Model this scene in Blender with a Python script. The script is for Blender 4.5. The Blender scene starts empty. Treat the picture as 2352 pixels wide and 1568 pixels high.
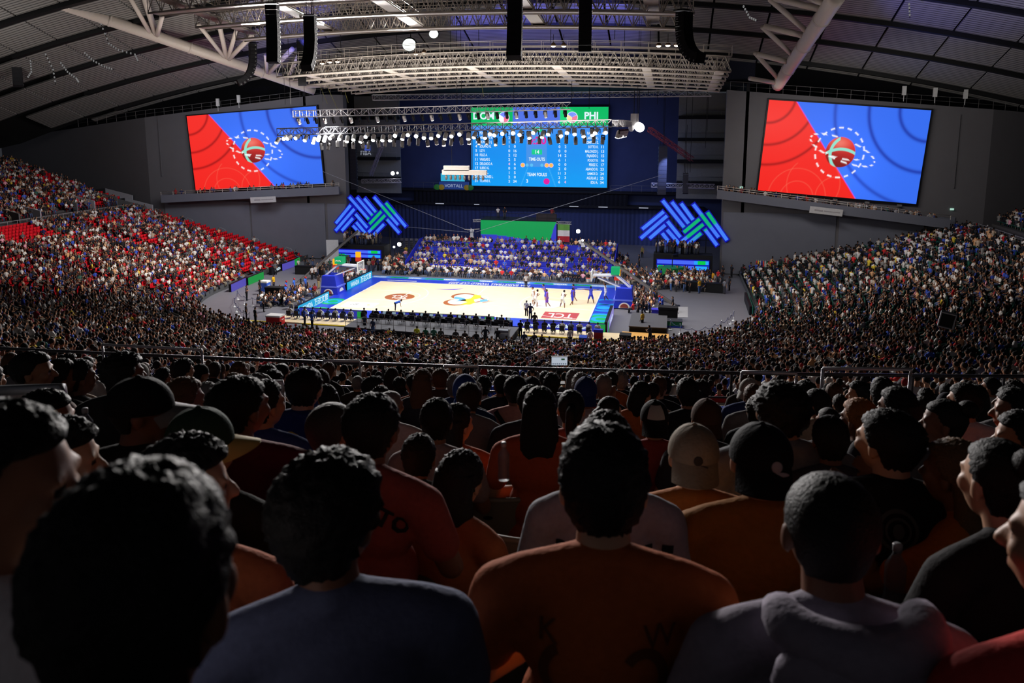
import bpy, bmesh, math, random
import numpy as np
from mathutils import Vector, Matrix, noise
from mathutils.bvhtree import BVHTree

random.seed(7)
rng = np.random.default_rng(7)
SC = bpy.context.scene
COL = SC.collection

# ------------------------------------------------------------------ camera
CAM_LOC = Vector((21.83, -82.533, 19.613))
YAW, PITCH, FPX, PPY = 0.20601, math.radians(9.0), 1757.0, -216.34
cam_data = bpy.data.cameras.new('camera')
cam_data.sensor_fit = 'HORIZONTAL'
cam_data.sensor_width = 36.0
cam_data.lens = 36.0 * FPX / 2352.0
cam_data.shift_y = PPY / 2352.0
cam_data.clip_start, cam_data.clip_end = 0.05, 500
cam_data.dof.use_dof = True
cam_data.dof.focus_distance = 60.0
cam_data.dof.aperture_fstop = 5.0
cam = bpy.data.objects.new('camera', cam_data)
cam.location = CAM_LOC
cam.rotation_euler = (math.pi / 2 - PITCH, 0, YAW)
COL.objects.link(cam)
SC.camera = cam

# ------------------------------------------------------------------ world, view
SC.view_settings.view_transform = 'Standard'
SC.view_settings.look = 'None'
SC.view_settings.exposure = 0.0
SC.view_settings.gamma = 1.0
SC.view_settings.use_curve_mapping = False
SC.cycles.max_bounces = 4
SC.cycles.diffuse_bounces = 2
SC.cycles.glossy_bounces = 2
SC.cycles.transparent_max_bounces = 6
SC.cycles.caustics_reflective = False
SC.cycles.caustics_refractive = False
SC.cycles.sample_clamp_indirect = 4.0
w = bpy.data.worlds.new('arena_dark')
SC.world = w
w.use_nodes = True
bg = w.node_tree.nodes['Background']
bg.inputs[0].default_value = (0.8, 0.85, 1.0, 1)
bg.inputs[1].default_value = 0.030

# ------------------------------------------------------------------ lamps of the hall
def aim(o, target):
    d = Vector(target) - o.location
    o.rotation_euler = d.to_track_quat('-Z', 'Y').to_euler()

def area(name, loc, target, sx, sy, power, color=(1, 1, 1), spread=180):
    l = bpy.data.lights.new(name, 'AREA')
    l.shape = 'RECTANGLE'; l.size = sx; l.size_y = sy
    l.energy = power; l.color = color; l.spread = math.radians(spread)
    o = bpy.data.objects.new(name, l); o.location = loc; COL.objects.link(o); aim(o, target)
    return o

def spot(name, loc, target, power, angle, color=(1, 1, 1), blend=0.6, radius=0.25):
    l = bpy.data.lights.new(name, 'SPOT')
    l.energy = power; l.color = color; l.spot_size = math.radians(angle); l.spot_blend = blend
    l.shadow_soft_size = radius
    o = bpy.data.objects.new(name, l); o.location = loc; COL.objects.link(o); aim(o, target)
    return o

# rows of game lamps under the lighting trusses
area('game_light_front', (-1, -8, 17.6), (0, -1, 0), 34, 1.6, 5600, (1, .97, .93), 150)
area('game_light_rear', (-7, 6, 19.6), (0, 3, 0), 34, 1.6, 4200, (.96, .97, 1), 150)
area('game_light_end_a', (17.3, -2, 18.2), (9, 1, 0), 1.6, 12, 1500, (1, .98, .95), 150)
# audience floods on the roof catwalk, and added fills for the near stand
area('flood_to_stand_a', (-14, 0, 23.2), (-42, -5, 3), 8, 2, 4300, (1, .93, .86), 100)
area('flood_to_stand_b', (18, 0, 23.2), (42, -12, 3), 8, 2, 2300, (1, .93, .86), 100)
area('near_stand_fill', (-6, -22, 27.6), (19, -76, 19), 14, 1.2, 4400, (1, .95, .92), 60)  # added front light on the near rows, no lamp body hangs here
area('lower_near_stand_fill', (6, -14, 23.0), (6, -42, 6), 26, 1.2, 9000, (1, .95, .92), 110)  # added fill that lifts the dark lower rows, without a fixture
# truss uplights for the steel and the roof; the side ones sit on no truss
area('uplight_steel', (0, -8, 19.9), (0, -6, 40), 34, 14, 4300, (1, .93, .86), 175)
area('uplight_roof_side', (48, -8, 20.0), (52, 4, 40), 6, 6, 620, (1, .95, .9), 160)
area('uplight_roof_other_side', (-58, -14, 20.0), (-54, 4, 40), 6, 6, 1050, (1, .95, .9), 160)
area('girder_fill_side', (-30, -2, 20.0), (-36, 6, 32), 6, 6, 900, (1, .93, .86), 150)  # added fill that brightens the left girder, no lamp there
for i, (x, y, tx, ty, pw) in enumerate([(2, 2, 4, 14, 16000), (11, 2, 13, 13, 16000), (-16, -4, -25, 8, 14000), (36, -10, 48, 2, 9000), (-4, 6, -3, 17, 9000)]):
    spot('blue_wash', (x, y, 28.4 if x < 30 else 22), (tx, ty, 33), pw, 46, (.16, .16, 1.0))
# blue wash over the stage end, in place of haze
area('stage_wash', (0, 27, 19), (0, 46, 7), 34, 1.0, 1500, (.36, .45, 1.0), 130)
spot('stage_beam', (22, 27, 16.5), (17, 40, 2), 5000, 40, (.3, .42, 1.0))
area('side_wall_wash_a', (-34, 6, 21), (-44, 21.5, 8), 18, 1, 1500, (.85, .88, 1.0), 160)
area('side_wall_wash_b', (38, 6, 21), (48, 21.5, 8), 18, 1, 1300, (1, .95, .9), 160)

# ------------------------------------------------------------------ pixel rays (photo frame 2352 x 1568) onto real surfaces
_fw = Vector((-math.sin(YAW) * math.cos(PITCH), math.cos(YAW) * math.cos(PITCH), -math.sin(PITCH)))
_rt = Vector((math.cos(YAW), math.sin(YAW), 0))
_up = _rt.cross(_fw)
def ray(px, py):
    return _fw + _rt * ((px - 1176) / FPX) - _up * ((py - 784 - PPY) / FPX)
def on_z(px, py, z=0.0):
    d = ray(px, py); return CAM_LOC + d * ((z - CAM_LOC.z) / d.z)
def on_y(px, py, Y):
    d = ray(px, py); return CAM_LOC + d * ((Y - CAM_LOC.y) / d.y)
def at_depth(px, py, dist):
    d = ray(px, py); return CAM_LOC + d * dist
def project(p):
    d = Vector(p) - CAM_LOC
    z = d.dot(_fw)
    if z < 0.05: return None
    return (1176 + FPX * d.dot(_rt) / z, 784 + PPY - FPX * d.dot(_up) / z, z)

# ------------------------------------------------------------------ materials
def lin(c):
    return tuple(((v / 255) / 12.92 if v / 255 <= 0.04045 else ((v / 255 + 0.055) / 1.055) ** 2.4) for v in c)
MATS = {}
def mat(name, rgb=(128, 128, 128), rough=0.6, metal=0.0, var=0.12, scale=4.0, emit=None, strength=1.0, bump=0.0, spec=0.3, linear=False, alpha=1.0):
    if name in MATS: return MATS[name]
    m = bpy.data.materials.new(name); m.use_nodes = True
    nt = m.node_tree; b = nt.nodes['Principled BSDF']
    c = rgb if linear else lin(rgb)
    b.inputs['Roughness'].default_value = rough
    b.inputs['Metallic'].default_value = metal
    b.inputs['Specular IOR Level'].default_value = spec
    if alpha < 1: b.inputs['Alpha'].default_value = alpha
    tc = nt.nodes.new('ShaderNodeTexCoord')
    if var > 0 or bump > 0:
        n = nt.nodes.new('ShaderNodeTexNoise'); n.inputs['Scale'].default_value = scale; n.inputs['Detail'].default_value = 4
        nt.links.new(tc.outputs['Object'], n.inputs['Vector'])
        mp = nt.nodes.new('ShaderNodeMapRange'); mp.inputs['To Min'].default_value = 1 - var; mp.inputs['To Max'].default_value = 1 + var
        nt.links.new(n.outputs['Fac'], mp.inputs['Value'])
        mx = nt.nodes.new('ShaderNodeVectorMath'); mx.operation = 'SCALE'
        mx.inputs[0].default_value = c
        nt.links.new(mp.outputs['Result'], mx.inputs['Scale'])
        nt.links.new(mx.outputs['Vector'], b.inputs['Base Color'])
        if bump > 0:
            bp = nt.nodes.new('ShaderNodeBump'); bp.inputs['Strength'].default_value = bump; bp.inputs['Distance'].default_value = 0.02
            nt.links.new(n.outputs['Fac'], bp.inputs['Height']); nt.links.new(bp.outputs['Normal'], b.inputs['Normal'])
    else:
        b.inputs['Base Color'].default_value = (*c, 1)
    if emit is not None:
        b.inputs['Emission Color'].default_value = (*lin(emit), 1)
        b.inputs['Emission Strength'].default_value = strength
    MATS[name] = m
    return m

def mat_objcolor(name, rough=0.75, scale=60.0, var=0.18, bump=0.25, spec=0.2, sheen=0.0):
    m = bpy.data.materials.new(name); m.use_nodes = True
    nt = m.node_tree; b = nt.nodes['Principled BSDF']
    oi = nt.nodes.new('ShaderNodeObjectInfo')
    tc = nt.nodes.new('ShaderNodeTexCoord')
    n = nt.nodes.new('ShaderNodeTexNoise'); n.inputs['Scale'].default_value = scale; n.inputs['Detail'].default_value = 3
    nt.links.new(tc.outputs['Object'], n.inputs['Vector'])
    mp = nt.nodes.new('ShaderNodeMapRange'); mp.inputs['To Min'].default_value = 1 - var; mp.inputs['To Max'].default_value = 1 + var
    nt.links.new(n.outputs['Fac'], mp.inputs['Value'])
    mx = nt.nodes.new('ShaderNodeVectorMath'); mx.operation = 'SCALE'
    nt.links.new(oi.outputs['Color'], mx.inputs[0]); nt.links.new(mp.outputs['Result'], mx.inputs['Scale'])
    nt.links.new(mx.outputs['Vector'], b.inputs['Base Color'])
    b.inputs['Roughness'].default_value = rough; b.inputs['Specular IOR Level'].default_value = spec
    b.inputs['Sheen Weight'].default_value = sheen
    bp = nt.nodes.new('ShaderNodeBump'); bp.inputs['Strength'].default_value = bump; bp.inputs['Distance'].default_value = 0.01
    nt.links.new(n.outputs['Fac'], bp.inputs['Height']); nt.links.new(bp.outputs['Normal'], b.inputs['Normal'])
    MATS[name] = m
    return m

def mat_vcol(name, emission=False, strength=1.0, rough=0.8):
    m = bpy.data.materials.new(name); m.use_nodes = True
    nt = m.node_tree; b = nt.nodes['Principled BSDF']
    a = nt.nodes.new('ShaderNodeVertexColor'); a.layer_name = 'Col'
    b.inputs['Roughness'].default_value = rough; b.inputs['Specular IOR Level'].default_value = 0.15
    if emission:
        b.inputs['Base Color'].default_value = (0.01, 0.01, 0.012, 1)
        nt.links.new(a.outputs['Color'], b.inputs['Emission Color']); b.inputs['Emission Strength'].default_value = strength
    else:
        nt.links.new(a.outputs['Color'], b.inputs['Base Color'])
    MATS[name] = m
    return m

VC_CROWD = mat_vcol('crowd_cloth_and_skin')
VC_LED = mat_vcol('led_pixels', True, 1.0, 0.4)
def glow(name, rgb, strength=1.0):
    return mat(name, (10, 10, 10), 0.5, var=0, emit=rgb, strength=strength)

# ------------------------------------------------------------------ mesh builder
class MB:
    def __init__(s): s.v = []; s.f = []; s.mi = []; s.m = 0
    def add(s, vs, fs):
        o = len(s.v); s.v.extend([tuple(p) for p in vs]); s.f.extend([tuple(i + o for i in f) for f in fs]); s.mi.extend([s.m] * len(fs)); return s
    def box(s, c, d, R=None):
        x, y, z = d[0] / 2, d[1] / 2, d[2] / 2
        vs = [Vector((a, b, e)) for a in (-x, x) for b in (-y, y) for e in (-z, z)]
        if R is not None: vs = [R @ p for p in vs]
        c = Vector(c)
        return s.add([p + c for p in vs], [(0, 1, 3, 2), (4, 6, 7, 5), (0, 4, 5, 1), (2, 3, 7, 6), (0, 2, 6, 4), (1, 5, 7, 3)])
    def bar(s, a, b, r, n=6, r2=None, cap=True):
        a, b = Vector(a), Vector(b); d = b - a
        if d.length < 1e-6: return s
        r2 = r if r2 is None else r2
        t = d.normalized(); u = t.orthogonal().normalized(); w_ = t.cross(u)
        vs = []
        for q, rr in ((a, r), (b, r2)):
            for k in range(n):
                an = 2 * math.pi * (k + .5) / n
                vs.append(q + (u * math.cos(an) + w_ * math.sin(an)) * rr)
        fs = [(k, (k + 1) % n, n + (k + 1) % n, n + k) for k in range(n)]
        if cap: fs += [tuple(range(n - 1, -1, -1)), tuple(range(n, 2 * n))]
        return s.add(vs, fs)
    def beam(s, a, b, w_, h, up=(0, 0, 1)):
        a, b = Vector(a), Vector(b); t = (b - a).normalized(); up = Vector(up)
        sd = t.cross(up)
        if sd.length < 1e-4: sd = t.orthogonal()
        sd.normalize(); u = sd.cross(t).normalized()
        vs = [q + sd * (i * w_ / 2) + u * (j * h / 2) for q in (a, b) for i, j in ((-1, -1), (1, -1), (1, 1), (-1, 1))]
        return s.add(vs, [(0, 1, 5, 4), (1, 2, 6, 5), (2, 3, 7, 6), (3, 0, 4, 7), (3, 2, 1, 0), (4, 5, 6, 7)])
    def tube(s, pts, r, n=6):
        pts = [Vector(p) for p in pts]
        rings = []
        u = None
        for i, p in enumerate(pts):
            t = (pts[min(i + 1, len(pts) - 1)] - pts[max(i - 1, 0)]).normalized()
            if u is None: u = t.orthogonal().normalized()
            u = (u - t * u.dot(t)).normalized(); w_ = t.cross(u)
            rr = r[i] if isinstance(r, (list, tuple)) else r
            rings.append([p + (u * math.cos(2 * math.pi * k / n) + w_ * math.sin(2 * math.pi * k / n)) * rr for k in range(n)])
        vs = [q for g in rings for q in g]
        fs = [(i * n + k, i * n + (k + 1) % n, (i + 1) * n + (k + 1) % n, (i + 1) * n + k) for i in range(len(pts) - 1) for k in range(n)]
        fs += [tuple(range(n - 1, -1, -1)), tuple(range((len(pts) - 1) * n, len(pts) * n))]
        return s.add(vs, fs)
    def ell(s, c, r, n=12, m=8, R=None):
        c = Vector(c); vs = []; fs = []
        for i in range(m + 1):
            th = math.pi * i / m
            for k in range(n):
                ph = 2 * math.pi * k / n
                p = Vector((r[0] * math.sin(th) * math.cos(ph), r[1] * math.sin(th) * math.sin(ph), r[2] * math.cos(th)))
                if R is not None: p = R @ p
                vs.append(c + p)
        for i in range(m):
            for k in range(n):
                q = (i * n + k, i * n + (k + 1) % n, (i + 1) * n + (k + 1) % n, (i + 1) * n + k)
                fs.append(q[::-1])
        return s.add(vs, fs)
    def lathe(s, prof, c=(0, 0, 0), n=12):
        c = Vector(c); vs = []; fs = []
        for (r, z) in prof:
            for k in range(n):
                a = 2 * math.pi * k / n; vs.append(c + Vector((r * math.cos(a), r * math.sin(a), z)))
        for i in range(len(prof) - 1):
            for k in range(n): fs.append((i * n + k, i * n + (k + 1) % n, (i + 1) * n + (k + 1) % n, (i + 1) * n + k))
        fs += [tuple(range(n - 1, -1, -1)), tuple(range((len(prof) - 1) * n, len(prof) * n))]
        return s.add(vs, fs)
    def prism(s, poly, ax):          # closed polygon (list of Vector) pushed along ax
        ax = Vector(ax); n = len(poly); poly = [Vector(p) for p in poly]
        vs = poly + [p + ax for p in poly]
        return s.add(vs, [tuple(range(n))[::-1], tuple(range(n, 2 * n))] + [(k, (k + 1) % n, n + (k + 1) % n, n + k) for k in range(n)])
    def quad(s, a, b, c, d): return s.add([a, b, c, d], [(0, 1, 2, 3)])
    def mesh(s, name, mats, smooth=False):
        me = bpy.data.meshes.new(name); me.from_pydata(s.v, [], s.f)
        for m_ in (mats if isinstance(mats, (list, tuple)) else [mats]): me.materials.append(m_)
        if max(s.mi, default=0) > 0: me.polygons.foreach_set('material_index', s.mi)
        if smooth: me.polygons.foreach_set('use_smooth', [True] * len(s.f))
        me.update(); return me

def link(name, me, parent=None, loc=(0, 0, 0), rot=(0, 0, 0), scale=(1, 1, 1), color=None):
    o = bpy.data.objects.new(name, me); COL.objects.link(o)
    o.location = loc; o.rotation_euler = rot; o.scale = scale
    if parent is not None: o.parent = parent
    if color is not None: o.color = (*color, 1)
    return o
def obj(name, mb, m, parent=None, smooth=False, **k): return link(name, mb.mesh(name, m, smooth), parent, **k)
def tag(o, label, cat, group=None):
    o['label'] = label; o['category'] = cat
    if group: o['group'] = group
    return o
def thing(name, label, cat, loc=(0, 0, 0), rotz=0.0, group=None):
    o = bpy.data.objects.new(name, None); COL.objects.link(o); o.empty_display_size = 0.2
    o.location = loc; o.rotation_euler = (0, 0, rotz)
    return tag(o, label, cat, group)
def struct(name, mb, m, parent=None, smooth=False):
    o = obj(name, mb, m, parent, smooth)
    if parent is None: o['kind'] = 'structure'
    return o
def copy_tree(src, loc, rotz=None, label=None, group=None):
    r = src.copy(); COL.objects.link(r); r.location = loc
    if rotz is not None: r.rotation_euler = (0, 0, rotz)
    if label: r['label'] = label
    if group: r['group'] = group
    for ch in list(src.children):
        c = ch.copy(); COL.objects.link(c); c.parent = r
        for g in list(ch.children):
            d = g.copy(); COL.objects.link(d); d.parent = c
    return r
BENCH = bpy.data.scenes.new('workbench')                # side scene where curves and modifiers are turned into meshes
def evaluated_mesh(o):
    BENCH.collection.objects.link(o); vl = BENCH.view_layers[0]; vl.update()
    me = bpy.data.meshes.new_from_object(o.evaluated_get(vl.depsgraph)); BENCH.collection.objects.unlink(o); return me
def text(name, body, size, M, m, parent=None, ax='CENTER', ay='CENTER', ext=0.0, bold=0.0, sx=1.0):
    cu = bpy.data.curves.new(name, 'FONT'); cu.body = body; cu.size = size; cu.align_x = ax; cu.align_y = ay
    cu.extrude = ext; cu.offset = bold; cu.resolution_u = 3
    cu.materials.append(m)
    tmp = bpy.data.objects.new(name, cu); me = evaluated_mesh(tmp); me.name = name
    bpy.data.objects.remove(tmp); bpy.data.curves.remove(cu)
    o = bpy.data.objects.new(name, me); COL.objects.link(o)
    o.matrix_world = M @ Matrix.Diagonal((sx, 1, 1, 1))
    if parent is not None:
        o.parent = parent
        o.matrix_parent_inverse = Matrix.LocRotScale(parent.location, parent.rotation_euler, parent.scale).inverted()
    return o
def frame(origin, xax, yax):         # 4x4 with text x and y axes
    x = Vector(xax).normalized(); y = Vector(yax); y = (y - x * y.dot(x)).normalized(); z = x.cross(y)
    M = Matrix((x, y, z)).transposed().to_4x4(); M.translation = Vector(origin); return M
def pixel_panel(name, nx, ny, W, H, fn, m=VC_LED, parent=None, M=None):
    """a wall of LED pixels W x H metres in the local xz plane (facing -y), colour fn(u,v)->linear rgb, as numpy arrays"""
    u, v = np.meshgrid(np.linspace(0, 1, nx), np.linspace(0, 1, ny))
    co = np.stack([(u - .5) * W, np.zeros_like(u), (v - .5) * H], -1).reshape(-1, 3)
    i = np.arange((nx - 1) * (ny - 1)); r, c = i // (nx - 1), i % (nx - 1); a = r * nx + c
    fs = np.stack([a, a + 1, a + nx + 1, a + nx], -1)
    me = bpy.data.meshes.new(name); me.from_pydata(co.tolist(), [], fs.tolist())
    rgb = fn(u, v)
    ca = me.color_attributes.new('Col', 'FLOAT_COLOR', 'POINT')
    arr = np.ones((nx * ny, 4), np.float32); arr[:, :3] = rgb.reshape(-1, 3)
    ca.data.foreach_set('color', arr.ravel())
    me.materials.append(m); me.update()
    o = link(name, me, parent)
    if M is not None: o.matrix_local = M
    return o
def rotz(a): return Matrix.Rotation(a, 3, 'Z')
UP = Vector((0, 0, 1))
_POST = {}
def post(p, h, r, m, parent, name='post'):            # one upright of a railing; alike uprights share their mesh
    key = (name, round(r, 4), m.name)
    if key not in _POST:
        q = MB(); q.bar((0, 0, 0), (0, 0, 1), r, 5); _POST[key] = q.mesh(name, m)
    return link(name, _POST[key], parent, loc=p, scale=(1, 1, h))
def pipe(name, pts, r, m, parent, n=5):
    q = MB(); q.tube(pts, r, n); return obj(name, q, m, parent, True)
ORD = ['first', 'second', 'third', 'fourth', 'fifth', 'sixth', 'seventh', 'eighth', 'ninth', 'tenth', 'eleventh', 'twelfth', 'thirteenth', 'fourteenth', 'fifteenth', 'sixteenth', 'seventeenth', 'eighteenth', 'nineteenth', 'twentieth'] + ['%d%s' % (k, {1: 'st', 2: 'nd', 3: 'rd'}.get(k % 10, 'th')) for k in range(21, 80)]
# ================================================================== STRUCTURE
STEEL = mat('white_painted_steel', (205, 196, 186), 0.45, var=.08)
DARK = mat('black_painted_metal', (16, 16, 18), 0.55)
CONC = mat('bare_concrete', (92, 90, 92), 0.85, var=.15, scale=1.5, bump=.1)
WALLM = mat('grey_wall_board', (98, 96, 100), 0.8, var=.07, scale=.6)
WALLL = mat('blue_grey_wall_board', (104, 106, 118), 0.8, var=.07, scale=.6)
FLOORM = mat('dark_grey_rubber_floor', (104, 104, 112), 0.55, var=.08, scale=.8)
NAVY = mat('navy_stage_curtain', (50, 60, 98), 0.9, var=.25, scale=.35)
BLACKW = mat('matt_black_wall', (20, 20, 24), 0.9)
WALLY = 21.5

m_ = MB(); m_.box((0, 13, -.15), (140, 68, .3))
struct('floor', m_, FLOORM)

# --- seating bowl: U-shaped rows around the floor
NEXP, CY = 2.4, 1.0
ROW, SLOPE = 0.9, 0.268
def bowl_curve(o, n=900):
    a, b = 30.5 + o, 21.0 + o
    t = np.linspace(math.pi, 2 * math.pi, n)
    ct, st = np.cos(t), np.sin(t)
    x = a * np.sign(ct) * np.abs(ct) ** (2 / NEXP); y = CY - b * np.abs(st) ** (2 / NEXP)
    ys = np.linspace(WALLY - .2, CY, 40)[:-1]
    X = np.concatenate([np.full(39, -a), x, np.full(39, a)]); Y = np.concatenate([ys, y, ys[::-1]])
    return X, Y
def bowl_sample(o, step, start=0.0):
    X, Y = bowl_curve(o)
    s = np.concatenate([[0], np.cumsum(np.hypot(np.diff(X), np.diff(Y)))])
    q = np.arange(start, s[-1], step)
    x, y = np.interp(q, s, X), np.interp(q, s, Y)
    x2, y2 = np.interp(np.minimum(q + .2, s[-1]), s, X), np.interp(np.minimum(q + .2, s[-1]), s, Y)
    x1, y1 = np.interp(np.maximum(q - .2, 0), s, X), np.interp(np.maximum(q - .2, 0), s, Y)
    tx, ty = x2 - x1, y2 - y1; l = np.hypot(tx, ty)
    return x, y, -ty / l, tx / l, q          # inward normal
def bowl_o(x, y):                            # offset of a plan point
    lo, hi = 0., 140.
    for _ in range(50):
        o = (lo + hi) / 2; a, b = 30.5 + o, 21 + o
        f = (abs(x) / a) ** NEXP + (max(0., CY - y) / b) ** NEXP - 1
        if f > 0: lo = o
        else: hi = o
    return lo
O_CAM = bowl_o(CAM_LOC.x, CAM_LOC.y)
O_FIRST = O_CAM - 0.62                       # row right in front of the camera
NROW = int(O_FIRST / ROW)
O_ROWS = [O_FIRST - ROW * (k - 34) for k in range(0, NROW + 35)]   # outermost first
AISLES = [(27.6, 30.4), (50.9, 53.3)]
def row_z(o):
    zc = CAM_LOC.z - 1.57; za = zc - .316 * (O_CAM - 53.3)
    if o >= 53.3: return zc - .316 * (O_CAM - o)
    if o >= 50.9: return za
    return .1 + .246 * max(0., o) if o <= 29 else 7.234 + .297 * (o - 29)
m_ = MB()
_c = [bowl_curve(o + s * ROW / 2, 150) for o in O_ROWS for s in (1, -1)]
n_ = len(_c[0][0])
for j in range(len(O_ROWS)):
    z = max(0.02, row_z(O_ROWS[j]))
    for X, Y in (_c[2 * j], _c[2 * j + 1]):
        m_.v.extend([(float(a), float(b), z) for a, b in zip(X, Y)])
for j in range(2 * len(O_ROWS) - 1):
    for k in range(n_ - 1):
        a = j * n_ + k
        m_.f.append((a, a + n_, a + n_ + 1, a + 1)); m_.mi.append(0)
struct('floor_stepped_stand', m_, mat('stand_concrete', (70, 68, 70), .9, var=.2, scale=2.0))
# low front wall of the stand
m_ = MB(); X, Y = bowl_curve(O_ROWS[-1] - ROW / 2, 150)
zt = row_z(O_ROWS[-1])
for k in range(len(X) - 1):
    m_.quad((X[k], Y[k], 0), (X[k + 1], Y[k + 1], 0), (X[k + 1], Y[k + 1], zt + .4), (X[k], Y[k], zt + .4))
struct('trim_1', m_, mat('stand_front_board', (70, 72, 76), .7))

# --- side walls beside the stage opening
def wall_slab(name, pts, thick, m):          # pts in xz at y = WALLY
    b = MB(); b.prism([Vector((x, y, z)) for x, y, z in pts], (0, thick, 0)); return struct(name, b, m)
Lw = wall_slab('wall_left', [(-57, WALLY, 0), (-24.6, WALLY, 0), (-24.6, WALLY, 24.0), (-28.2, WALLY, 24.1), (-57, WALLY, 20.9)], 1.2, WALLM)
m_ = MB(); m_.prism([Vector((-57, WALLY, 0)), Vector((-57, WALLY, 20.9)), Vector((-97, 35, 17.2)), Vector((-97, 35, 0))], (0, 1.2, 0))
struct('wall_far_left', m_, WALLM)
Rw = wall_slab('wall_right', [(28.4, WALLY, 0), (59.7, WALLY, 0), (59.7, WALLY, 21.6), (28.4, WALLY, 24.2)], 1.2, WALLM)
m_ = MB(); m_.prism([Vector((59.7, WALLY, 0)), Vector((97, 35, 0)), Vector((97, 35, 18.6)), Vector((59.7, WALLY, 21.6))], (0, 1.2, 0))
struct('wall_far_right', m_, WALLM)
# pale lower wall boards and pilasters
for par, xs in ((Lw, [(-54.5, -40.2), (-39.9, -28.0), (-27.6, -24.7)]), (Rw, [(28.6, 42.6), (43.0, 56.5)])):
    for x0, x1 in xs:
        b = MB(); b.box(((x0 + x1) / 2, WALLY - .06, 4.3), (x1 - x0, .12, 8.2)); obj('wall_panel', b, WALLL, par)
for par, xs in ((Lw, (-54.6, -42.0, -28.6)), (Rw, (43.5, 56.0))):
    for x in xs:
        b = MB(); b.box((x, WALLY - .1, 16.5), (.12, .12, 9)); obj('wall_seam', b, WALLM, par)
# balcony parapets with railing
def balcony(name, p0, p1, label):
    d = (p1 - p0)
    t = thing(name, label, 'balcony')
    b = MB(); b.prism([p0 + Vector((0, -1.6, -.6)), p1 + Vector((0, -1.6, -.6)), p1 + Vector((0, -1.6, .55)), p0 + Vector((0, -1.6, .55))], (0, .25, 0)); obj('parapet', b, WALLL, t)
    b = MB(); b.prism([p0 + Vector((0, -1.4, -.6)), p1 + Vector((0, -1.4, -.6)), p1 + Vector((0, -1.4, -.3)), p0 + Vector((0, -1.4, -.3))], (0, 1.4, 0)); obj('slab', b, CONC, t)
    n = int(d.length / 2)
    for k in range(n + 1): post(p0 + d * (k / n) + Vector((0, -1.5, .5)), .55, .03, STEEL, t)
    for h in (.8, 1.05): pipe('handrail', [p0 + Vector((0, -1.5, h)), p1 + Vector((0, -1.5, h))], .03, STEEL, t)
    return t
balcony('balcony', Vector((-54, WALLY, 8.7)), Vector((-25, WALLY, 10.5)), 'grey balcony with parapet running under the video wall beside red seats')
balcony('balcony', Vector((27.6, WALLY, 10.9)), Vector((55.5, WALLY, 7.7)), 'grey balcony crowded with standing people under the video wall beside green seats')
# roof-side walkway rails on the wall tops
def rail_line(name, pts, h, label, cat='railing', bars=(.5, 1.0), step=1.6, m=STEEL, r=.025, group=None, parts=True):
    t = thing(name, label, cat, group=group)
    for i in range(len(pts) - 1):
        a, b_ = Vector(pts[i]), Vector(pts[i + 1]); n = max(1, int((b_ - a).length / step))
        for k in range(n + (i == len(pts) - 2)):
            post(a + (b_ - a) * (k / n), h, r * .8, m, t)
    for f in bars: pipe('rail', [Vector(p) + UP * h * f for p in pts], r if f == bars[-1] else r * .6, m, t)
    return t
GREYST = mat('dull_grey_steel', (120, 118, 118), .5, metal=.3)
rail_line('roof_walkway_railing', [(-69, WALLY + .3, 19.5), (-57, WALLY + .3, 20.9), (-25, WALLY + .3, 24.1)], 1.1, 'thin grey railing along the wall top above the video wall by red seats', m=GREYST)
rail_line('roof_walkway_railing', [(28.8, WALLY + .3, 24.2), (59.7, WALLY + .3, 21.6), (75, 27, 20.5)], 1.1, 'thin grey railing along the wall top above the video wall by green seats', m=GREYST)
for i, (px, py) in enumerate([(500, 235), (548, 227), (2077, 208), (2148, 212), (2218, 216), (1149, 0)][:5]):
    p = on_y(px, py, WALLY - .16)
    b = MB(); b.box((0, 0, 0), (.45, .25, 1.1)); b.bar((0, 0, -.5), (0, 0, -1.3), .04, 5); b.bar((0, .1, .2), (.15, .3, .2), .03, 4)
    o = obj('antenna_box', b, mat('off_white_plastic', (205, 205, 205), .5), loc=p)
    tag(o, 'small white antenna box on the wall-top railing, ' + ['first from the left', 'second from the left', 'third from the left', 'fourth from the left', 'last on the right'][i], 'antenna', 'antenna boxes on the railings')

# --- stage recess
m_ = MB(); m_.box((0, 46.2, 12.3), (64, .4, 25)); struct('wall_stage_back', m_, NAVY)
m_ = MB(); m_.box((-30.6, 34, 12.5), (.4, 25, 25)); struct('wall_stage_left', m_, BLACKW)
m_ = MB(); m_.box((31.0, 34, 12.5), (.4, 25, 25)); struct('wall_stage_right', m_, BLACKW)
m_ = MB(); m_.box((0, 34.8, 25.2), (64, 24, .3)); struct('ceiling_stage', m_, BLACKW)
for nm, x0, x1, z0 in (('left', -97, -31, 14), ('middle', -31, 31, 25.4), ('right', 31, 97, 14)):
    b = MB(); b.prism([Vector((x0, 36.6, z0)), Vector((x1, 36.6, z0)), Vector((x1, 36.6, 40)), Vector((x0, 36.6, 40))], (0, .3, 0))
    struct('wall_upper_' + nm, b, BLACKW)
b = MB(); b.box((0, 24, 27.8), (64, .3, 5.0)); struct('wall_stage_fascia', b, mat('dark_navy_fascia', (26, 30, 48), .8))
m_ = MB(); m_.box((0, 44.8, 8.75), (54, 2.4, .3)); struct('floor_gallery', m_, BLACKW)
m_ = MB(); m_.box((0, 44.9, 6.4), (54, 2.3, .4)); struct('trim_2', m_, BLACKW)
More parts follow.
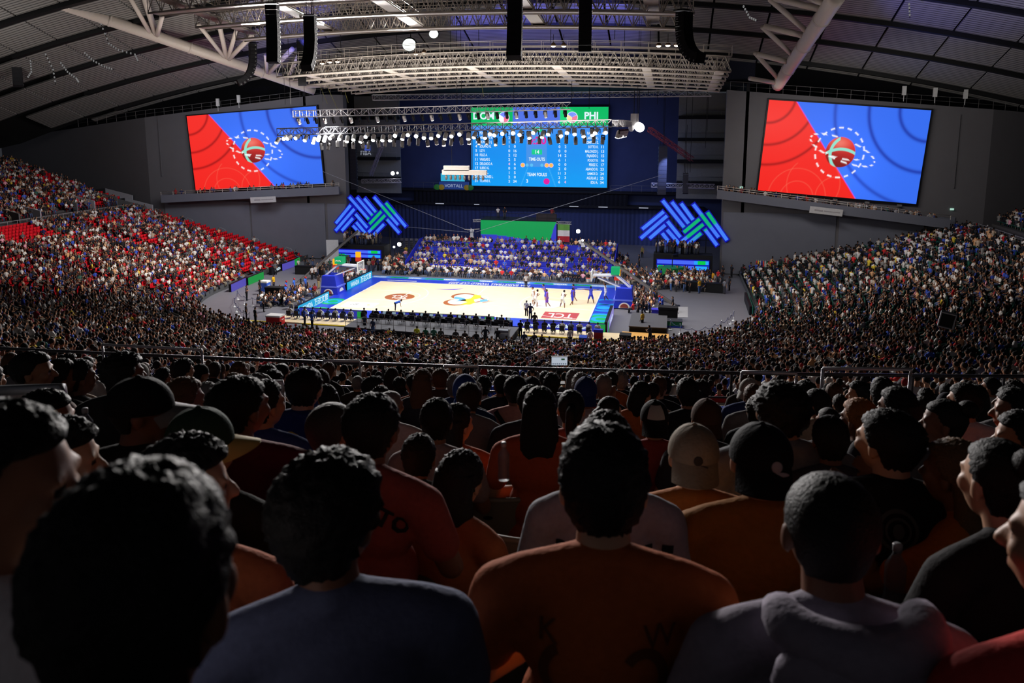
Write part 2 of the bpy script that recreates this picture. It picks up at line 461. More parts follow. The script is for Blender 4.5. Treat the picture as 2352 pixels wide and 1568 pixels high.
# folds of the stage curtain: alternating pleats
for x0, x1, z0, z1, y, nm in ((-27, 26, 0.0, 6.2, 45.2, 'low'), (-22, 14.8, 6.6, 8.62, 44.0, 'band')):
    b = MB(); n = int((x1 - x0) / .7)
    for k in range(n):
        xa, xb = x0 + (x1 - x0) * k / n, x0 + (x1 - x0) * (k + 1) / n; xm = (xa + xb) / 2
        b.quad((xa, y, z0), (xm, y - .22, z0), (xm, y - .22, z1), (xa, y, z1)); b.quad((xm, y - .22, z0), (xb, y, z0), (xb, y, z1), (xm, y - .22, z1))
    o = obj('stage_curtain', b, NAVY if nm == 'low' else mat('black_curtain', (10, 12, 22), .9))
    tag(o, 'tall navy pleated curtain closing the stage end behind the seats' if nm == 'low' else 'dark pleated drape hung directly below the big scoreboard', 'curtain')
for i, (px, py) in enumerate([(1010, 480), (1095, 481), (1318, 482), (1385, 484), (1478, 487), (1130, 437), (1165, 438)]):
    p = on_y(px, py, 43.68); p.z = 8.75 if i > 4 else 6.4; b = MB(); b.box((0, 0, 0), (1.5 if i != 1 else .9, .12, .1))
    o = obj('strip_light', b, glow('strip_glow', (190, 195, 215), .9), loc=p)
    tag(o, ['short white strip light on the dark stage wall, leftmost one', 'short white strip light left of the green box', 'white strip light right of the green box', 'second white strip light right of the green box', 'white strip light beside the right zigzag sculpture', 'left strip light just under the scoreboard', 'right strip light just under the scoreboard'][i], 'light', 'strip lights on stage wall')
# inner galleries at both sides of the stage, each with ledges
GAL = mat('olive_grey_plaster', (120, 122, 122), .85)
for sx, nm in ((1, 'right'), (-1, 'left')):
    x0, x1 = (22.5, 30.8) if sx > 0 else (-30.4, -22.5)
    b = MB(); b.box(((x0 + x1) / 2, 39, 16.5), (x1 - x0, .3, 16)); g = struct('wall_gallery_' + nm, b, GAL)
    for z in (11.0, 14.3, 17.6, 20.9):
        b = MB(); b.box(((x0 + x1) / 2, 38, z), (x1 - x0, 2.0, .5)); obj('ledge', b, BLACKW, g)
        pipe('rail', [(x0, 37.1, z + 1.0), (x1, 37.1, z + 1.0)], .04, GREYST, g)
        for k in range(5): post((x0 + (x1 - x0) * k / 4, 37.1, z + .2), .8, .03, GREYST, g)
# gallery rail in front of the curtain band with a sponsor booth
rail_line('gallery_railing', [(-22, 43.8, 8.9), (-13, 43.8, 8.9)], 1.1, 'dark railing on the gallery left of the scoreboard', m=GREYST)
rail_line('gallery_railing', [(12, 43.8, 8.9), (22, 43.8, 8.9)], 1.1, 'dark railing on the gallery right of the scoreboard', m=GREYST)

# --- roof: boards between dark ribs, arching across and falling towards the stage
def roof_z(x, y): return 30 + .35 * (22 - y) - .002 * (x - 1) ** 2
m_ = MB()
xs = np.linspace(-101, 101, 42); ys = np.linspace(23.4, -95, 26)
for y in ys:
    for x in xs: m_.v.append((x, y, max(roof_z(x, y), 15) + .9))
for j in range(len(ys) - 1):
    for k in range(len(xs) - 1):
        a = j * len(xs) + k; m_.f.append((a, a + 1, a + len(xs) + 1, a + len(xs))); m_.mi.append(0)
ROOF = struct('ceiling', m_, mat('black_roof_void', (15, 15, 16), .9))
def mat_louvre():
    m = bpy.data.materials.new('ribbed_ceiling_board'); m.use_nodes = True
    nt = m.node_tree; b = nt.nodes['Principled BSDF']
    tc = nt.nodes.new('ShaderNodeTexCoord'); sp = nt.nodes.new('ShaderNodeSeparateXYZ')
    nt.links.new(tc.outputs['Object'], sp.inputs[0])
    mu = nt.nodes.new('ShaderNodeMath'); mu.operation = 'MULTIPLY'; mu.inputs[1].default_value = 2.6
    nt.links.new(sp.outputs['Y'], mu.inputs[0])
    fr = nt.nodes.new('ShaderNodeMath'); fr.operation = 'FRACT'; nt.links.new(mu.outputs[0], fr.inputs[0])
    cr = nt.nodes.new('ShaderNodeValToRGB'); nt.links.new(fr.outputs[0], cr.inputs[0])
    cr.color_ramp.interpolation = 'CONSTANT'
    cr.color_ramp.elements[0].color = (*lin((138, 136, 132)), 1); cr.color_ramp.elements[1].position = .66; cr.color_ramp.elements[1].color = (*lin((74, 73, 72)), 1)
    nt.links.new(cr.outputs['Color'], b.inputs['Base Color']); b.inputs['Roughness'].default_value = .6
    return m
LOUV = mat_louvre()
BAND, BAY = 6.0, 6.2
for iy in range(-1, 10):
    y0 = 21.2 - BAND * iy
    for ix in range(-15, 15):
        x0 = 1.0 + BAY * ix
        xa, xb, ya, yb = x0 + .12, x0 + BAY - .12, y0 - .1, y0 - BAND + 1.2
        if iy == -1: ya, yb = 23.2, 22.4
        if roof_z((xa + xb) / 2, ya) < 19.5: continue
        q = [Vector((x, y, roof_z(x, y))) for x, y in ((xa, ya), (xb, ya), (xb, yb), (xa, yb))]
        pr = [project(p) for p in q]
        if any(p is None for p in pr) or max(p[0] for p in pr) < -250 or min(p[0] for p in pr) > 2600 or max(p[1] for p in pr) < -160: continue
        c = sum(q, Vector()) / 4
        b = MB(); b.prism([p - c for p in q], (0, 0, .18)); obj('roof_board', b, LOUV, ROOF, loc=c)
for iy in range(0, 10):
    y = 21.2 - BAND * iy + .55
    b = MB(); pts = [Vector((x, y, roof_z(x, y) + .1)) for x in np.linspace(-62, 64, 22)]
    for a, c in zip(pts[:-1], pts[1:]): b.beam(a, c, .9, .7)
    obj('roof_rib', b, DARK, ROOF)

# --- handrails, vomitories and aisles of the side stands
def aisle_rail(o, side_fn, label, group): pass
# ================================================================== STEEL, TRUSSES, LOUDSPEAKERS, LAMPS
def truss(name, a, b_, w_, h, bays, m, label, cat='truss', r=.05, group=None, tri=False):
    a, b_ = Vector(a), Vector(b_); t = thing(name, label, cat, group=group)
    d = (b_ - a); ax = d.normalized(); sd = ax.cross(UP)
    if sd.length < 1e-3: sd = Vector((1, 0, 0))
    sd.normalize(); up = sd.cross(ax)
    cs = [sd * (i * w_ / 2) + up * (j * h / 2) for i, j in ((-1, -1), (1, -1), (1, 1), (-1, 1))]
    for c in cs:
        q = MB(); q.bar(a + c, b_ + c, r, 5); obj('chord', q, m, t)
    lat = MB()
    for k in range(bays):
        p, q = a + d * (k / bays), a + d * ((k + 1) / bays)
        for i in range(4):
            c0, c1 = cs[i], cs[(i + 1) % 4]
            lat.bar(p + c0, q + c1, r * .6, 4, cap=False) if (k + i) % 2 else lat.bar(p + c1, q + c0, r * .6, 4, cap=False)
            lat.bar(p + c0, p + c1, r * .6, 4, cap=False)
    obj('lattice', lat, m, t)
    return t
TUBE = mat('cream_painted_tube', (214, 202, 192), .4, var=.05)
# the two great tubular roof girders
def girder(p0, p1, r0, r1, webs, label):
    t = thing('roof_girder', label, 'girder')
    b = MB(); n = 24; b.tube([p0 + (p1 - p0) * (k / n) + Vector((0, 0, -1.0 * math.sin(math.pi * k / n) * 0)) for k in range(n + 1)], [r0 + (r1 - r0) * k / n for k in range(n + 1)], 16)
    obj('main_tube', b, TUBE, t, True)
    for f in (.22, .5, .78):
        q = p0 + (p1 - p0) * f; ax = (p1 - p0).normalized(); rr = r0 + (r1 - r0) * f + .06
        b = MB(); b.tube([q - ax * .12, q + ax * .12], rr, 16); obj('flange', b, TUBE, t, True)
    for (f, e, r) in webs:
        b = MB(); b.bar(p0 + (p1 - p0) * f, e, r, 10); obj('web_tube', b, TUBE, t, True)
    return t
p0, p1 = on_y(722, 208, 19.5), on_y(92, -8, -3)
d = p1 - p0
def up_from(px, py, Y): return on_y(px, py, Y)
girder(p0, p1, .62, .74, [
    (.05, up_from(770, 195, 16), .26), (.12, up_from(690, 118, 12), .26), (.12, up_from(742, 178, 14), .22),
    (.20, up_from(610, 128, 10), .24), (.20, up_from(672, 112, 10), .3), (.36, up_from(543, 70, 6), .26), (.36, up_from(590, 70, 6), .3), (.36, up_from(500, 40, 5), .3), (.36, up_from(455, 55, 5), .26),
    (.62, up_from(330, -10, -2), .36), (.62, up_from(372, 38, -2), .26), (.64, up_from(298, -6, -2), .26)],
    'long cream steel tube girder crossing the roof above the left video wall')
p0, p1 = on_y(1786, 196, 17), on_y(1924, -12, -4)
girder(p0, p1, .72, .85, [
    (.03, up_from(1722, 180, 12), .26), (.06, up_from(1735, 122, 9), .26), (.3, up_from(1738, 124, 9), .3),
    (.36, up_from(1751, 62, 5), .26), (.6, up_from(1754, 60, 5), .32), (.62, up_from(1768, -2, 2), .28), (.86, up_from(1778, -4, 2), .32), (.9, up_from(1856, -6, 0), .3)],
    'cream steel tube girder with zigzag struts above the right video wall')

# catwalk grid: decks with truss sides and handrails
def catwalk(x0, x1, y, z, w_, h, label, bays):
    t = thing('roof_catwalk', label, 'catwalk', group='roof catwalks')
    def arch(x): return z - .0016 * (x - 3) ** 2
    n = bays
    X = [x0 + (x1 - x0) * k / n for k in range(n + 1)]
    b = MB()
    for a, c in zip(X[:-1], X[1:]): b.beam((a, y, arch(a)), (c, y, arch(c)), w_, .07)
    obj('deck', b, STEEL, t)
    for s in (-1, 1):
        for hz in (-.05, h): pipe('chord', [(a, y + s * w_ / 2, arch(a) + hz) for a in X], .07, STEEL, t)
        b = MB()
        for k, (a, c) in enumerate(zip(X[:-1], X[1:])):
            mid = (a + c) / 2
            b.bar((a, y + s * w_ / 2, arch(a)), (mid, y + s * w_ / 2, arch(mid) + h), .04, 4, cap=False)
            b.bar((mid, y + s * w_ / 2, arch(mid) + h), (c, y + s * w_ / 2, arch(c)), .04, 4, cap=False)
            b.bar((a, y + s * w_ / 2, arch(a)), (a, y + s * w_ / 2, arch(a) + h), .03, 4, cap=False)
        for a in X[::2]: b.bar((a, y + s * w_ / 2, arch(a) + h), (a, y + s * w_ / 2, arch(a) + h + 1.0), .025, 4, cap=False)  # upright handrail posts, held in the lattice mesh
        obj('lattice', b, STEEL, t)
        for hz in (h + .5, h + 1.0): pipe('handrail', [(a, y + s * w_ / 2, arch(a) + hz) for a in X], .025, STEEL, t)
    return t
CWY = [13.0, 9.4, 5.8, 2.2, -1.4, -5.0]
names = ['lowest', 'second lowest', 'third', 'fourth', 'fifth', 'sixth']
for i, y in enumerate(CWY):
    catwalk(-20 + max(0, y) * .05, 27, y, 24.6 + .06 * (13 - y), 1.3, 1.35, 'white steel roof catwalk over the court, %s one of the lower grid' % names[i], 36)
for i, y in enumerate([-20, -25, -30]):
    catwalk(-15.5 - i * .5, 23, y, 27.6 + .09 * (-20 - y), 1.4, 1.2, 'white steel roof catwalk near the picture top, %s one of the upper grid' % ['far', 'middle', 'near'][i], 34)
for i, x in enumerate([-17, -8, 1, 10, 19, 26]):
    t = thing('cross_walkway', 'narrow white cross walkway of the lower roof grid, number %s from the left' % ['one', 'two', 'three', 'four', 'five', 'six'][i], 'walkway', group='cross walkways')
    pts = [Vector((x, y, 24.6 + .06 * (13 - y) - .0016 * (x - 3) ** 2)) for y in (13.6, -5.6)]
    b = MB(); b.beam(pts[0], pts[1], .9, .08); obj('deck', b, STEEL, t)
    for s in (-.45, .45):
        for h in (.5, 1.0): pipe('handrail', [pts[0] + Vector((s, 0, h)), pts[1] + Vector((s, 0, h))], .025, STEEL, t)
for i, x in enumerate([-14.5, -7, 1, 11, 20]):
    t = thing('cross_walkway', 'narrow white cross walkway of the upper roof grid, number %s from the left' % ['one', 'two', 'three', 'four', 'five'][i], 'walkway', group='cross walkways')
    pts = [Vector((x, y, 27.6 + .09 * (-20 - y))) for y in (-19.5, -36)]
    b = MB(); b.beam(pts[0], pts[1], 1.0, .08); obj('deck', b, STEEL, t)
    for s in (-.5, .5): pipe('handrail', [pts[0] + Vector((s, 0, .9)), pts[1] + Vector((s, 0, .9))], .03, STEEL, t); pipe('side_beam', [pts[0] + Vector((s, 0, .1)), pts[1] + Vector((s, 0, .1))], .06, STEEL, t)
    b = MB()
    for k in range(24):
        q = pts[0] + (pts[1] - pts[0]) * (k / 23); b.bar(q - Vector((.5, 0, 0)), q + Vector((.5, 0, 0)), .03, 4)
    obj('lattice', b, STEEL, t)  # these bars are the cross rungs of the walkway
# hoop-shaped catwalk lamps
LAMPB = mat('lamp_housing_bronze', (120, 92, 70), .5, metal=.5)
GLW = glow('warm_lamp_glow', (255, 236, 214), 3.0)
for i, (px, py) in enumerate([(1271, 105), (1295, 105), (955, 123), (974, 121), (1513, 105), (1534, 104), (1554, 104), (740, 145), (757, 142), (775, 141)]):
    p = on_y(px, py, -5)
    t = thing('dome_lamp', 'small round dome lamp on the roof catwalk, ' + ['left of the middle pair', 'right of the middle pair', 'left of the bright-floodlight pair', 'right of the bright-floodlight pair', 'first of three beside the curved loudspeaker', 'second of three beside the curved loudspeaker', 'third of three beside the curved loudspeaker', 'first of the left trio', 'second of the left trio', 'third of the left trio'][i], 'lamp', p, group='catwalk dome lamps')
    b = MB(); b.lathe([(.05, .35), (.1, .3), (.28, .1), (.3, 0)], n=12); obj('housing', b, LAMPB, t, True)
    b = MB(); b.ell((0, 0, -.02), (.24, .24, .14), 10, 6); obj('bulb', b, GLW, t, True)
    b = MB(); b.bar((0, 0, .3), (0, 0, 1.1), .025, 4); obj('stem', b, DARK, t)
for i, (px, py, s) in enumerate([(940, 103, .75), (996, 78, .5)]):
    p = on_y(px, py, -3)
    t = thing('floodlight', ['big glaring round floodlight in the roof grid', 'second glaring floodlight in the roof grid, tilted and slimmer'][i], 'light', p)
    b = MB(); b.ell((0, 0, 0), (s, s * .5, s * .85), 16, 10); obj('lens', b, glow('flood_glow', (235, 245, 240), 2), t, True)
    b = MB(); b.lathe([(s * 1.05, -.1), (s * 1.1, .1), (s * .5, s * .9), (.1, s)], n=14); o = obj('housing', b, DARK, t, True); o.rotation_euler = (-1.3, 0, 0); o.location = (0, .25, 0)
    b = MB(); b.bar((0, .3, 0), (0, .6, 1.6), .05, 5); obj('bracket', b, DARK, t)

# long horizontal truss and lighting trusses
SILV = mat('aluminium_truss', (188, 186, 190), .35, metal=.6, var=.05)
truss('long_truss', on_y(858, 224, 22), on_y(1634, 214, 22), .7, .75, 44, SILV, 'long level aluminium truss hung across the stage above the scoreboard', r=.06)
FR_A, FR_B = on_y(640, 303, -8), on_y(1404, 283, -8)
truss('front_lighting_truss', FR_A, FR_B, .7, .7, 46, SILV, 'glaring front lighting truss full of lamps above the court', r=.055)
BK_A, BK_B = on_y(676, 262, 6), on_y(1310, 243, 6)
truss('rear_lighting_truss', BK_A, BK_B, .7, .8, 38, SILV, 'rear lighting truss with black panels behind the glaring one', r=.055)
truss('end_lighting_truss', FR_B + Vector((.4, 0, 0)), Vector((FR_B.x + .8, 8, FR_B.z)), .6, .6, 16, SILV, 'side lighting truss running away at the end of the glaring truss', r=.05)
truss('stage_truss', on_y(832, 416, 30), on_y(921, 415, 30), .5, .6, 9, SILV, 'low short truss in front of the left gallery')
truss('stage_truss', on_y(1496, 425, 30), on_y(1641, 428, 30), .5, .6, 13, SILV, 'low short truss beside the hanging loudspeakers, right of scoreboard')
truss('red_truss', on_y(1492, 297, 24), on_y(1590, 366, 33), .5, .6, 11, mat('red_truss_paint', (176, 84, 100), .5), 'sloping red-grey truss right of the bright spotlight')
truss('slanted_truss', on_y(884, 318, 12), on_y(852, 402, 20), .35, .35, 10, mat('dim_truss', (110, 110, 128), .5, metal=.4), 'thin slanted truss hanging below the glaring truss')
rt_ = thing('camera_rig', 'small hanging white rig with tilted lamps in front of the scoreboard', 'rig', on_y(1067, 396, 8))
b = MB(); b.box((0, 0, 0), (5.6, .5, .6)); b.box((-1.0, 0, .5), (3.2, .5, .6)); obj('frame', b, STEEL, rt_)
for k in range(9):
    b = MB(); b.ell((-2.3 + k * .58, -.1, -.62), (.17, .2, .33), 8, 6); obj('lamp_head', b, mat('lamp_grey', (120, 110, 104), .4, metal=.3), rt_, True)
for x in (-1.6, 1.0):
    b = MB(); b.bar((x, 0, .4), (x, 0, 6.0), .03, 4); obj('cable', b, DARK, rt_)

# lamps on the lighting trusses: yoke, body, lens
def lamp_meshes(nm, body_m, lens_m, r=.2, L=.62):
    y = MB(); y.box((0, 0, -.12), (.34, .12, .1)); y.box((-.2, 0, -.32), (.05, .1, .42)); y.box((.2, 0, -.32), (.05, .1, .42))
    bd = MB(); bd.lathe([(r * .6, .28), (r * .95, .22), (r, 0), (r * .9, -L * .6), (r * .98, -L * .68)], (0, 0, -.5), 12)
    le = MB(); le.lathe([(r * .9, -.02), (r * .8, -.06), (.02, -.08)], (0, 0, -.5 - L * .66), 12)
    return y.mesh('yoke', DARK), bd.mesh('lamp_body', body_m, True), le.mesh('lens', lens_m, True)
WHT = mat('white_lamp_plastic', (225, 222, 220), .4)
LG = glow('game_lamp_glow', (255, 252, 246), 9.0)
LD = mat('dark_lens', (40, 42, 52), .15, spec=.6)
MW, MD, MBk = lamp_meshes('w', WHT, LG, .22, .62), lamp_meshes('d', mat('grey_lamp', (150, 146, 144), .4, metal=.3), LD), lamp_meshes('b', DARK, LD)
def lamp(ms, p, tilt, rz, label, group):
    t = thing('stage_lamp', label, 'light', p, rz, group)
    for nm, me in zip(('yoke', 'lamp_body', 'lens'), ms): link(nm, me, t, rot=(tilt, 0, 0) if nm != 'yoke' else (0, 0, 0))
    return t
for k in range(46):
    f = (k + .5) / 46; p = FR_A.lerp(FR_B, f) + Vector((0, -.3, -.35))
    lamp(MW, p + Vector((random.uniform(-.15, .15), 0, random.uniform(-.12, .05))), random.uniform(-1.25, -.45), random.uniform(-.3, .3), 'glowing white game lamp under the glaring front truss, %s from left' % ORD[k], 'glowing lamps of the front truss')
for k in range(34):
    f = .12 + .87 * (k + .5) / 34; p = FR_A.lerp(FR_B, f) + Vector((0, .35, -.75 - .3 * random.random()))
    lamp(MD, p, random.uniform(-.3, .3), random.uniform(0, 3), 'grey unlit moving-head lamp below the glaring front truss, %s from left' % ORD[k], 'unlit moving heads of the front truss')
for k in range(30):
    f = (k + .5) / 30; p = BK_A.lerp(BK_B, f) + Vector((0, -.3, -.4))
    lamp(MBk if k % 3 else MW, p, .6, 0, ('black tilted lamp under the rear lighting truss, %s from left' if k % 3 else 'white lamp under the rear lighting truss, %s from left') % ORD[k], 'lamps of the rear truss')
for k in range(9):
    p = Vector((FR_B.x + .8, -7.5 + k * 1.6, FR_B.z - .5))
    lamp(MW, p, .3, 1.3, 'white lamp in the row at the glaring truss end, %s from the front' % ORD[k], 'lamps of the side truss')
p = on_y(1466, 292, 20)
t = thing('spotlight', 'blazing white spotlight hanging alone right of the scoreboard', 'light', p)
b = MB(); b.ell((.15, -.2, 0), (.7, .4, .6), 14, 8, Matrix.Rotation(.6, 3, 'Y')); obj('lens', b, glow('spot_glow', (255, 252, 250), 8), t, True)
b = MB(); b.box((-.5, 0, 1.0), (1.0, .5, 1.5)); b.ell((-.9, -.1, -.1), (.4, .3, .5), 10, 6); obj('housing', b, mat('pale_lamp_case', (190, 188, 190), .4), t)
post((0, 0, 1.6), 7.4, .05, DARK, t, 'hoist_cable'); post((-.6, 0, 1.6), 7.4, .05, DARK, t, 'hoist_cable')
# star-like small lamps low over the stage
for i, (px, py, Y) in enumerate([(902, 398, 30), (1328, 531, 30), (917, 561, 22), (905, 567, 22), (1338, 552, 28), (913, 397, 30)]):
    p = on_y(px, py, Y); t = thing('work_light', ['dazzling small lamp on the truss under the left gallery', 'dazzling lamp on a stand right of the green box', 'bright lamp at the left end of the press seats', 'smaller bright lamp at the left end of the press seats', 'small lamp below the dazzling one beside the flag', 'tiny second lamp beside the dazzling one under the left gallery'][i], 'light', p)
    s = .3 if i in (0, 1, 2) else .16
    b = MB(); b.ell((0, 0, 0), (s, s * .6, s), 12, 8); obj('bulb', b, glow('star_glow', (255, 255, 255), 14), t, True)
    b = MB(); b.lathe([(s * 1.1, 0), (s * 1.15, .2), (s * .5, .4)], n=10); o = obj('hood', b, DARK, t, True); o.rotation_euler = (-1.5, 0, 0); o.location = (0, .1, 0)
    if i in (0, 5): post((0, .1, -1.35), 1.3, .03, DARK, t, 'stem')
    elif i != 4: post((0, .15, -p.z), p.z, .04, DARK, t, 'stand')

# line-array loudspeakers: cabinets stacked along a curve
SPK = mat('black_speaker_grille', (26, 26, 30), .7, var=.2, scale=30, bump=.2)
def line_array(top, n, w_, h, dep, curve, yaw, label, bumper=True, m=SPK, back=False):
    t = thing('line_array_speaker', label, 'loudspeaker', top, yaw, 'hanging line-array loudspeakers')
    p = Vector((0, 0, 0)); a = 0.0
    if bumper:
        b = MB(); b.box((0, dep * .2, .12), (w_ * .95, dep * 1.2, .08)); b.bar((-w_ * .3, 0, .1), (-w_ * .3, 0, 1.8), .02, 4); b.bar((w_ * .3, 0, .1), (w_ * .3, 0, 1.8), .02, 4); b.bar((0, .3, .1), (0, .3, 7), .03, 4)
        obj('rigging_frame', b, DARK, t)
    cb = MB(); f = .012 * h
    prof = [Vector((0, -dep * .5, -f)), Vector((0, dep * .5, -h * .05)), Vector((0, dep * .5, -h * .95)), Vector((0, -dep * .5, -h + f))]
    cb.prism([q + Vector((-w_ / 2, 0, 0)) for q in prof], (w_, 0, 0))
    cb.box((0, -dep * .51, -h / 2), (w_ * .9, .02, h * .72))
    cm = cb.mesh('cabinet', m)
    hw = MB(); hw.box((0, dep * .3, -h / 2), (w_ * 1.06, .12, h * .2)); hm = hw.mesh('rigging_bracket', mat('pale_bracket', (170, 170, 172), .4, metal=.5))
    for k in range(n):
        o = link('cabinet', cm, t, loc=p, rot=(-a, 0, 0)); link('rigging_bracket', hm, o)
        p = p + Vector((0, -h * math.sin(a), -h * math.cos(a))); a += curve * (k / n) * 2
    return t
LA = [(625, 12, 24, 130, 27, .2, -33, 'straight black line-array loudspeaker hung highest beside the left girder'),
      (712, 38, 26, 130, 26, 1.0, -33, 'large black line-array loudspeaker curving at its foot, right of the straight one'),
      (690, 95, 20, 100, 18, .2, -2, 'black line-array loudspeaker with white brackets in front of the girder end'),
      (580, 100, 22, 105, 22, 1.3, -4, 'curved black loudspeaker with a red lower end at the left girder'),
      (1183, -40, 36, 175, 34, .5, -36, 'big black line-array loudspeaker hanging in the middle of the roof'),
      (1346, -60, 28, 175, 30, .0, -36, 'straight tall black loudspeaker right of the middle one'),
      (1572, 28, 38, 130, 34, 1.5, -33, 'strongly bent black loudspeaker hanging at the right end of the catwalks'),
      (36, 128, 18, 70, 20, .5, 6, 'black loudspeaker with white brackets hanging far left under the roof'),
      (1523, 335, 19, 112, 19, .0, 30, 'slim dark loudspeaker column hanging right of the scoreboard'),
      (1575, 400, 11, 45, 12, .6, 30, 'small grey loudspeaker with a red side right of the tall column'),
      (811, 340, 16, 95, 15, .0, 30, 'slim dark loudspeaker column with a blue edge left of the stage')]
for px, py, n0, hp, wp, cv, Y, lb in LA:
    p = on_y(px, py, Y); dpt = (p - CAM_LOC).dot(_fw); s = dpt / FPX
    n = 12 if hp > 80 else 7
    yw = {580: -.9, 1572: .9, 690: .5, 36: .7}.get(px, .1)
    line_array(p, n, wp * s, hp * s / n, wp * s * .7, cv / n * 1.2 if cv else 0, yw, lb, m=SPK if px not in (1523, 811, 1575) else mat('grey_speaker', (52, 52, 64), .7))
# hoist cables down from the roof
cl = MB(); cl.bar((0, 0, 0), (0, 0, 1), .03, 4); cme = cl.mesh('hoist_cable', DARK)
for i, (px, y0, y1, Y) in enumerate([(570, -5, 60, -6), (640, -5, 20, -8), (668, 0, 240, 0), (720, -5, 40, -8), (785, 0, 170, -4), (868, 0, 200, 4), (915, -5, 245, 6), (1035, 0, 130, -4), (1050, 0, 240, 6), (1060, 10, 245, 6), (1100, 0, 150, 0), (1265, -5, 100, -8), (1412, -5, 90, -8), (1432, -5, 200, 4), (1463, 0, 280, 10), (1467, 0, 280, 14), (1490, 60, 220, 15), (1510, 0, 240, 18), (1525, 200, 335, 24), (1572, 200, 395, 26), (1585, 140, 395, 26), (1620, 60, 340, 26), (1624, 60, 300, 26), (655, 150, 240, 10), (700, 150, 235, 10), (742, 170, 260, 6), (1180, 180, 245, 8), (1313, 180, 240, 8), (1353, 185, 250, 16), (1400, 190, 245, 14)]):
    a, b_ = on_y(px, y1, Y), on_y(px, y0, Y)
    o = link('hoist_cable', cme, loc=a, scale=(1, 1, (b_.z - a.z)))
    tag(o, 'thin dark hoist cable hanging from the roof, %s counted from the left' % ORD[i], 'cable', 'hoist cables')
for i, (a, b_) in enumerate([(on_y(742, 394, 18), on_y(1080, 531, 24)), (on_y(1092, 533, 24), on_y(1520, 402, 24)), (on_y(935, 521, 24), on_y(1076, 533, 24))]):
    q = MB(); q.bar(a, b_, .025, 4); o = obj('camera_cable', q, mat('pale_cable', (150, 152, 165), .5))
    tag(o, ['long pale cable sloping down from the left video wall to the flying camera', 'pale cable rising from the flying camera towards the right', 'short pale cable from the left zigzag sculpture to the flying camera'][i], 'cable')
for i, (px, py, px2, py2) in enumerate([(730, 185, 752, 238), (750, 195, 775, 250), (783, 180, 800, 236), (1103, 175, 1111, 222)]):
    q = MB(); q.bar(on_y(px, py, 12), on_y(px2, py2, 12), .03, 4); o = obj('yellow_strap', q, mat('yellow_strap', (170, 168, 92), .6))
    tag(o, 'thin yellow-green strap hanging under the catwalks, ' + ['first from the left', 'second from the left', 'third from the left', 'nearest the middle loudspeaker'][i], 'strap', 'yellow straps')
b = MB(); b.ell((0, 0, 0), (.1, .1, .14), 6, 4); BULB = b.mesh('bulb', glow('chain_glow', (220, 220, 220), .22), True)
# festoon lamp chains glinting under the dark roof on both sides
for i, pts in enumerate([[(232, 55), (250, 100), (272, 115), (310, 125), (318, 143)], [(195, 122), (215, 140), (240, 153), (262, 160)], [(140, 145), (155, 165), (175, 180), (182, 190)], [(105, 125), (122, 160), (128, 195)], [(70, 140), (72, 165), (62, 180)], [(1000, 50), (1004, 80)], [(1708, 15), (1722, 40), (1740, 48)], [(2088, 10), (2090, 42)]]):
    t = thing('lamp_chain', 'drooping chain of small glinting roof lamps, ' + ['longest one under the left girder', 'second one left of the long chain', 'third one left of the long chain', 'fourth one left of the long chain', 'shortest one at the far left', 'short one by the floodlights in the middle', 'one beside the right girder', 'one at the far right'][i], 'lamp chain', group='lamp chains')
    w3 = [on_y(x, y, 2) for x, y in pts]; b = MB(); b.tube(w3, .04, 4); obj('wire', b, DARK, t)
    for a, c in zip(w3[:-1], w3[1:]):
        for k in range(4): link('bulb', BULB, t, loc=a.lerp(c, k / 4))
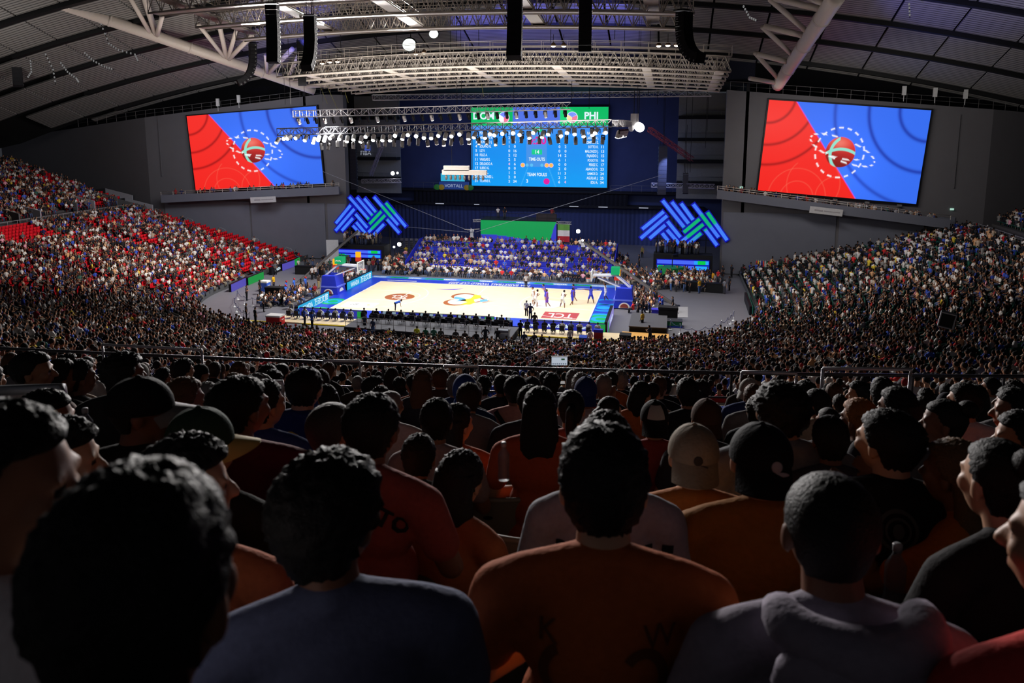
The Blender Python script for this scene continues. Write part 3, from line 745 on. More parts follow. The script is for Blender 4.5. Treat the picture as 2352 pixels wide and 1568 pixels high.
# ================================================================== VIDEO WALLS, SCOREBOARD, LED SCULPTURES
def L3(*c): return np.array(lin(c))
def smooth(e0, e1, x): t = np.clip((x - e0) / (e1 - e0), 0, 1); return t * t * (3 - 2 * t)
def picture(u, v, asp=1.78):
    X, Y = u * asp, v
    bound = (.175 + .45 * (1 - v)) * asp                       # red / blue border
    red = L3(250, 38, 30) * (1 - .25 * v)[..., None] + L3(255, 70, 60) * (.25 * v)[..., None]
    blue = L3(56, 112, 246) * np.ones_like(u)[..., None]
    dTR = np.hypot(X - asp, Y - 1.0); dTL = np.hypot(X, Y - 1.05)
    for r in (.33, .66, 1.03):
        k = np.exp(-((dTR - r) / .022) ** 2) * (.75 if r < 1 else .6); blue = blue * (1 - k[..., None]) + L3(20, 34, 150) * k[..., None]
        sh = smooth(0, .25, r - dTR) * (dTR < r) * .0; blue = blue
    blue = blue * (1 + .35 * (np.exp(-((X - .8) / .5) ** 2) * np.exp(-((Y - .35) / .4) ** 2))[..., None])
    for r in (.30, .54, .76):
        k = np.exp(-((dTL - r) / .016) ** 2) * .75; red = red * (1 - k[..., None]) + L3(150, 6, 10) * k[..., None]
    for cx, cy, r in ((.45, -.05, .33), (.45, -.05, .19), (.88, .0, .22), (.62, .12, .3)):
        d = np.hypot(X - cx, Y - cy); k = np.exp(-((d - r) / .006) ** 2) * .2 * (Y < .34); red = red * (1 - k[..., None]) + L3(255, 140, 110) * k[..., None]
    s = smooth(-.006, .006, X - bound)[..., None]
    img = red * (1 - s) + blue * s
    k = np.exp(-((X - bound) / .006) ** 2)[..., None] * .6; img = img * (1 - k) + L3(235, 60, 230) * k
    # the ball
    cx, cy, R = .49 * asp, .49, .165
    d = np.hypot(X - cx, Y - cy); inside = smooth(R + .006, R - .006, d)[..., None]
    ball = L3(214, 44, 38) * np.ones_like(u)[..., None] * (0.35 + .9 * smooth(-R, R, (Y - cy) + .2 * (X - cx)))[..., None]
    hi = np.exp(-(((X - cx + .02) / .1) ** 2 + ((Y - cy - .1) / .06) ** 2))[..., None]; ball = ball * (1 - .6 * hi) + L3(255, 150, 130) * .6 * hi
    for dd in (np.abs((Y - cy) - .035 + .9 * (X - cx - .02) ** 2 * 2), np.abs(np.hypot(X - cx - .09, Y - cy + .02) - .2) + 1.0 * ((X - cx) > -.02)):
        k = smooth(.02, .012, dd)[..., None]; ball = ball * (1 - k) + L3(150, 232, 212) * k
    img = img * (1 - inside) + ball * inside
    # white dashed orbits
    for ex, ey, rx, ry, ang, nd, half in ((.485 * asp, .485, .27, .27, .15, 18, 0), (.50 * asp, .515, .385, .115, -.3, 17, 1), (.51 * asp, .465, .19, .045, -.1, 8, 2)):
        c, s_ = math.cos(ang), math.sin(ang); x, y = (X - ex) * c + (Y - ey) * s_, -(X - ex) * s_ + (Y - ey) * c
        rr = np.hypot(x / rx, y / ry); th = np.arctan2(y / ry, x / rx)
        gr = np.sqrt((x / rx ** 2) ** 2 + (y / ry ** 2) ** 2) / np.maximum(rr, 1e-3); k = np.exp(-((rr - 1) / np.maximum(gr, 1e-3) / .0085) ** 2) * (np.sin(th * nd) > -.1)
        if half == 0: k = k * (d > R)
        if half == 1: k = k * ((d > R) | (y < 0)) * (np.cos(th) < .999)
        if half == 2: k = k * (y < 0)
        img = img * (1 - k[..., None]) + 1.0 * k[..., None]
    return img * .95
BEZ = mat('screen_bezel', (8, 8, 14), .5)
def video_wall(corners, label):
    TL, TR, BR, BL = [Vector(c) for c in corners]
    c = (TL + TR + BR + BL) / 4; xa = ((TR - TL) + (BR - BL)); W = xa.length / 2; xa.normalize()
    za = ((TL - BL) + (TR - BR)); H = za.length / 2; za = (za - xa * za.dot(xa)).normalized(); ya = za.cross(xa)
    t = thing('video_wall', label, 'screen', c)
    t.rotation_euler = Matrix((xa, ya, za)).transposed().to_euler()
    b = MB(); b.box((0, .2, 0), (W + .35, .4, H + .35)); obj('housing', b, BEZ, t)
    for k in range(5):
        b = MB(); b.box((-W * .4 + W * .2 * k, -.05, -H / 2 - .35), (.5, .3, .25)); obj('cable_box', b, GREYST, t)
    pixel_panel('picture', 300, 170, W, H, picture, parent=t, M=Matrix.Translation((0, -.03, 0)))
    return t
YS = WALLY - .45
video_wall([on_y(433, 266, YS), on_y(732, 244, YS), on_y(738, 421, YS), on_y(446, 438, YS)], 'huge video wall showing a basketball on red and blue, above the red seats')
video_wall([on_y(1758, 230, YS), on_y(2129, 252, YS), on_y(2114, 470, YS), on_y(1749, 436, YS)], 'huge video wall showing a basketball on red and blue, above the green seats')

# --- scoreboard
SY = 44.6
TL, BR = on_y(1082, 247, SY), on_y(1394, 431, SY)
W, H = BR.x - TL.x, TL.z - BR.z; SCc = Vector(((TL.x + BR.x) / 2, SY, (TL.z + BR.z) / 2))
sb = thing('scoreboard', 'giant blue scoreboard screen above the stage with players, clock and team fouls', 'scoreboard', SCc)
b = MB(); b.box((0, .7, 0), (W + .3, 1.34, H + .3)); obj('housing', b, BEZ, sb)
def score_bg(u, v):
    img = L3(16, 146, 246) * np.ones_like(u)[..., None]
    img = img * (1 - .5 * smooth(.45, 0, v)[..., None]) + L3(0, 172, 255) * (.5 * smooth(.45, 0, v))[..., None]
    img = img * (1 - .55 * smooth(.55, .8, v)[..., None]) + L3(96, 150, 250) * (.55 * smooth(.55, .8, v))[..., None]
    top = v > .765
    g = np.where(((u < .31) | (u > .66))[..., None], L3(0, 190, 100), L3(84, 118, 235)) * np.ones_like(u)[..., None]
    d = np.hypot((u - .66) * 1.75, v - .8); g = np.where(((u > .66) & (d < .22))[..., None], L3(20, 220, 120), g)
    img = np.where(top[..., None], g, img)
    for a in (-1, 1):
        xx = .5 + a * (.075 + .055 * (1 - v / .25)); k = np.exp(-((u - xx) / .0025) ** 2) * (v < .24); img = img * (1 - k[..., None] * .6) + L3(90, 200, 255) * k[..., None] * .6
    bx = (np.abs(u - .49) < .075) & (v > .25) & (v < .77); img = np.where(bx[..., None], img * .85 + .06, img)
    return img * .95
pixel_panel('display', 160, 90, W, H, score_bg, parent=sb, M=Matrix.Translation((0, -.02, 0)))
TXW = glow('led_white', (225, 246, 255), 1.0); TXM = glow('led_magenta', (226, 22, 160), 1.0); TXP = glow('led_pink', (250, 190, 225), 1.0)
TXG = glow('led_green', (0, 205, 140), 1.0); TXO = glow('led_orange', (255, 190, 80), 1.0); TXC = glow('led_pale_cyan', (90, 190, 245), 1.0)
def sp(cx, cy, off=.06): return SCc + Vector((((cx - 135) / 2050 - .5) * W, -off, (.5 - (cy - 180) / 1180) * H))   # in zoomed board pixels
def stext(body, cx, cy, size, m, ax='CENTER', bold=.012, sx=1.0, off=.06):
    return text('lettering', body, size, frame(sp(cx, cy, off), (1, 0, 0), (0, 0, 1)), m, sb, ax, 'CENTER', bold=bold, sx=sx)
LS, rowy = .62, [562, 632, 697, 762, 828, 893, 960, 1025, 1090, 1157, 1222, 1287]
nums = ['1', '2', '3', '4', '5', '10', '11', '12', '17', '21', '24', '31']
nml = ['PENA J.', 'MENDOZA R.', 'MONTERO J.', 'SOLANO G.', 'LIZ V.', 'FELIZ A.', 'VARGAS E.', 'DELGADO A.', 'SUERO G.', 'MARIA L.', 'QUINONES L.', 'TOWNS K.']
c1 = ['2', '2', '1', '1', '0', '2', '2', '4', '0', '1', '2', '2']; c2 = ['5', '2', '4', '0', '16', '12', '5', '6', '0', '5', '0', '24']
d1 = ['2', '28', '5', '0', '0', '14', '6', '0', '2', '11', '2', '6']; d2 = ['2', '3', '3', '2', '0', '2', '1', '0', '0', '3', '3', '4']
nmr = ['RAVENA K.', 'CLARKSON J.', 'THOMPSON S.', 'SOTTO K.', 'MALONZO J.', 'FAJARDO J.', 'POGOY R.', 'PEREZ C.', 'ABANDO R.', 'RAMOS D.', 'AGUILAR J.', 'EDU A.']
nr = ['4', '6', '8', '11', '13', '15', '16', '17', '23', '24', '25', '34']
for y, a, n1, s1, s2, e1, e2, n2, r in zip(rowy, nums, nml, c1, c2, d1, d2, nmr, nr):
    stext(a, 212, y, LS, TXW); stext(n1, 265, y, LS, TXW, 'LEFT', sx=.62); stext(s1, 720, y, LS, TXP if s1 == '4' else TXW); stext(s2, 806, y, LS, TXW)
    stext(e1, 1478, y, LS, TXW); stext(e2, 1568, y, LS, TXP if e2 == '4' else TXW); stext(n2, 2052, y, LS, TXW, 'RIGHT', sx=.62); stext(r, 2110, y, LS, TXW)
stext('4:20', 1140, 675, 1.75, TXM, bold=.05, sx=1.05)
def sbox(cx, cy, w_, h, m, nm='panel', off=.05):
    b = MB(); b.box(sp(cx, cy, off) - SCc, (w_, .02, h)); return obj(nm, b, m, sb)
sbox(1140, 840, 1.75, .85, TXG); stext('14', 1140, 842, .8, TXW, bold=.02, off=.08)
sbox(1145, 510, 1.75, .8, TXG); stext('1-4', 1145, 505, .7, TXW, bold=.02, off=.08)
stext('TIME-OUTS', 1140, 950, .72, TXW, sx=.75, bold=.02); stext('TEAM FOULS', 1142, 1180, .75, TXW, sx=.78, bold=.02); stext('3', 995, 1280, .78, TXW, bold=.02)
for cx, cy, m, s in ((926, 1038, TXO, .3), (992, 1038, TXC, .27), (1060, 1038, TXC, .27), (1217, 1038, TXC, .27), (1290, 1038, TXO, .3), (1356, 1038, TXO, .3), (1288, 1280, TXM, .4)):
    q = sp(cx, cy) - SCc
    if m is not TXC:
        b = MB(); b.prism([q + Vector((1.35 * s * math.cos(a), .01, 1.35 * s * math.sin(a))) for a in np.linspace(0, 2 * math.pi, 9)[:-1]], (0, .01, 0)); obj('dot_ring', b, TXP if m is TXO else TXM, sb)
    b = MB(); b.prism([q + Vector((s * math.cos(a), -.01, s * math.sin(a))) for a in np.linspace(0, 2 * math.pi, 17)[:-1]], (0, .01, 0)); obj('dot', b, m, sb)
text('lettering', 'DOM', 1.6, frame(sp(330, 310), (1, 0, 0), (0, 0, 1)), TXW, sb, bold=.05)
text('lettering', 'PHI', 1.6, frame(sp(1940, 310), (1, 0, 0), (0, 0, 1)), TXW, sb, bold=.05)
for cx, cols in ((640, (L3(60, 90, 240), L3(235, 235, 240), L3(230, 40, 50))), (1660, (L3(70, 110, 230), L3(250, 210, 80), L3(225, 60, 60)))):
    b = MB(); q = sp(cx, 330) - SCc
    b.prism([q + Vector((.95 * math.cos(a), 0, .95 * math.sin(a))) for a in np.linspace(0, 2 * math.pi, 25)[:-1]], (0, .01, 0)); obj('flag_disc', b, TXW, sb)
    for k, c in enumerate(cols):
        b = MB(); a0, a1 = 2.1 * k + .5, 2.1 * k + 2.5
        b.prism([q + Vector((0, -.02, 0))] + [q + Vector((.85 * math.cos(a), -.02, .85 * math.sin(a))) for a in np.linspace(a0, a1, 9)], (0, .01, 0))
        mm = bpy.data.materials.new('flag_led'); mm.use_nodes = True; mm.node_tree.nodes['Principled BSDF'].inputs['Emission Color'].default_value = (*c, 1); mm.node_tree.nodes['Principled BSDF'].inputs['Emission Strength'].default_value = 1
        obj('flag_segment', b, mm, sb)

# --- zigzag LED sculptures: every bar a light box
BARS_R = [((1070, 120), (1360, 480)), ((1195, 140), (1420, 430)), ((1320, 160), (1480, 380)), ((1485, 170), (1825, 615)), ((1675, 280), (1940, 655)), ((1640, 505), (1805, 725)), ((1085, 270), (795, 505)), ((1130, 325), (775, 630)), ((1105, 450), (895, 630)), ((1135, 400), (1310, 615)), ((1130, 515), (1315, 725)), ((1065, 560), (1165, 690)), ((1570, 370), (1355, 550)), ((1620, 440), (1325, 675)), ((1590, 560), (1390, 725))]
BARS_L = [((365, 190), (630, 490)), ((470, 195), (680, 440)), ((570, 210), (725, 395)), ((700, 190), (1025, 565)), ((860, 270), (1130, 590)), ((875, 490), (1040, 675)), ((385, 300), (185, 545)), ((435, 350), (180, 645)), ((415, 475), (265, 645)), ((450, 420), (610, 605)), ((460, 530), (640, 745)), ((415, 575), (500, 665)), ((800, 385), (640, 555)), ((850, 435), (625, 665)), ((835, 555), (690, 705))]
EDGE = glow('deep_blue_led_edge', (10, 14, 190), .8)
def zigzag(bars, x0, y0, Y, wid, gc, label):
    P = [(on_y(x0 + a[0] / 5.88, y0 + a[1] / 5.88, Y), on_y(x0 + b_[0] / 5.88, y0 + b_[1] / 5.88, Y)) for a, b_ in bars]
    c = sum((p + q for p, q in P), Vector()) / (2 * len(P)); base = Vector((c.x, Y, 0))
    t = thing('led_zigzag', label, 'light sculpture', base)
    g = on_y(x0 + gc[0] / 5.88, y0 + gc[1] / 5.88, Y)
    for p, q in P:
        d = (q - p); ln = d.length; ax = d.normalized(); za = Vector((0, 1, 0)); sd = ax.cross(za)
        M = Matrix((ax, za, sd if sd.z > 0 else sd)).transposed().to_4x4(); M.translation = (p + q) / 2 - base
        b = MB(); b.box((0, .16, 0), (ln + .32, .3, wid + .26)); o = obj('bar', b, EDGE, t); o.matrix_local = M
        def col(u, v):
            w3 = np.stack([p.x + (q.x - p.x) * u, p.z + (q.z - p.z) * u], -1)
            f = (w3[..., 0] - g.x) * .8 + (w3[..., 1] - g.z) * .62; e = -(w3[..., 0] - g.x) * .62 + (w3[..., 1] - g.z) * .8
            k = smooth(1.15, .95, np.abs(e)) * smooth(2.7, 2.4, np.abs(f))
            n = .5 + .5 * np.sin(w3[..., 0] * 2.1 + w3[..., 1] * 1.3)
            blue = L3(66, 128, 250) * (1 - .25 * n)[..., None] + L3(60, 80, 245) * (.25 * n)[..., None]
            return blue * (1 - k[..., None]) + L3(6, 178, 112) * k[..., None]
        pixel_panel('bar_light', 26, 2, ln, wid, col, parent=t, M=M @ Matrix.Translation((0, -.02, 0)))
    b = MB()
    for dx in (-3.2, 0, 3.2): b.bar((dx, .36, 0), (dx, .36, 7.5), .06, 6)
    for z in (4.6, 6.2): b.bar((-4.2, .36, z), (4.2, .36, z), .05, 5)
    obj('support_frame', b, DARK, t)
    return t
zigzag(BARS_L, 740, 420, 21.0, .42, (800, 440), 'blue and green zigzag LED sculpture left of the press seats')
zigzag(BARS_R, 1340, 440, 21.0, .45, (1590, 440), 'blue and green zigzag LED sculpture right of the press seats')
# LED-fronted stages under the sculptures
def led_stage(pa, pb, za, zb, dep, label):
    c = (pa + pb) / 2; W_ = pb.x - pa.x
    t = thing('led_stage', label, 'stage', (c.x, c.y, 0))
    b = MB(); b.box((0, dep / 2 + .1, zb / 2 + .3), (W_ + .8, dep, zb + .6)); obj('platform', b, BLACKW, t)
    for k in range(2):
        h = (zb - za) / 2
        def col(u, v, k=k):
            g = (np.abs(u - (.86 if k else .1)) < .08); cy = (u > .72) | ((u < .22) & (k == 0))
            img = np.where(cy[..., None], L3(40, 160, 255), L3(72, 104, 246)); return np.where(g[..., None], L3(0, 200, 70), img) * np.ones_like(u)[..., None]
        b = MB(); b.box((0, 0, za + h * (k + .5)), (W_, .1, h)); obj('led_frame', b, EDGE, t)
        pixel_panel('led_strip', 60, 2, W_ - .2, h - .2, col, parent=t, M=Matrix.Translation((0, -.08, za + h * (k + .5))))
    return t
led_stage(on_y(773, 570, 18.6), on_y(875, 570, 18.6), 1.0, 2.2, 2.3, 'black stage with a blue LED front under the left zigzag sculpture')
led_stage(on_y(1508, 594, 18.6), on_y(1630, 594, 18.6), 0.95, 2.35, 2.3, 'black stage with a blue LED front under the right zigzag sculpture')
# white notice boards on the balconies
for px, py, px2, py2, lb in ((575, 451, 634, 466, 'long white sign panel on the wall below the left video wall'), (1860, 474, 1935, 496, 'long white sign panel on the balcony below the right video wall')):
    a, c = on_y(px, py, WALLY - 1.9), on_y(px2, py2, WALLY - 1.9)
    t = thing('sign_panel', lb, 'sign', (a + c) / 2); t.rotation_euler = (0, -.06 if px < 1000 else .1, 0)
    b = MB(); b.box((0, 0, 0), (c.x - a.x, .12, .85)); obj('board', b, mat('white_sign', (188, 186, 188), .5), t)
    b = MB(); b.box((-.9, -.07, 0), (1.0, .02, .2)); b.box((.7, -.07, 0), (1.9, .02, .12)); obj('print_mark', b, mat('grey_print', (150, 146, 150), .6), t)
# exit signs
for i, (px, py, Y) in enumerate([(2187, 481, WALLY - .2), (1703, 431, WALLY - .2), (505, 425, WALLY - .2)]):
    b = MB(); b.box((0, 0, 0), (.38, .1, .16)); b.box((0, .08, .03), (.42, .1, .24)); o = obj('exit_sign', b, glow('exit_glow', (190, 240, 220), .7), loc=on_y(px, py, Y))
    tag(o, ['small lit green-white exit sign on the wall above the green seats', 'small lit exit sign left of the right video wall', 'small dim sign under the left video wall'][i], 'sign')
# sponsor booth on the gallery
p = on_y(1043, 426, 43.75); p.z = 9.45
t = thing('sponsor_booth', 'small blue booth with yellow and green pattern left under the scoreboard', 'booth', p)
b = MB(); b.box((0, 0, .1), (5.2, .3, 1.3)); obj('front', b, glow('booth_blue', (40, 70, 150), .5), t)
for x, c, n in ((-3.0, (60, 150, 70), 'g'), (-2.2, (200, 170, 50), 'y'), (2.3, (200, 170, 50), 'y'), (2.9, (60, 150, 70), 'g')):
    b = MB(); b.ell((x, -.1, -.2), (.6, .2, .5), 10, 6); obj('leaf_shape', b, glow('booth_' + n, c, .2), t, True)
b = MB(); b.box((-.2, -.1, 1.5), (4.2, .2, 1.3)); obj('screen', b, glow('booth_screen', (60, 190, 230), .8), t)
text('lettering', 'VORTALL', .75, frame(p + Vector((0, -.22, .05)), (1, 0, 0), (0, 0, 1)), glow('booth_text', (170, 185, 215), .8), t)
# hall letters on the grey wall left of the stage
p = on_y(844, 347, 38.6)
t = thing('wall_lettering', 'small hanging letters with a blue box on the dark wall left of stage', 'sign', p)
b = MB(); b.box((0, 0, .55), (1.0, .1, .9)); obj('blue_box', b, glow('letter_box', (70, 90, 190), .8), t)
text('lettering', 'FIBA', 1.0, frame(p + Vector((-.3, -.05, -.35)), (1, 0, 0), (0, 0, 1)), glow('letter_white', (170, 175, 190), .7), t)
# ================================================================== COURT AND FLOOR THINGS
def mat_wood():
    m = bpy.data.materials.new('maple_court_boards'); m.use_nodes = True
    nt = m.node_tree; b = nt.nodes['Principled BSDF']
    tc = nt.nodes.new('ShaderNodeTexCoord'); mp = nt.nodes.new('ShaderNodeMapping'); mp.inputs['Scale'].default_value = (.5, 9, 1)
    nt.links.new(tc.outputs['Object'], mp.inputs[0])
    n = nt.nodes.new('ShaderNodeTexNoise'); n.inputs['Scale'].default_value = 1.6; n.inputs['Detail'].default_value = 3
    nt.links.new(mp.outputs[0], n.inputs['Vector'])
    cr = nt.nodes.new('ShaderNodeValToRGB'); nt.links.new(n.outputs['Fac'], cr.inputs[0])
    cr.color_ramp.elements[0].position = .3; cr.color_ramp.elements[0].color = (*lin((232, 208, 166)), 1); cr.color_ramp.elements[1].position = .7; cr.color_ramp.elements[1].color = (*lin((246, 228, 190)), 1)
    nt.links.new(cr.outputs['Color'], b.inputs['Base Color']); b.inputs['Roughness'].default_value = .32; b.inputs['Specular IOR Level'].default_value = .4
    return m
WOOD = mat_wood()
PBLUE = mat('court_blue_paint', (34, 58, 190), .35, var=.06, scale=1)
PGRN = mat('court_green_paint', (18, 168, 92), .35, var=.05)
PCYN = mat('court_cyan_paint', (30, 150, 226), .35, var=.05)
PWHT = mat('court_white_paint', (238, 238, 232), .35, var=.03)
PBRN = mat('court_brown_print', (150, 84, 44), .4, var=.05)
PRED = mat('court_red_print', (170, 66, 66), .4, var=.05)
PYEL = mat('court_yellow_print', (240, 200, 40), .4, var=.05)
PLBL = mat('court_light_blue_print', (94, 160, 214), .4, var=.05)
PPUR = mat('court_purple_print', (92, 60, 190), .4, var=.05)
m_ = MB(); m_.box((-.2, .15, .06), (32.6, 21.6, .12)); CT = struct('floor_court', m_, PBLUE)
ZC = .124
def flat(name, poly, m, z=0.0, parent=CT, th=.003):
    b = MB(); b.prism([Vector((p[0], p[1], ZC + z)) for p in poly], (0, 0, th)); return obj(name, b, m, parent)
def ring_poly(cx, cy, r, n=48, ry=None, a0=0, a1=2 * math.pi): return [(cx + r * math.cos(a), cy + (ry or r) * math.sin(a)) for a in np.linspace(a0, a1, n + 1)[:(-1 if a1 - a0 > 6.2 else None)]]
def stroke(name, pts, w_, m, z=.008, closed=False):
    b = MB(); n = len(pts)
    for i in range(n if closed else n - 1):
        a, c = Vector((*pts[i], 0)), Vector((*pts[(i + 1) % n], 0)); t = (c - a).normalized(); s = Vector((-t.y, t.x, 0)) * w_ / 2; e = t * w_ * .3
        b.prism([a - s - e + UP * (ZC + z), c - s + e + UP * (ZC + z), c + s + e + UP * (ZC + z), a + s - e + UP * (ZC + z)], (0, 0, .002))
    return obj(name, b, m, CT)
flat('wood_floor', [(-14, -7.5), (14, -7.5), (14, 7.5), (-14, 7.5)], WOOD)
LW = .1
stroke('boundary_line', [(-14, -7.5), (14, -7.5), (14, 7.5), (-14, 7.5)], .12, PWHT, closed=True)
stroke('halfway_line', [(0, -7.5), (0, 7.5)], LW, PWHT); stroke('centre_circle', ring_poly(0, 0, 1.8), LW, PWHT, closed=True)
for s in (-1, 1):
    stroke('key_line', [(s * 14, 2.45), (s * 8.2, 2.45), (s * 8.2, -2.45), (s * 14, -2.45)], LW, PWHT)
    arc = [(s * (12.4 - 6.75 * math.cos(a)), 6.75 * math.sin(a)) for a in np.linspace(-1.37, 1.37, 40)]
    stroke('three_point_line', [(s * 14, -6.6)] + arc + [(s * 14, 6.6)], LW, PWHT)
    stroke('free_throw_circle', [(s * (8.2 - 1.8 * math.cos(a)), 1.8 * math.sin(a)) for a in np.linspace(-1.57, 1.57, 20)], LW, PWHT)
def flip_text(body, size, x, y, m, z=.016, sx=1.0): return text('court_lettering', body, size, frame((x, y, ZC + z), (-1, 0, 0), (0, -1, 0)), m, CT, bold=.012 * size, sx=sx)
flat('round_print', ring_poly(-8.55, -.6, 1.72), PBRN, .006); flip_text('TCL', 2.1, -8.55, -.6, PWHT, .014, .55)
flat('round_print', ring_poly(8.55, -.7, 1.9), PWHT, .006)
flat('banner_print', [(9.05, -4.15), (12.75, -4.15), (12.7, -6.95), (9.05, -6.95)], PRED, .006); flip_text('TCL', 2.5, 10.9, -5.55, PWHT, .014, .6)
flat('banner_print', [(-13.45, -4.1), (-9.65, -4.1), (-9.6, -6.45), (-13.3, -6.45)], PWHT, .006)
flip_text('go', .9, -12.2, -5.3, mat('grey_mark', (120, 124, 120), .5), .014); flat('dot_print', ring_poly(-10.5, -5.2, .18, 14), mat('lime_dot', (200, 215, 60), .5), .012)
# central emblem: rounded double-lobe shape pointing to one side
def lobe(k):
    pts = []
    for a in np.linspace(.55, 2 * math.pi - .55, 60):
        r = 1.0 + .16 * math.cos(2 * a)
        pts.append((-1.0 + 2.25 * k * r * math.cos(a) * .95, -.3 + 2.55 * k * r * math.sin(a) - (.62 * k * math.exp(-((a - math.pi) / .35) ** 2)) * 0))
    return pts
def heart(k):
    pts = []
    for t in np.linspace(0, 2 * math.pi, 80)[:-1]:
        hx = 16 * math.sin(t) ** 3; hy = 13 * math.cos(t) - 5 * math.cos(2 * t) - 2 * math.cos(3 * t) - math.cos(4 * t)
        pts.append((-.75 - hy * .175 * k + .3 * (1 - k), -.35 + hx * .2 * k))
    return pts
flat('emblem_outline', heart(1.0), PBRN, .006); flat('emblem_field', heart(.82), PWHT, .010)
flat('emblem_yellow', [(-.35, 2.35), (.55, 1.9), (.75, .6), (.2, -.3), (.7, -1.6), (.4, -2.7), (-.7, -2.9), (-.2, -1.6), (-1.3, -.9), (-.3, .3)], PYEL, .014)
flat('emblem_blue', [(-2.3, .9), (-1.0, .2), (-.5, -.9), (-1.6, -1.6), (-1.4, -.6), (-2.2, -.2)], PLBL, .014); flat('emblem_blue', [(.9, -.2), (1.6, .2), (2.0, -.7), (1.2, -1.3)], PLBL, .014)
flat('emblem_red', [(1.5, -1.6), (2.9, -.2), (1.5, -1.3)], PRED, .014)
flat('tick_print', [(-5.9, 4.35), (-4.0, 4.75), (-2.5, 5.35), (-3.4, 4.35), (-3.9, 4.25)], PPUR, .006)
flip_text('FIBA BASKETBALL WORLD CUP 2023', 1.55, -.1, 8.5, PWHT, .012, .41)
stroke('apron_line', [(-13.4, 8.3), (-9.6, 8.3)], .22, PWHT, .01); stroke('apron_line', [(11.0, 8.2), (13.8, 8.2)], .16, PWHT, .01)
flat('apron_band', [(-16.3, 9.5), (16.0, 9.5), (16.0, 10.9), (-16.3, 10.9)], mat('apron_cyan_band', (64, 132, 222), .35, var=.1, scale=1.5), .004)
for k in range(7):
    x = -15.2 + k * 4.75
    flat('apron_tag', [(x - .95, 9.75), (x + .95, 9.75), (x + .95, 10.6), (x - .95, 10.6)], mat('apron_tag_pale', (150, 178, 226), .4), .01)
    b = MB()
    for q in range(7): b.box((x - .72 + q * .24, 10.15, ZC + .016), (.15, .34 + .1 * (q % 3), .003))
    obj('tag_print', b, PWHT, CT)
    if k < 6:
        for q in range(5):
            xx = x + 1.4 + q * .5; flat('apron_leaf', [(xx, 9.8 + .25 * (q % 2)), (xx + .55, 9.7), (xx + .8, 10.3), (xx + .3, 10.55)], PGRN, .011)
for cx, cy, rs in ((15.2, -6.2, ((2.4, PCYN), (1.7, PGRN), (1.1, PCYN), (.6, PGRN))), (15.0, -1.2, ((1.7, PCYN), (1.2, PBLUE), (.8, PCYN))), (15.1, 1.6, ((1.5, PCYN), (1.0, PBLUE))), (-15.1, -4.3, ((1.5, PGRN), (1.0, PCYN), (.6, PGRN))), (-14.9, -8.8, ((1.6, PGRN), (.9, PCYN)))):
    for k, (r, m) in enumerate(rs):
        lo, hi = (14.15, 16.05) if cx > 0 else (-16.45, -14.15)
        flat('apron_swirl', [(min(max(x, lo), hi), max(y, -10.5)) for x, y in ring_poly(cx, cy, r, 32)], m, .004 + .003 * k)

# --- advertising boards
def board(a, c, h, face, label, words=(), tcol=None, stripes=(), two=False, group=None):
    a, c = Vector((*a, 0)), Vector((*c, 0)); d = c - a; ln = d.length; ax = d.normalized(); nrm = Vector((ax.y, -ax.x, 0))   # faces right of a->c
    t = thing('advertising_board', label, 'advertising board', (a + c) / 2, math.atan2(ax.y, ax.x), group)
    b = MB(); b.box((0, .18, h / 2), (ln, .3, h)); obj('case', b, BEZ, t)
    b = MB(); b.box((0, .0, h / 2), (ln - .04, .05, h - .04)); obj('display', b, face, t)
    for f0, f1, m in stripes:
        b = MB(); b.box((-ln / 2 + ln * (f0 + f1) / 2, -.035, h / 2), (ln * (f1 - f0), .03, h - .06)); obj('display_patch', b, m, t)
    for f, wd, sz, sx in words:
        q = (a + c) / 2 + ax * (ln * (f - .5)) + nrm * .08 + UP * h * .5
        text('lettering', wd, sz, frame(q, ax, UP), tcol or TXW, t, bold=.012, sx=sx)
    return t
LEDC = glow('led_cyan', (20, 170, 224), .9); LEDB = glow('led_blue', (44, 52, 176), .75); LEDV = glow('led_violet', (92, 84, 196), .75); LEDG = glow('led_grass', (24, 160, 70), .75); LEDLV = glow('led_lavender', (150, 140, 220), .8)
board((-16.0, -11.0), (-16.0, -3.4), 1.05, LEDC, 'cyan advertising board with white letters at the left court end, nearer one', [(.28, 'WANDA', .8, .8), (.72, '\u4e07\u8fbe\u6587\u65c5', .85, 1.0)])
board((-16.0, 1.6), (-16.0, 9.4), 1.05, LEDC, 'cyan advertising board with white letters at the left court end, farther one', [(.28, 'WANDA', .8, .8), (.72, '\u4e07\u8fbe\u6587\u65c5', .85, 1.0)])
for y, s in ((-9.6, 1), (-5.5, 1), (2.8, 1), (7.3, 1)): pass
for a, c, lb, w3, st in (((-16.4, -10.6), (-8.5, -10.9), 'long violet-blue courtside board behind the left team bench', [(.2, 'Wanda', .5, 1), (.5, 'Wanda Film', .5, 1), (.75, 'Wanda', .5, 1)], [(.89, 1.0, LEDG)]),
                         ((-6.5, -10.4), (4.9, -10.4), 'long blue courtside board behind the scorers table', [(.06, 'F', .4, 1)], [(.92, 1.0, LEDG)]),
                         ((7.8, -10.9), (16.0, -10.9), 'long violet-blue courtside board behind the right team bench', [(.1, 'Wanda', .5, 1), (.45, 'Wanda Film', .5, 1), (.75, 'Wanda', .5, 1)], [(.9, 1.0, LEDG)])):
    board(a, c, .85, LEDB, lb, w3, None, st)
board((16.25, -10.9), (16.25, -3.8), 1.05, LEDLV, 'lavender advertising board closing the right court end', [(.5, 'WANDA', .7, 1.2)], None, [(0, .12, LEDG)])
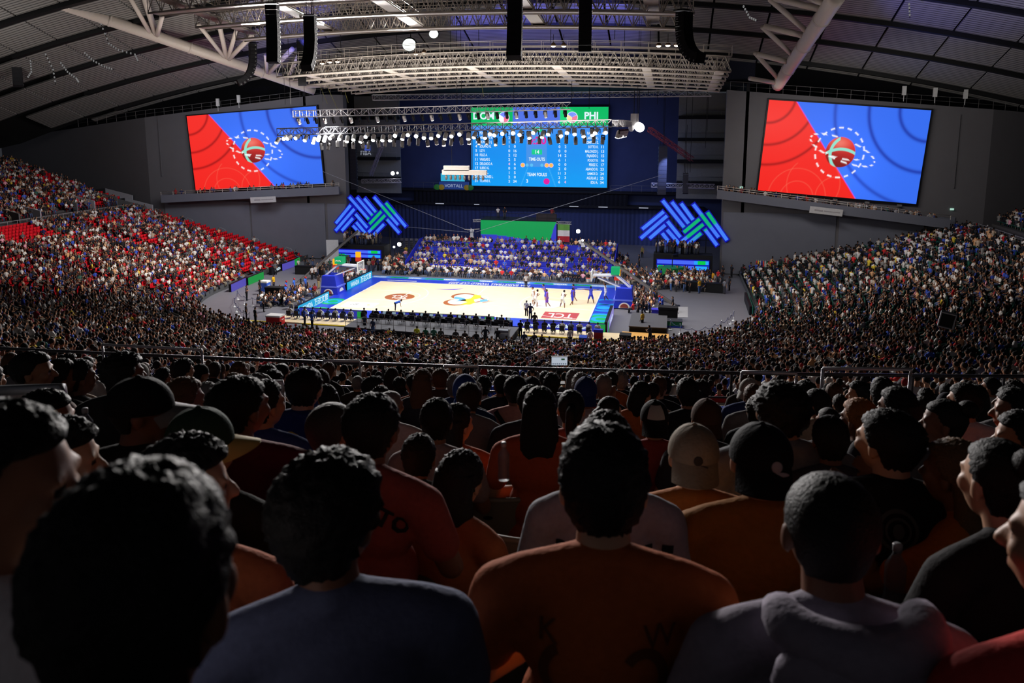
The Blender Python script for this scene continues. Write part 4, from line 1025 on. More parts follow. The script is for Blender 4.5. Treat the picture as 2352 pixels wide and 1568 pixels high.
# --- basket stands
PAD = mat('blue_padding', (40, 58, 196), .5, var=.06)
CLEAR = mat('board_glass', (190, 200, 210), .1, alpha=.35)
def basket(x, s, label):
    t = thing('basket_stand', label, 'basketball hoop', (x, .1, 0), 0 if s > 0 else math.pi)      # local +x points to the court
    b = MB(); b.prism([Vector((-1.1, -1.1, .1)), Vector((1.1, -1.1, .1)), Vector((.75, -1.1, 2.3)), Vector((-.85, -1.1, 2.3))], (0, 2.2, 0)); obj('padded_base', b, PAD, t)
    b = MB(); b.box((.05, 0, 1.0), (2.1, 2.26, .18)); obj('base_stripe', b, mat('pale_blue_band', (110, 128, 235), .5), t)
    for sy in (-1, 1):
        for sx in (-1.05, ):
            b = MB(); b.prism([Vector((.62 * math.cos(a) * 1.0 - .1, sy * 1.12, .15 + .62 * math.sin(a))) for a in np.linspace(0, math.pi, 15)], (0, sy * .02, 0)); obj('round_emblem', b, PWHT, t)
            b = MB(); b.prism([Vector((.45 * math.cos(a) - .1, sy * 1.135, .2 + .45 * math.sin(a))) for a in np.linspace(0, math.pi, 13)], (0, sy * .02, 0)); obj('emblem_core', b, mat('emblem_rust', (150, 70, 60), .5), t)
    for sx in (-1, 1):
        b = MB(); b.prism([Vector((1.02 * sx, .62 * math.cos(a), .15 + .62 * math.sin(a))) for a in np.linspace(0, math.pi, 15)], (sx * .04, 0, 0)); obj('round_emblem', b, PWHT, t)
    arm = MB()
    for sy in (-.35, .35):
        arm.beam((-.7, sy, 2.25), (.9, sy * .9, 3.55), .16, .2); arm.beam((.9, sy * .9, 3.55), (3.4, sy * .7, 3.45), .14, .2); arm.beam((.4, sy, 2.25), (2.9, sy * .7, 3.2), .1, .12)
    obj('arm', arm, mat('white_hoop_steel', (232, 232, 236), .4), t)
    b = MB(); b.beam((-.55, 0, 2.45), (.85, 0, 3.5), .5, .06); obj('arm_pad', b, PAD, t)
    b = MB(); b.box((2.2, 0, 3.42), (2.2, .6, .14)); obj('arm_pad', b, PAD, t)
    bb = MB(); bb.box((3.55, 0, 3.45), (.05, 1.8, 1.05)); obj('backboard', bb, CLEAR, t)
    fr = MB()
    for z in (2.93, 3.97): fr.box((3.56, 0, z), (.1, 1.9, .08))
    for y in (-.92, .92): fr.box((3.56, y, 3.45), (.1, .08, 1.1))
    for z in (3.1, 3.55): fr.box((3.59, 0, z), (.02, .6, .05))
    for y in (-.3, .3): fr.box((3.59, y, 3.32), (.02, .05, .45))
    obj('board_frame', fr, PWHT, t)
    b = MB(); b.tube([Vector((3.97 + .23 * math.cos(a), .23 * math.sin(a), 3.05)) for a in np.linspace(0, 2 * math.pi, 19)], .02, 6); b.bar((3.58, 0, 3.05), (3.75, 0, 3.05), .03, 5); obj('rim', b, mat('orange_rim', (226, 82, 40), .4), t)
    b = MB()
    for k in range(12):
        a = 2 * math.pi * k / 12; b.bar((3.97 + .22 * math.cos(a), .22 * math.sin(a), 3.04), (3.97 + .13 * math.cos(a + .5), .13 * math.sin(a + .5), 2.62), .008, 3); b.bar((3.97 + .22 * math.cos(a), .22 * math.sin(a), 3.04), (3.97 + .13 * math.cos(a - .5), .13 * math.sin(a - .5), 2.62), .008, 3)
    obj('net', b, PWHT, t)
    b = MB(); b.box((1.0, 0, 4.05), (.9, 1.1, .75)); sc = obj('shot_clock', b, glow('clock_green', (16, 176, 110), .85), t)
    b = MB()
    for k in range(5): b.box((1.0 + (-.3 + k * .15), -.57, 4.02 + .05 * (k % 2)), (.1, .02, .14))
    obj('clock_digits', b, PWHT, sc)
    b = MB(); b.bar((1.0, 0, 3.5), (1.0, 0, 3.7), .06, 6); obj('clock_post', b, DARK, t)
    return t
basket(-17.1, 1, 'blue padded basket stand with green shot clock at the left court end')
basket(17.1, -1, 'blue padded basket stand with green shot clock at the right court end')
# lit yellow-red courtside display boxes
for i, (px, py, Y) in enumerate([(771, 607, 9), (823, 590, 16), (1418, 632, 8)]):
    p = on_y(px, py, Y)
    t = thing('display_box', ['yellow and red lit display box behind the left basket', 'orange inflatable-like lit column farther behind the left basket', 'yellow lit display box behind the right basket'][i], 'display', (p.x, p.y, 0))
    z = p.z
    b = MB(); b.box((0, 0, z + .35), (.7, .3, .75)); obj('lit_panel', b, glow('panel_amber', (255, 186, 30), 1.0), t)
    b = MB(); b.box((0, 0, z - .3), (.75, .28, .6)); obj('lower_panel', b, glow('panel_red', (214, 60, 44), .8), t)
    b = MB(); b.bar((-.2, 0, 0), (-.2, 0, z - .5), .04, 5); b.bar((.2, 0, 0), (.2, 0, z - .5), .04, 5); obj('stand', b, PWHT, t)

# --- team chairs, tables, platforms
CHM = mat('dark_chair_fabric', (26, 28, 40), .7)
ch = MB(); ch.box((0, 0, .45), (.46, .45, .06)); CH_SEAT = ch.mesh('seat', CHM)
ch = MB(); ch.box((0, -.22, .75), (.46, .05, .42)); CH_BACK = ch.mesh('backrest', CHM)
ch = MB(); ch.bar((0, 0, 0), (0, 0, .44), .018, 5); CH_LEG = ch.mesh('leg', mat('chrome_leg', (170, 170, 175), .3, metal=.8))
def team_chair(x, y, rz, label, group):
    t = thing('folding_chair', label, 'chair', (x, y, 0), rz, group)
    link('seat', CH_SEAT, t); link('backrest', CH_BACK, t)
    for a in (-.2, .2):
        for c in (-.2, .2): link('leg', CH_LEG, t, loc=(a, c, 0))
BENCH_R = [(8.7 + .84 * k, -12.6) for k in range(9)]
BENCH_L = [(-16.2 + .84 * k, -12.3) for k in range(9)]
for k, (x, y) in enumerate(BENCH_R): team_chair(x, y, 0, 'dark folding chair on the right team bench, %s from the left' % ORD[k], 'right team bench chairs')
for k, (x, y) in enumerate(BENCH_L): team_chair(x, y, 0, 'dark folding chair on the left team bench, %s from the left' % ORD[k], 'left team bench chairs')
flat('bench_floor', [(7.9, -13.6), (18.2, -13.6), (18.2, -11.2), (7.9, -11.2)], WOOD, -.1, parent=None, th=.1)['kind'] = 'structure'
flat('bench_floor_left', [(-17.2, -13.8), (-8.6, -13.8), (-8.6, -11.2), (-17.2, -11.2)], WOOD, -.1, parent=None, th=.1)['kind'] = 'structure'
YT = mat('yellow_safety_edge', (226, 196, 40), .5)
for i, (a, c) in enumerate([((7.9, -13.65), (13.5, -13.65)), ((13.7, -13.7), (18.2, -13.7)), ((-20.5, -13.9), (-17.2, -13.9)), ((-14, -13.9), (-8.6, -13.9))]):
    b = MB(); b.beam((a[0], a[1], .05), (c[0], c[1], .05), .16, .1); o = obj('edge_strip', b, YT)
    tag(o, ['yellow edge strip in front of the right bench', 'yellow edge strip before the red cooler', 'yellow edge strip at the far left bench corner', 'yellow edge strip in front of the left bench'][i], 'edging')
pt = thing('scorers_platform', 'long grey platform with black skirt and railing behind the scorers table', 'platform')
b = MB(); b.prism([Vector((-8.4, -16.3, .62)), Vector((8.0, -17.6, .62)), Vector((8.0, -13.1, .62)), Vector((-8.4, -13.1, .62))], (0, 0, .08)); obj('deck', b, mat('platform_grey', (78, 78, 84), .6), pt)
b = MB(); b.prism([Vector((-8.4, -16.3, 0)), Vector((8.0, -17.6, 0)), Vector((8.0, -17.6, .62)), Vector((-8.4, -16.3, .62))], (0, .05, 0)); b.box((8.0, -15.3, .31), (.05, 4.4, .62)); b.box((-8.4, -14.7, .31), (.05, 3.2, .62)); obj('skirt', b, BLACKW, pt)
for k in range(14): post(Vector((-8.3, -16.2, .7)).lerp(Vector((7.9, -17.5, .7)), k / 13), 1.0, .025, GREYST, pt)
for h in (.5, 1.0):
    b = MB(); b.bar((-8.3, -16.2, .7 + h), (7.9, -17.5, .7 + h), .025, 4); obj('rail', b, GREYST, pt)
tb = thing('scorers_table', 'long dark scorers table with laptops facing the court', 'table')
b = MB(); b.box((-.3, -11.6, .82), (14.6, .8, .06)); obj('top', b, mat('dark_table_top', (44, 46, 54), .5), tb)
b = MB(); b.box((-.3, -11.25, .42), (14.6, .05, .8)); obj('front_panel', b, LEDV if False else BLACKW, tb)
for x in (-7.3, -3, 1.5, 6.8):
    b = MB(); b.box((x, -11.7, .4), (.08, .5, .8)); obj('leg', b, DARK, tb)
scr = MB(); scr.box((0, .02, .18), (.42, .03, .28)); SCR = scr.mesh('lid', mat('laptop_black', (20, 20, 24), .4))
dsp = MB(); dsp.box((0, -.002, .18), (.38, .012, .24)); DSP = dsp.mesh('display', glow('laptop_glow', (150, 175, 190), .7))
kb = MB(); kb.box((0, -.15, .015), (.42, .3, .03)); KB = kb.mesh('keyboard', MATS['laptop_black'])
for k in range(15):
    x = -7.1 + k * .98; t = thing('laptop', 'open laptop on the scorers table, %s from the left' % ORD[k], 'laptop', (x, -11.55, .85), random.uniform(-.15, .15), 'scorers laptops')
    link('lid', SCR, t); link('display', DSP, t); link('keyboard', KB, t)
CH_OFF = MB(); CH_OFF.box((0, 0, .45), (.46, .45, .06)); CH_OFF.box((0, -.22, .75), (.46, .05, .42))
for k in range(15): 
    t = thing('folding_chair', 'dark chair behind the scorers table, %s from the left' % ORD[k], 'chair', (-7.1 + k * .98, -12.5, .0 if k < 0 else .02), 0, 'scorers chairs')
    link('seat', CH_SEAT, t); link('backrest', CH_BACK, t)
    for a in (-.2, .2):
        for c in (-.2, .2): link('leg', CH_LEG, t, loc=(a, c, 0))
# camera platform at the right court end
cp = thing('camera_platform', 'low dark camera platform beside the right end board', 'platform', (20.0, -7.6, 0))
b = MB(); b.box((0, 0, .62), (3.6, 5.6, .08)); obj('deck', b, MATS['platform_grey'], cp)
b = MB(); b.box((0, 0, .3), (3.5, 5.5, .6)); obj('skirt', b, BLACKW, cp)
flat('platform_wood', [(17.6, -13.6), (22.0, -13.6), (22.0, -10.5), (17.6, -10.5)], mat('orange_wood', (224, 170, 96), .4, var=.1), -.1, parent=None, th=.1)['kind'] = 'structure'
# red coolers, boxes, kiosks
RED = mat('red_plastic', (206, 30, 34), .4)
def cooler(px, py, w_, h, d_, m, label, cat='cooler', nm='cooler', rz=0.0, lid=None):
    p = on_z(px, py, 0); t = thing(nm, label, cat, p, rz)
    b = MB(); b.box((0, 0, h * .42), (w_, d_, h * .8)); obj('body', b, m, t)
    b = MB(); b.box((0, 0, h * .9), (w_ * 1.05, d_ * 1.05, h * .16)); obj('lid', b, lid or m, t)
    b = MB()
    for s in (-1, 1): b.box((s * w_ * .53, 0, h * .55), (.05, d_ * .4, .06))
    obj('handle', b, lid or DARK, t); return t
cooler(1370, 803, 1.0, .7, .7, RED, 'red ice cooler near the end of the right bench')
cooler(1374, 792, .8, 1.5, .5, mat('rust_red_panel', (150, 52, 50), .5), 'tall blue-edged red drink dispenser beside the red cooler', 'dispenser', 'drink_dispenser', lid=PAD)
cooler(1342, 794, .9, .9, .9, mat('deep_blue_bin', (28, 62, 170), .5), 'blue towel bin behind the right bench', 'bin', 'towel_bin')
cooler(1157, 792, 1.0, 1.5, .8, mat('pale_grey_case', (150, 156, 164), .5), 'pale grey equipment case at the platform end', 'case', 'equipment_case', lid=mat('mid_grey_lid', (110, 114, 122), .5))
cooler(633, 744, 1.5, 1.0, 1.0, RED, 'red box stack at the left bench end', 'cooler', 'red_box', lid=PWHT)
cooler(1511, 728, 1.3, .9, .8, mat('violet_blue_case', (64, 60, 190), .5), 'blue camera case on the floor right of the court', 'case', 'equipment_case')
cooler(1534, 736, 1.9, 1.5, 1.0, BLACKW, 'black monitor case on the green-fronted table', 'case', 'monitor_case')
cooler(632, 685, 1.9, 1.4, 1.0, BLACKW, 'black monitor case on the left camera table', 'case', 'monitor_case')
cooler(610, 668, .9, 1.3, .9, mat('blue_barrel', (54, 92, 190), .5), 'round-topped blue bin at the left stand', 'bin', 'barrel_bin', lid=PWHT)
cooler(1436, 788, 1.0, .9, 1.0, DARK, 'black camera bag on the orange wooden deck', 'bag', 'camera_bag')
for i, (px, py, rz) in enumerate([(1534, 748, .0), (627, 694, .2)]):
    p = on_z(px, py, 0); t = thing('camera_table', ['low table with a green and blue front right of the court', 'low table with a green and blue front left of the court'][i], 'table', p, rz)
    b = MB(); b.box((0, 0, .62), (2.8, 1.3, .06)); obj('top', b, MATS['dark_table_top'], t)
    b = MB(); b.box((0, -.62, .32), (2.7, .04, .6)); obj('green_front', b, mat('green_banner', (36, 120, 76), .6), t)
    b = MB(); b.box((0, -.64, .08), (2.7, .04, .16)); obj('blue_edge', b, PAD, t)
    for a in (-1.3, 1.3):
        b = MB(); b.bar((a, .5, 0), (a, .5, .6), .03, 5); obj('leg', b, STEEL, t)
flat('pale_mat', [tuple(on_z(1483, 705, 0))[:2], tuple(on_z(1580, 705, 0))[:2], tuple(on_z(1580, 729, 0))[:2], tuple(on_z(1482, 727, 0))[:2]], mat('pale_floor_mat', (150, 150, 154), .7), -.12, parent=None, th=.02)['kind'] = 'structure'
# --- rope barriers
pst = MB(); pst.lathe([(.17, 0), (.17, .03), (.03, .06), (.025, .95), (.05, .97), (.05, 1.03), (.02, 1.05)], n=10); POST = pst.mesh('pole', mat('chrome', (190, 192, 198), .25, metal=.9), True)
bas = MB(); bas.lathe([(.2, 0), (.2, .04), (.05, .07)], n=12); BAS = bas.mesh('base', mat('white_base', (215, 218, 222), .4), True)
ST_R = [on_z(1340 + x / 5.88, 600 + y / 5.88, 0) for x, y in [(2030, 800), (1990, 850), (1945, 895), (1860, 940), (1770, 985), (1640, 1020), (1460, 1045), (1305, 985), (1170, 925)]] 
ST_R2 = [on_z(1340 + x / 5.88, 600 + y / 5.88, 0) for x, y in [(2030, 730), (2015, 760), (1450, 1150), (1380, 1090), (1220, 1130), (1020, 1150), (820, 1170)]]
ST_L = [on_z(480 + x / 5.88, 540 + y / 5.88, 0) for x, y in [(690, 940), (590, 960), (480, 940), (390, 870), (345, 970), (370, 1040), (400, 1080), (425, 1115), (470, 1150), (555, 1170)]]
def stanchion(p, label, group):
    t = thing('rope_post', label, 'rope post', p, 0, group); link('pole', POST, t); link('base', BAS, t)
ROPEM = mat('dark_blue_rope', (40, 44, 92), .7)
for nm, pts, side in (('curving', ST_R, 'right'), ('second', ST_R2[2:], 'right'), ('left', ST_L, 'left')):
    for k, p in enumerate(pts): stanchion(p, 'chrome rope post on the %s floor, %s of the %s line' % (side, ORD[k], {'curving': 'inner', 'second': 'outer', 'left': 'long'}[nm]), 'rope posts')
    for k in range(len(pts) - 1):
        a, c = pts[k] + UP * .98, pts[k + 1] + UP * .98; b = MB(); b.tube([a.lerp(c, f) - UP * .3 * (1 - (2 * f - 1) ** 2) for f in np.linspace(0, 1, 9)], .022, 5)
        o = obj('barrier_rope', b, ROPEM, smooth=True); tag(o, 'dark blue sagging rope on the %s floor, %s span of the %s line' % (side, ORD[k], {'curving': 'inner', 'second': 'outer', 'left': 'long'}[nm]), 'rope', 'barrier ropes')
# --- camera cranes
def crane(base, tail, tip, label):
    t = thing('camera_crane', label, 'camera crane', (base.x, base.y, 0))
    B = Vector((base.x, base.y, 0)); piv = B + UP * 1.6
    b = MB()
    for a in (0, 2.1, 4.2): b.bar((.7 * math.cos(a), .7 * math.sin(a), 0), (0, 0, 1.3), .04, 5)
    b.bar((0, 0, 1.0), (0, 0, 1.7), .08, 6); obj('tripod', b, DARK, t)
    b = MB(); b.beam(tail - B, tip - B, .22, .26); obj('boom', b, mat('crane_grey', (96, 92, 90), .5), t)
    b = MB(); b.bar(tail - B + UP * .25, tip - B + UP * .2, .02, 4); obj('tension_wire', b, DARK, t)
    b = MB(); b.box(tip - B - UP * .35, (.5, .5, .5)); b.bar(tip - B, tip - B - UP * .5, .05, 5); b.ell(tip - B - UP * .5 + Vector((0, .3, 0)), (.14, .2, .14), 8, 6); obj('camera_head', b, mat('camera_white', (180, 182, 190), .4), t)
    b = MB(); b.box(tail - B, (.5, .6, .5)); b.ell(tail - B + Vector((0, 0, -.35)), (.3, .25, .2), 8, 6); obj('counterweight', b, DARK, t)
crane(on_z(1508, 706, 0), on_y(1556, 706, 2), on_y(1340, 556, 15), 'long camera crane boom reaching over the press seats from the right floor')
crane(on_z(692, 672, 0), on_y(672, 660, 4), on_y(822, 530, 18), 'long camera crane boom rising to the left zigzag sculpture')
# flying cable camera
p = on_y(1084, 530, 24)
t = thing('cable_camera', 'white flying cable camera hovering left of the green box', 'camera', p)
b = MB(); b.ell((0, 0, 0), (.35, .35, .3), 10, 6); b.box((0, 0, -.6), (.4, .4, .7)); obj('body', b, mat('camera_white', (180, 182, 190), .4), t)
b = MB()
for a in range(4): b.bar((0, 0, .2), (1.1 * math.cos(a * 1.57 + .4), 1.1 * math.sin(a * 1.57 + .4), .25), .05, 5)
obj('arms', b, STEEL, t)
b = MB(); b.ell((0, -.2, -1.1), (.22, .25, .22), 10, 6); obj('lens_ball', b, DARK, t, True)
# --- press tribune
TRX0, TRX1 = -13.8, 14.2
TROWS = [(17.4, .0), (19.0, .55), (20.6, 1.1), (22.2, 1.65), (23.8, 2.2)]
pr = thing('press_tribune', 'stepped press tribune base with blue sides behind the far sideline', 'tribune')
for k, (y, z) in enumerate(TROWS):
    if z > 0:
        b = MB(); b.box(((TRX0 + TRX1) / 2, y + .85, z / 2), (TRX1 - TRX0 + .6, 1.62, z)); obj('step', b, mat('tribune_step', (44, 50, 150), .7), pr)
TDB = mat('tribune_blue_cloth', (48, 56, 206), .7, var=.06)
for k, (y, z) in enumerate(TROWS):
    t = thing('press_desk', 'long blue press desk, %s row from the court' % ORD[k], 'desk', ((TRX0 + TRX1) / 2, y, z), 0, 'press desks')
    b = MB(); b.box((0, -.05, .36), (TRX1 - TRX0 + .5 - .2 * k, .06, .72)); obj('front_cloth', b, TDB, t)
    b = MB(); b.box((0, .17, .73), (TRX1 - TRX0 + .4 - .2 * k, .6, .05)); obj('top', b, TDB, t)
    if k == 0:
        b = MB()
        for q in range(10): b.box((-12 + q * 2.7, -.09, .5), (1.5, .02, .14))
        obj('cloth_print', b, PWHT, t)
for s, x in ((-1, TRX0 - .4), (1, TRX1 + .4)):
    b = MB(); b.prism([Vector((x, 17.0, 0)), Vector((x, 25, 0)), Vector((x, 25, 3.3)), Vector((x, 23.5, 3.3)), Vector((x, 17, 1.0))], (.08, 0, 0)); o = obj('tribune_side', b, TDB, pr)
# green commentary box
p = on_y(1104, 505, 27.5); q = on_y(1278, 511, 27.5); r_ = on_y(1104, 560, 27.5)
gx0, gx1, gz0, gz1 = p.x, q.x, 1.9, p.z
t = thing('commentary_box', 'big green and blue commentary box behind the press tribune', 'box', ((gx0 + gx1) / 2, 27.5, 0)); Wg = gx1 - gx0
b = MB(); b.box((0, 2.0, gz1 / 2), (Wg, 3.9, gz1)); obj('body', b, mat('box_body', (30, 40, 120), .6), t)
def grn(u, v):
    edge = .6 - .14 * smooth(.1, .85, u) + .5 * smooth(.9, 1.0, u)
    a = (v > edge)[..., None]; return np.where(a, L3(10, 160, 84), L3(56, 62, 206)) * .85
pixel_panel('banner', 120, 40, Wg, gz1 - .4, grn, parent=t, M=Matrix.Translation((0, 0, gz1 / 2 + .2)))  # banner glows by itself, which gives its even brightness
b = MB(); b.box((0, 2, gz1 + .04), (Wg + .2, 4.1, .08)); obj('roof_deck', b, BLACKW, t)
for k in range(9): post((-Wg / 2 + Wg * k / 8, .1, gz1), 1.1, .025, DARK, t)
for h in (.55, 1.1):
    b = MB(); b.bar((-Wg / 2, .1, gz1 + h), (Wg / 2, .1, gz1 + h), .025, 4); obj('rail', b, DARK, t)
b = MB(); b.box((Wg / 2 - 1.6, .6, gz1 + .6), (3.0, .1, 1.1)); obj('dark_screen', b, mat('dark_brown_panel', (40, 34, 40), .6), t)
for s in (-1, 1): truss('box_truss', (Vector((gx0 if s < 0 else gx1, 27.6, gz1 - .1))), Vector(((gx0 - 1.2) if s < 0 else (gx1 + 2.2), 27.6, gz1 - .15)), .35, .35, 4, SILV, 'short silver truss end sticking out %s of the green box' % ('left' if s < 0 else 'right'), r=.04)
# three-colour flag
a, c = on_y(1281, 515, 27.3), on_y(1308, 556, 27.3)
t = thing('flag_banner', 'hanging green, white and red flag right of the green box', 'flag', ((a.x + c.x) / 2, 27.3, (a.z + c.z) / 2)); Hf = a.z - c.z; Wf = c.x - a.x
for k, (m, nm) in enumerate(((mat('flag_red', (176, 36, 56), .8), 'red_band'), (mat('flag_white', (214, 208, 216), .8), 'white_band'), (mat('flag_green', (96, 150, 70), .8), 'green_band'))):
    b = MB(); z0 = -Hf / 2 + Hf / 3 * k
    for j in range(6): 
        x0, x1 = -Wf / 2 + Wf * j / 6, -Wf / 2 + Wf * (j + 1) / 6; y0, y1 = .05 * math.sin(j * 1.6), .05 * math.sin((j + 1) * 1.6)
        b.prism([Vector((x0, y0, z0)), Vector((x1, y1, z0)), Vector((x1, y1, z0 + Hf / 3)), Vector((x0, y0, z0 + Hf / 3))], (0, .02, 0))
    obj(nm, b, m, t)
# row of standing country flags at the right wall
FC = [(200, 30, 40), (190, 190, 195), (30, 50, 150), (220, 180, 40), (30, 120, 70), (210, 60, 50), (200, 200, 205)]
for k in range(22):
    p = on_y(1738 + k * 4.0, 603 - k * .4, WALLY - .8); t = thing('country_flag', 'furled %s flag on a pole by the wall, %s from the left' % (['red', 'white', 'blue', 'yellow', 'green', 'orange-red', 'pale'][(k * 3) % 7], ORD[k]), 'flag', (p.x, p.y, 0), 0, 'row of furled flags')
    b = MB(); b.bar((0, 0, 0), (0, 0, 2.3), .02, 5); obj('pole', b, SILV, t)
    b = MB(); b.lathe([(.03, .7), (.16, .9), (.12, 1.5), (.05, 2.2)], n=8); obj('cloth', b, mat('flag_cloth_%d' % ((k * 3) % 7), FC[(k * 3) % 7], .8), t, True)
# barrier boards along the left stand edge and green ones right
SEG = [((532, 671), (571, 652), LEDV), ((571, 655), (606, 640), LEDG), ((624, 632), (649, 620), glow('led_black', (18, 18, 26), .5)), ((649, 622), (677, 612), LEDV), ((676, 612), (689, 605), LEDG)]
for i, (a, c, m) in enumerate(SEG):
    A, C_ = on_z(a[0], a[1], 0), on_z(c[0], c[1], 0); board((A.x, A.y), (C_.x, C_.y), .95, m, ['violet barrier board at the near end of the left stand edge', 'green barrier board along the left stand edge', 'black barrier board along the left stand edge', 'blue-violet barrier board along the left stand edge', 'short green barrier board at the far end of the left edge'][i], [(.5, 'WANDA', .5, 1)] if i == 2 else ())
for i, (a, c) in enumerate([((1716, 690), (1728, 724)), ((1710, 645), (1738, 640))]):
    A, C_ = on_z(a[0], a[1], 0), on_z(c[0], c[1], 0); board((C_.x, C_.y), (A.x, A.y), .95, glow('led_sea_green', (36, 110, 90), .6), ['sea-green barrier board at the bend of the right stand', 'sea-green barrier board at the far corner of the right stand'][i])
# green camera podiums in front of the LED stages
for i, (px, py, w_, h) in enumerate([(1543, 640, 2.6, 1.1), (790, 606, 2.2, .9)]):
    p = on_z(px, py, 0); t = thing('camera_podium', ['green and blue camera podium before the right LED stage', 'green camera podium before the left LED stage'][i], 'podium', p, .78 if i == 0 else 0)
    b = MB(); b.box((0, 0, h / 2 + .5), (w_, w_, h)); obj('body', b, mat('podium_green', (34, 140, 74), .6), t)
    b = MB(); b.box((w_ / 2 + .02, 0, h / 2 + .5), (.04, w_, h)); obj('blue_side', b, PAD, t)
    b = MB(); b.box((0, 0, .25), (w_ * .8, w_ * .8, .5)); obj('plinth', b, BLACKW, t)
    b = MB(); b.bar((0, 0, h + .5), (0, 0, h + 1.8), .06, 5); b.box((.2, -.2, h + 1.95), (.9, .35, .35)); obj('camera', b, DARK, t)
# black-fronted desk rows at both corners
for i, (a, c) in enumerate([((1575, 668), (1660, 674)), ((678, 630), (740, 632))]):
    A, C_ = on_z(a[0], a[1], 0), on_z(c[0], c[1], 0); t = thing('black_counter', ['long black draped counter at the right rear corner of the floor', 'long black draped counter at the left rear corner of the floor'][i], 'counter', (A + C_) / 2, math.atan2(C_.y - A.y, C_.x - A.x)); ln = (C_ - A).length
    b = MB(); b.box((0, .4, .55), (ln, .8, 1.1)); obj('drape', b, BLACKW, t); b = MB(); b.box((0, .4, 1.13), (ln + .1, .9, .06)); obj('top', b, DARK, t)
# tall white panel beside the left LED strip
p = on_y(764, 578, 17); t = thing('white_panel', 'tall blank white panel left of the LED stage', 'panel', (p.x, p.y, 0), .25)
b = MB(); b.box((0, 0, p.z), (1.7, .12, 3.4)); obj('board', b, mat('white_board', (196, 198, 204), .5), t); b = MB(); b.bar((-.7, .2, 0), (-.7, .2, 2), .04, 5); b.bar((.7, .2, 0), (.7, .2, 2), .04, 5); obj('stand', b, DARK, t)
# low ramps with violet and green tops on the near floor
for i, (pts, m, lb) in enumerate([([(690, 800), (890, 777), (892, 783), (760, 806)], mat('violet_ramp', (104, 96, 200), .6), 'violet sloping ramp with thin railing on the near floor'), ([(700, 813), (890, 795), (905, 803), (790, 816)], mat('violet_ramp_two', (128, 120, 214), .6), 'second violet ramp below the first on the near floor'), ([(960, 792), (1000, 787), (1008, 790), (965, 796)], mat('green_mat', (30, 150, 90), .6), 'small green carpet on the near floor')]):
    W3 = [on_z(x, y, .5) for x, y in pts]; t = thing('floor_ramp', lb, 'ramp'); b = MB(); b.prism([p for p in W3], (0, 0, .1)); obj('deck', b, m, t)
    b = MB()
    for a, c in zip(W3, W3[1:] + W3[:1]): b.prism([Vector((a.x, a.y, 0)), Vector((c.x, c.y, 0)), c, a], (0, .02, 0))
    obj('skirt', b, BLACKW, t)
    if i < 2:
        A, C_ = W3[0] + UP * .1, W3[1] + UP * .1
        for k in range(8): post(A.lerp(C_, k / 7), .8, .03, DARK, t)
        pipe('rail', [A + UP * .8, C_ + UP * .8], .03, DARK, t)
# press-side stacked chairs behind the tribune
for k in range(13):
    p = on_y(922 + k * 11.2, 556, 30); t = thing('stacked_chair_pile', 'pile of stacked pale chairs behind the press tribune, %s from the left' % ORD[k], 'chair stack', (p.x, 30, 0), 0, 'chair piles')
    for j in range(6):
        b = MB(); b.box((0, 0, .5 + j * .28), (.5, .45, .05)); b.box((0, .22, .7 + j * .28), (.5, .04, .3)); obj('chair', b, mat('pale_chair', (120, 118, 122), .6), t)
# ================================================================== PEOPLE: prototypes
SHIRT = mat_objcolor('shirt_cloth', .85, 55, .2, .35, .15, .0)
PANTS = mat_objcolor('trouser_cloth', .85, 40, .2, .3, .15)
SKIN = mat_objcolor('skin', .5, 30, .06, .05, .35)
HAIRM = mat_objcolor('hair_strands', .6, 160, .5, .6, .25)
CAPM = mat_objcolor('cap_cloth', .8, 80, .15, .3, .15)
EYEM = mat('eye_dark', (22, 18, 16), .3); LIPM = mat('lips', (120, 62, 56), .5)

def solid(name, prims, voxel, smooth=8, m=None):
    b = MB()
    for p in prims:
        if p[0] == 'e': b.ell(p[1], p[2], 16, 12, p[3] if len(p) > 3 else None)
        else:
            _, a, c, r0, r1 = p; a, c = Vector(a), Vector(c)
            b.ell(a, (r0,) * 3, 14, 10); b.ell(c, (r1,) * 3, 14, 10)
            if (c - a).length > 1e-4: b.bar(a, c, r0, 14, r1)
    me0 = b.mesh('tmp', m or SKIN); o = bpy.data.objects.new('tmp', me0); r = o.modifiers.new('r', 'REMESH'); r.mode = 'VOXEL'; r.voxel_size = voxel
    s = o.modifiers.new('s', 'SMOOTH'); s.factor = .5; s.iterations = smooth
    me = evaluated_mesh(o); me.name = name
    bpy.data.objects.remove(o); bpy.data.meshes.remove(me0)
    me.materials.clear(); me.materials.append(m or SKIN)
    me.polygons.foreach_set('use_smooth', [True] * len(me.polygons))
    return me

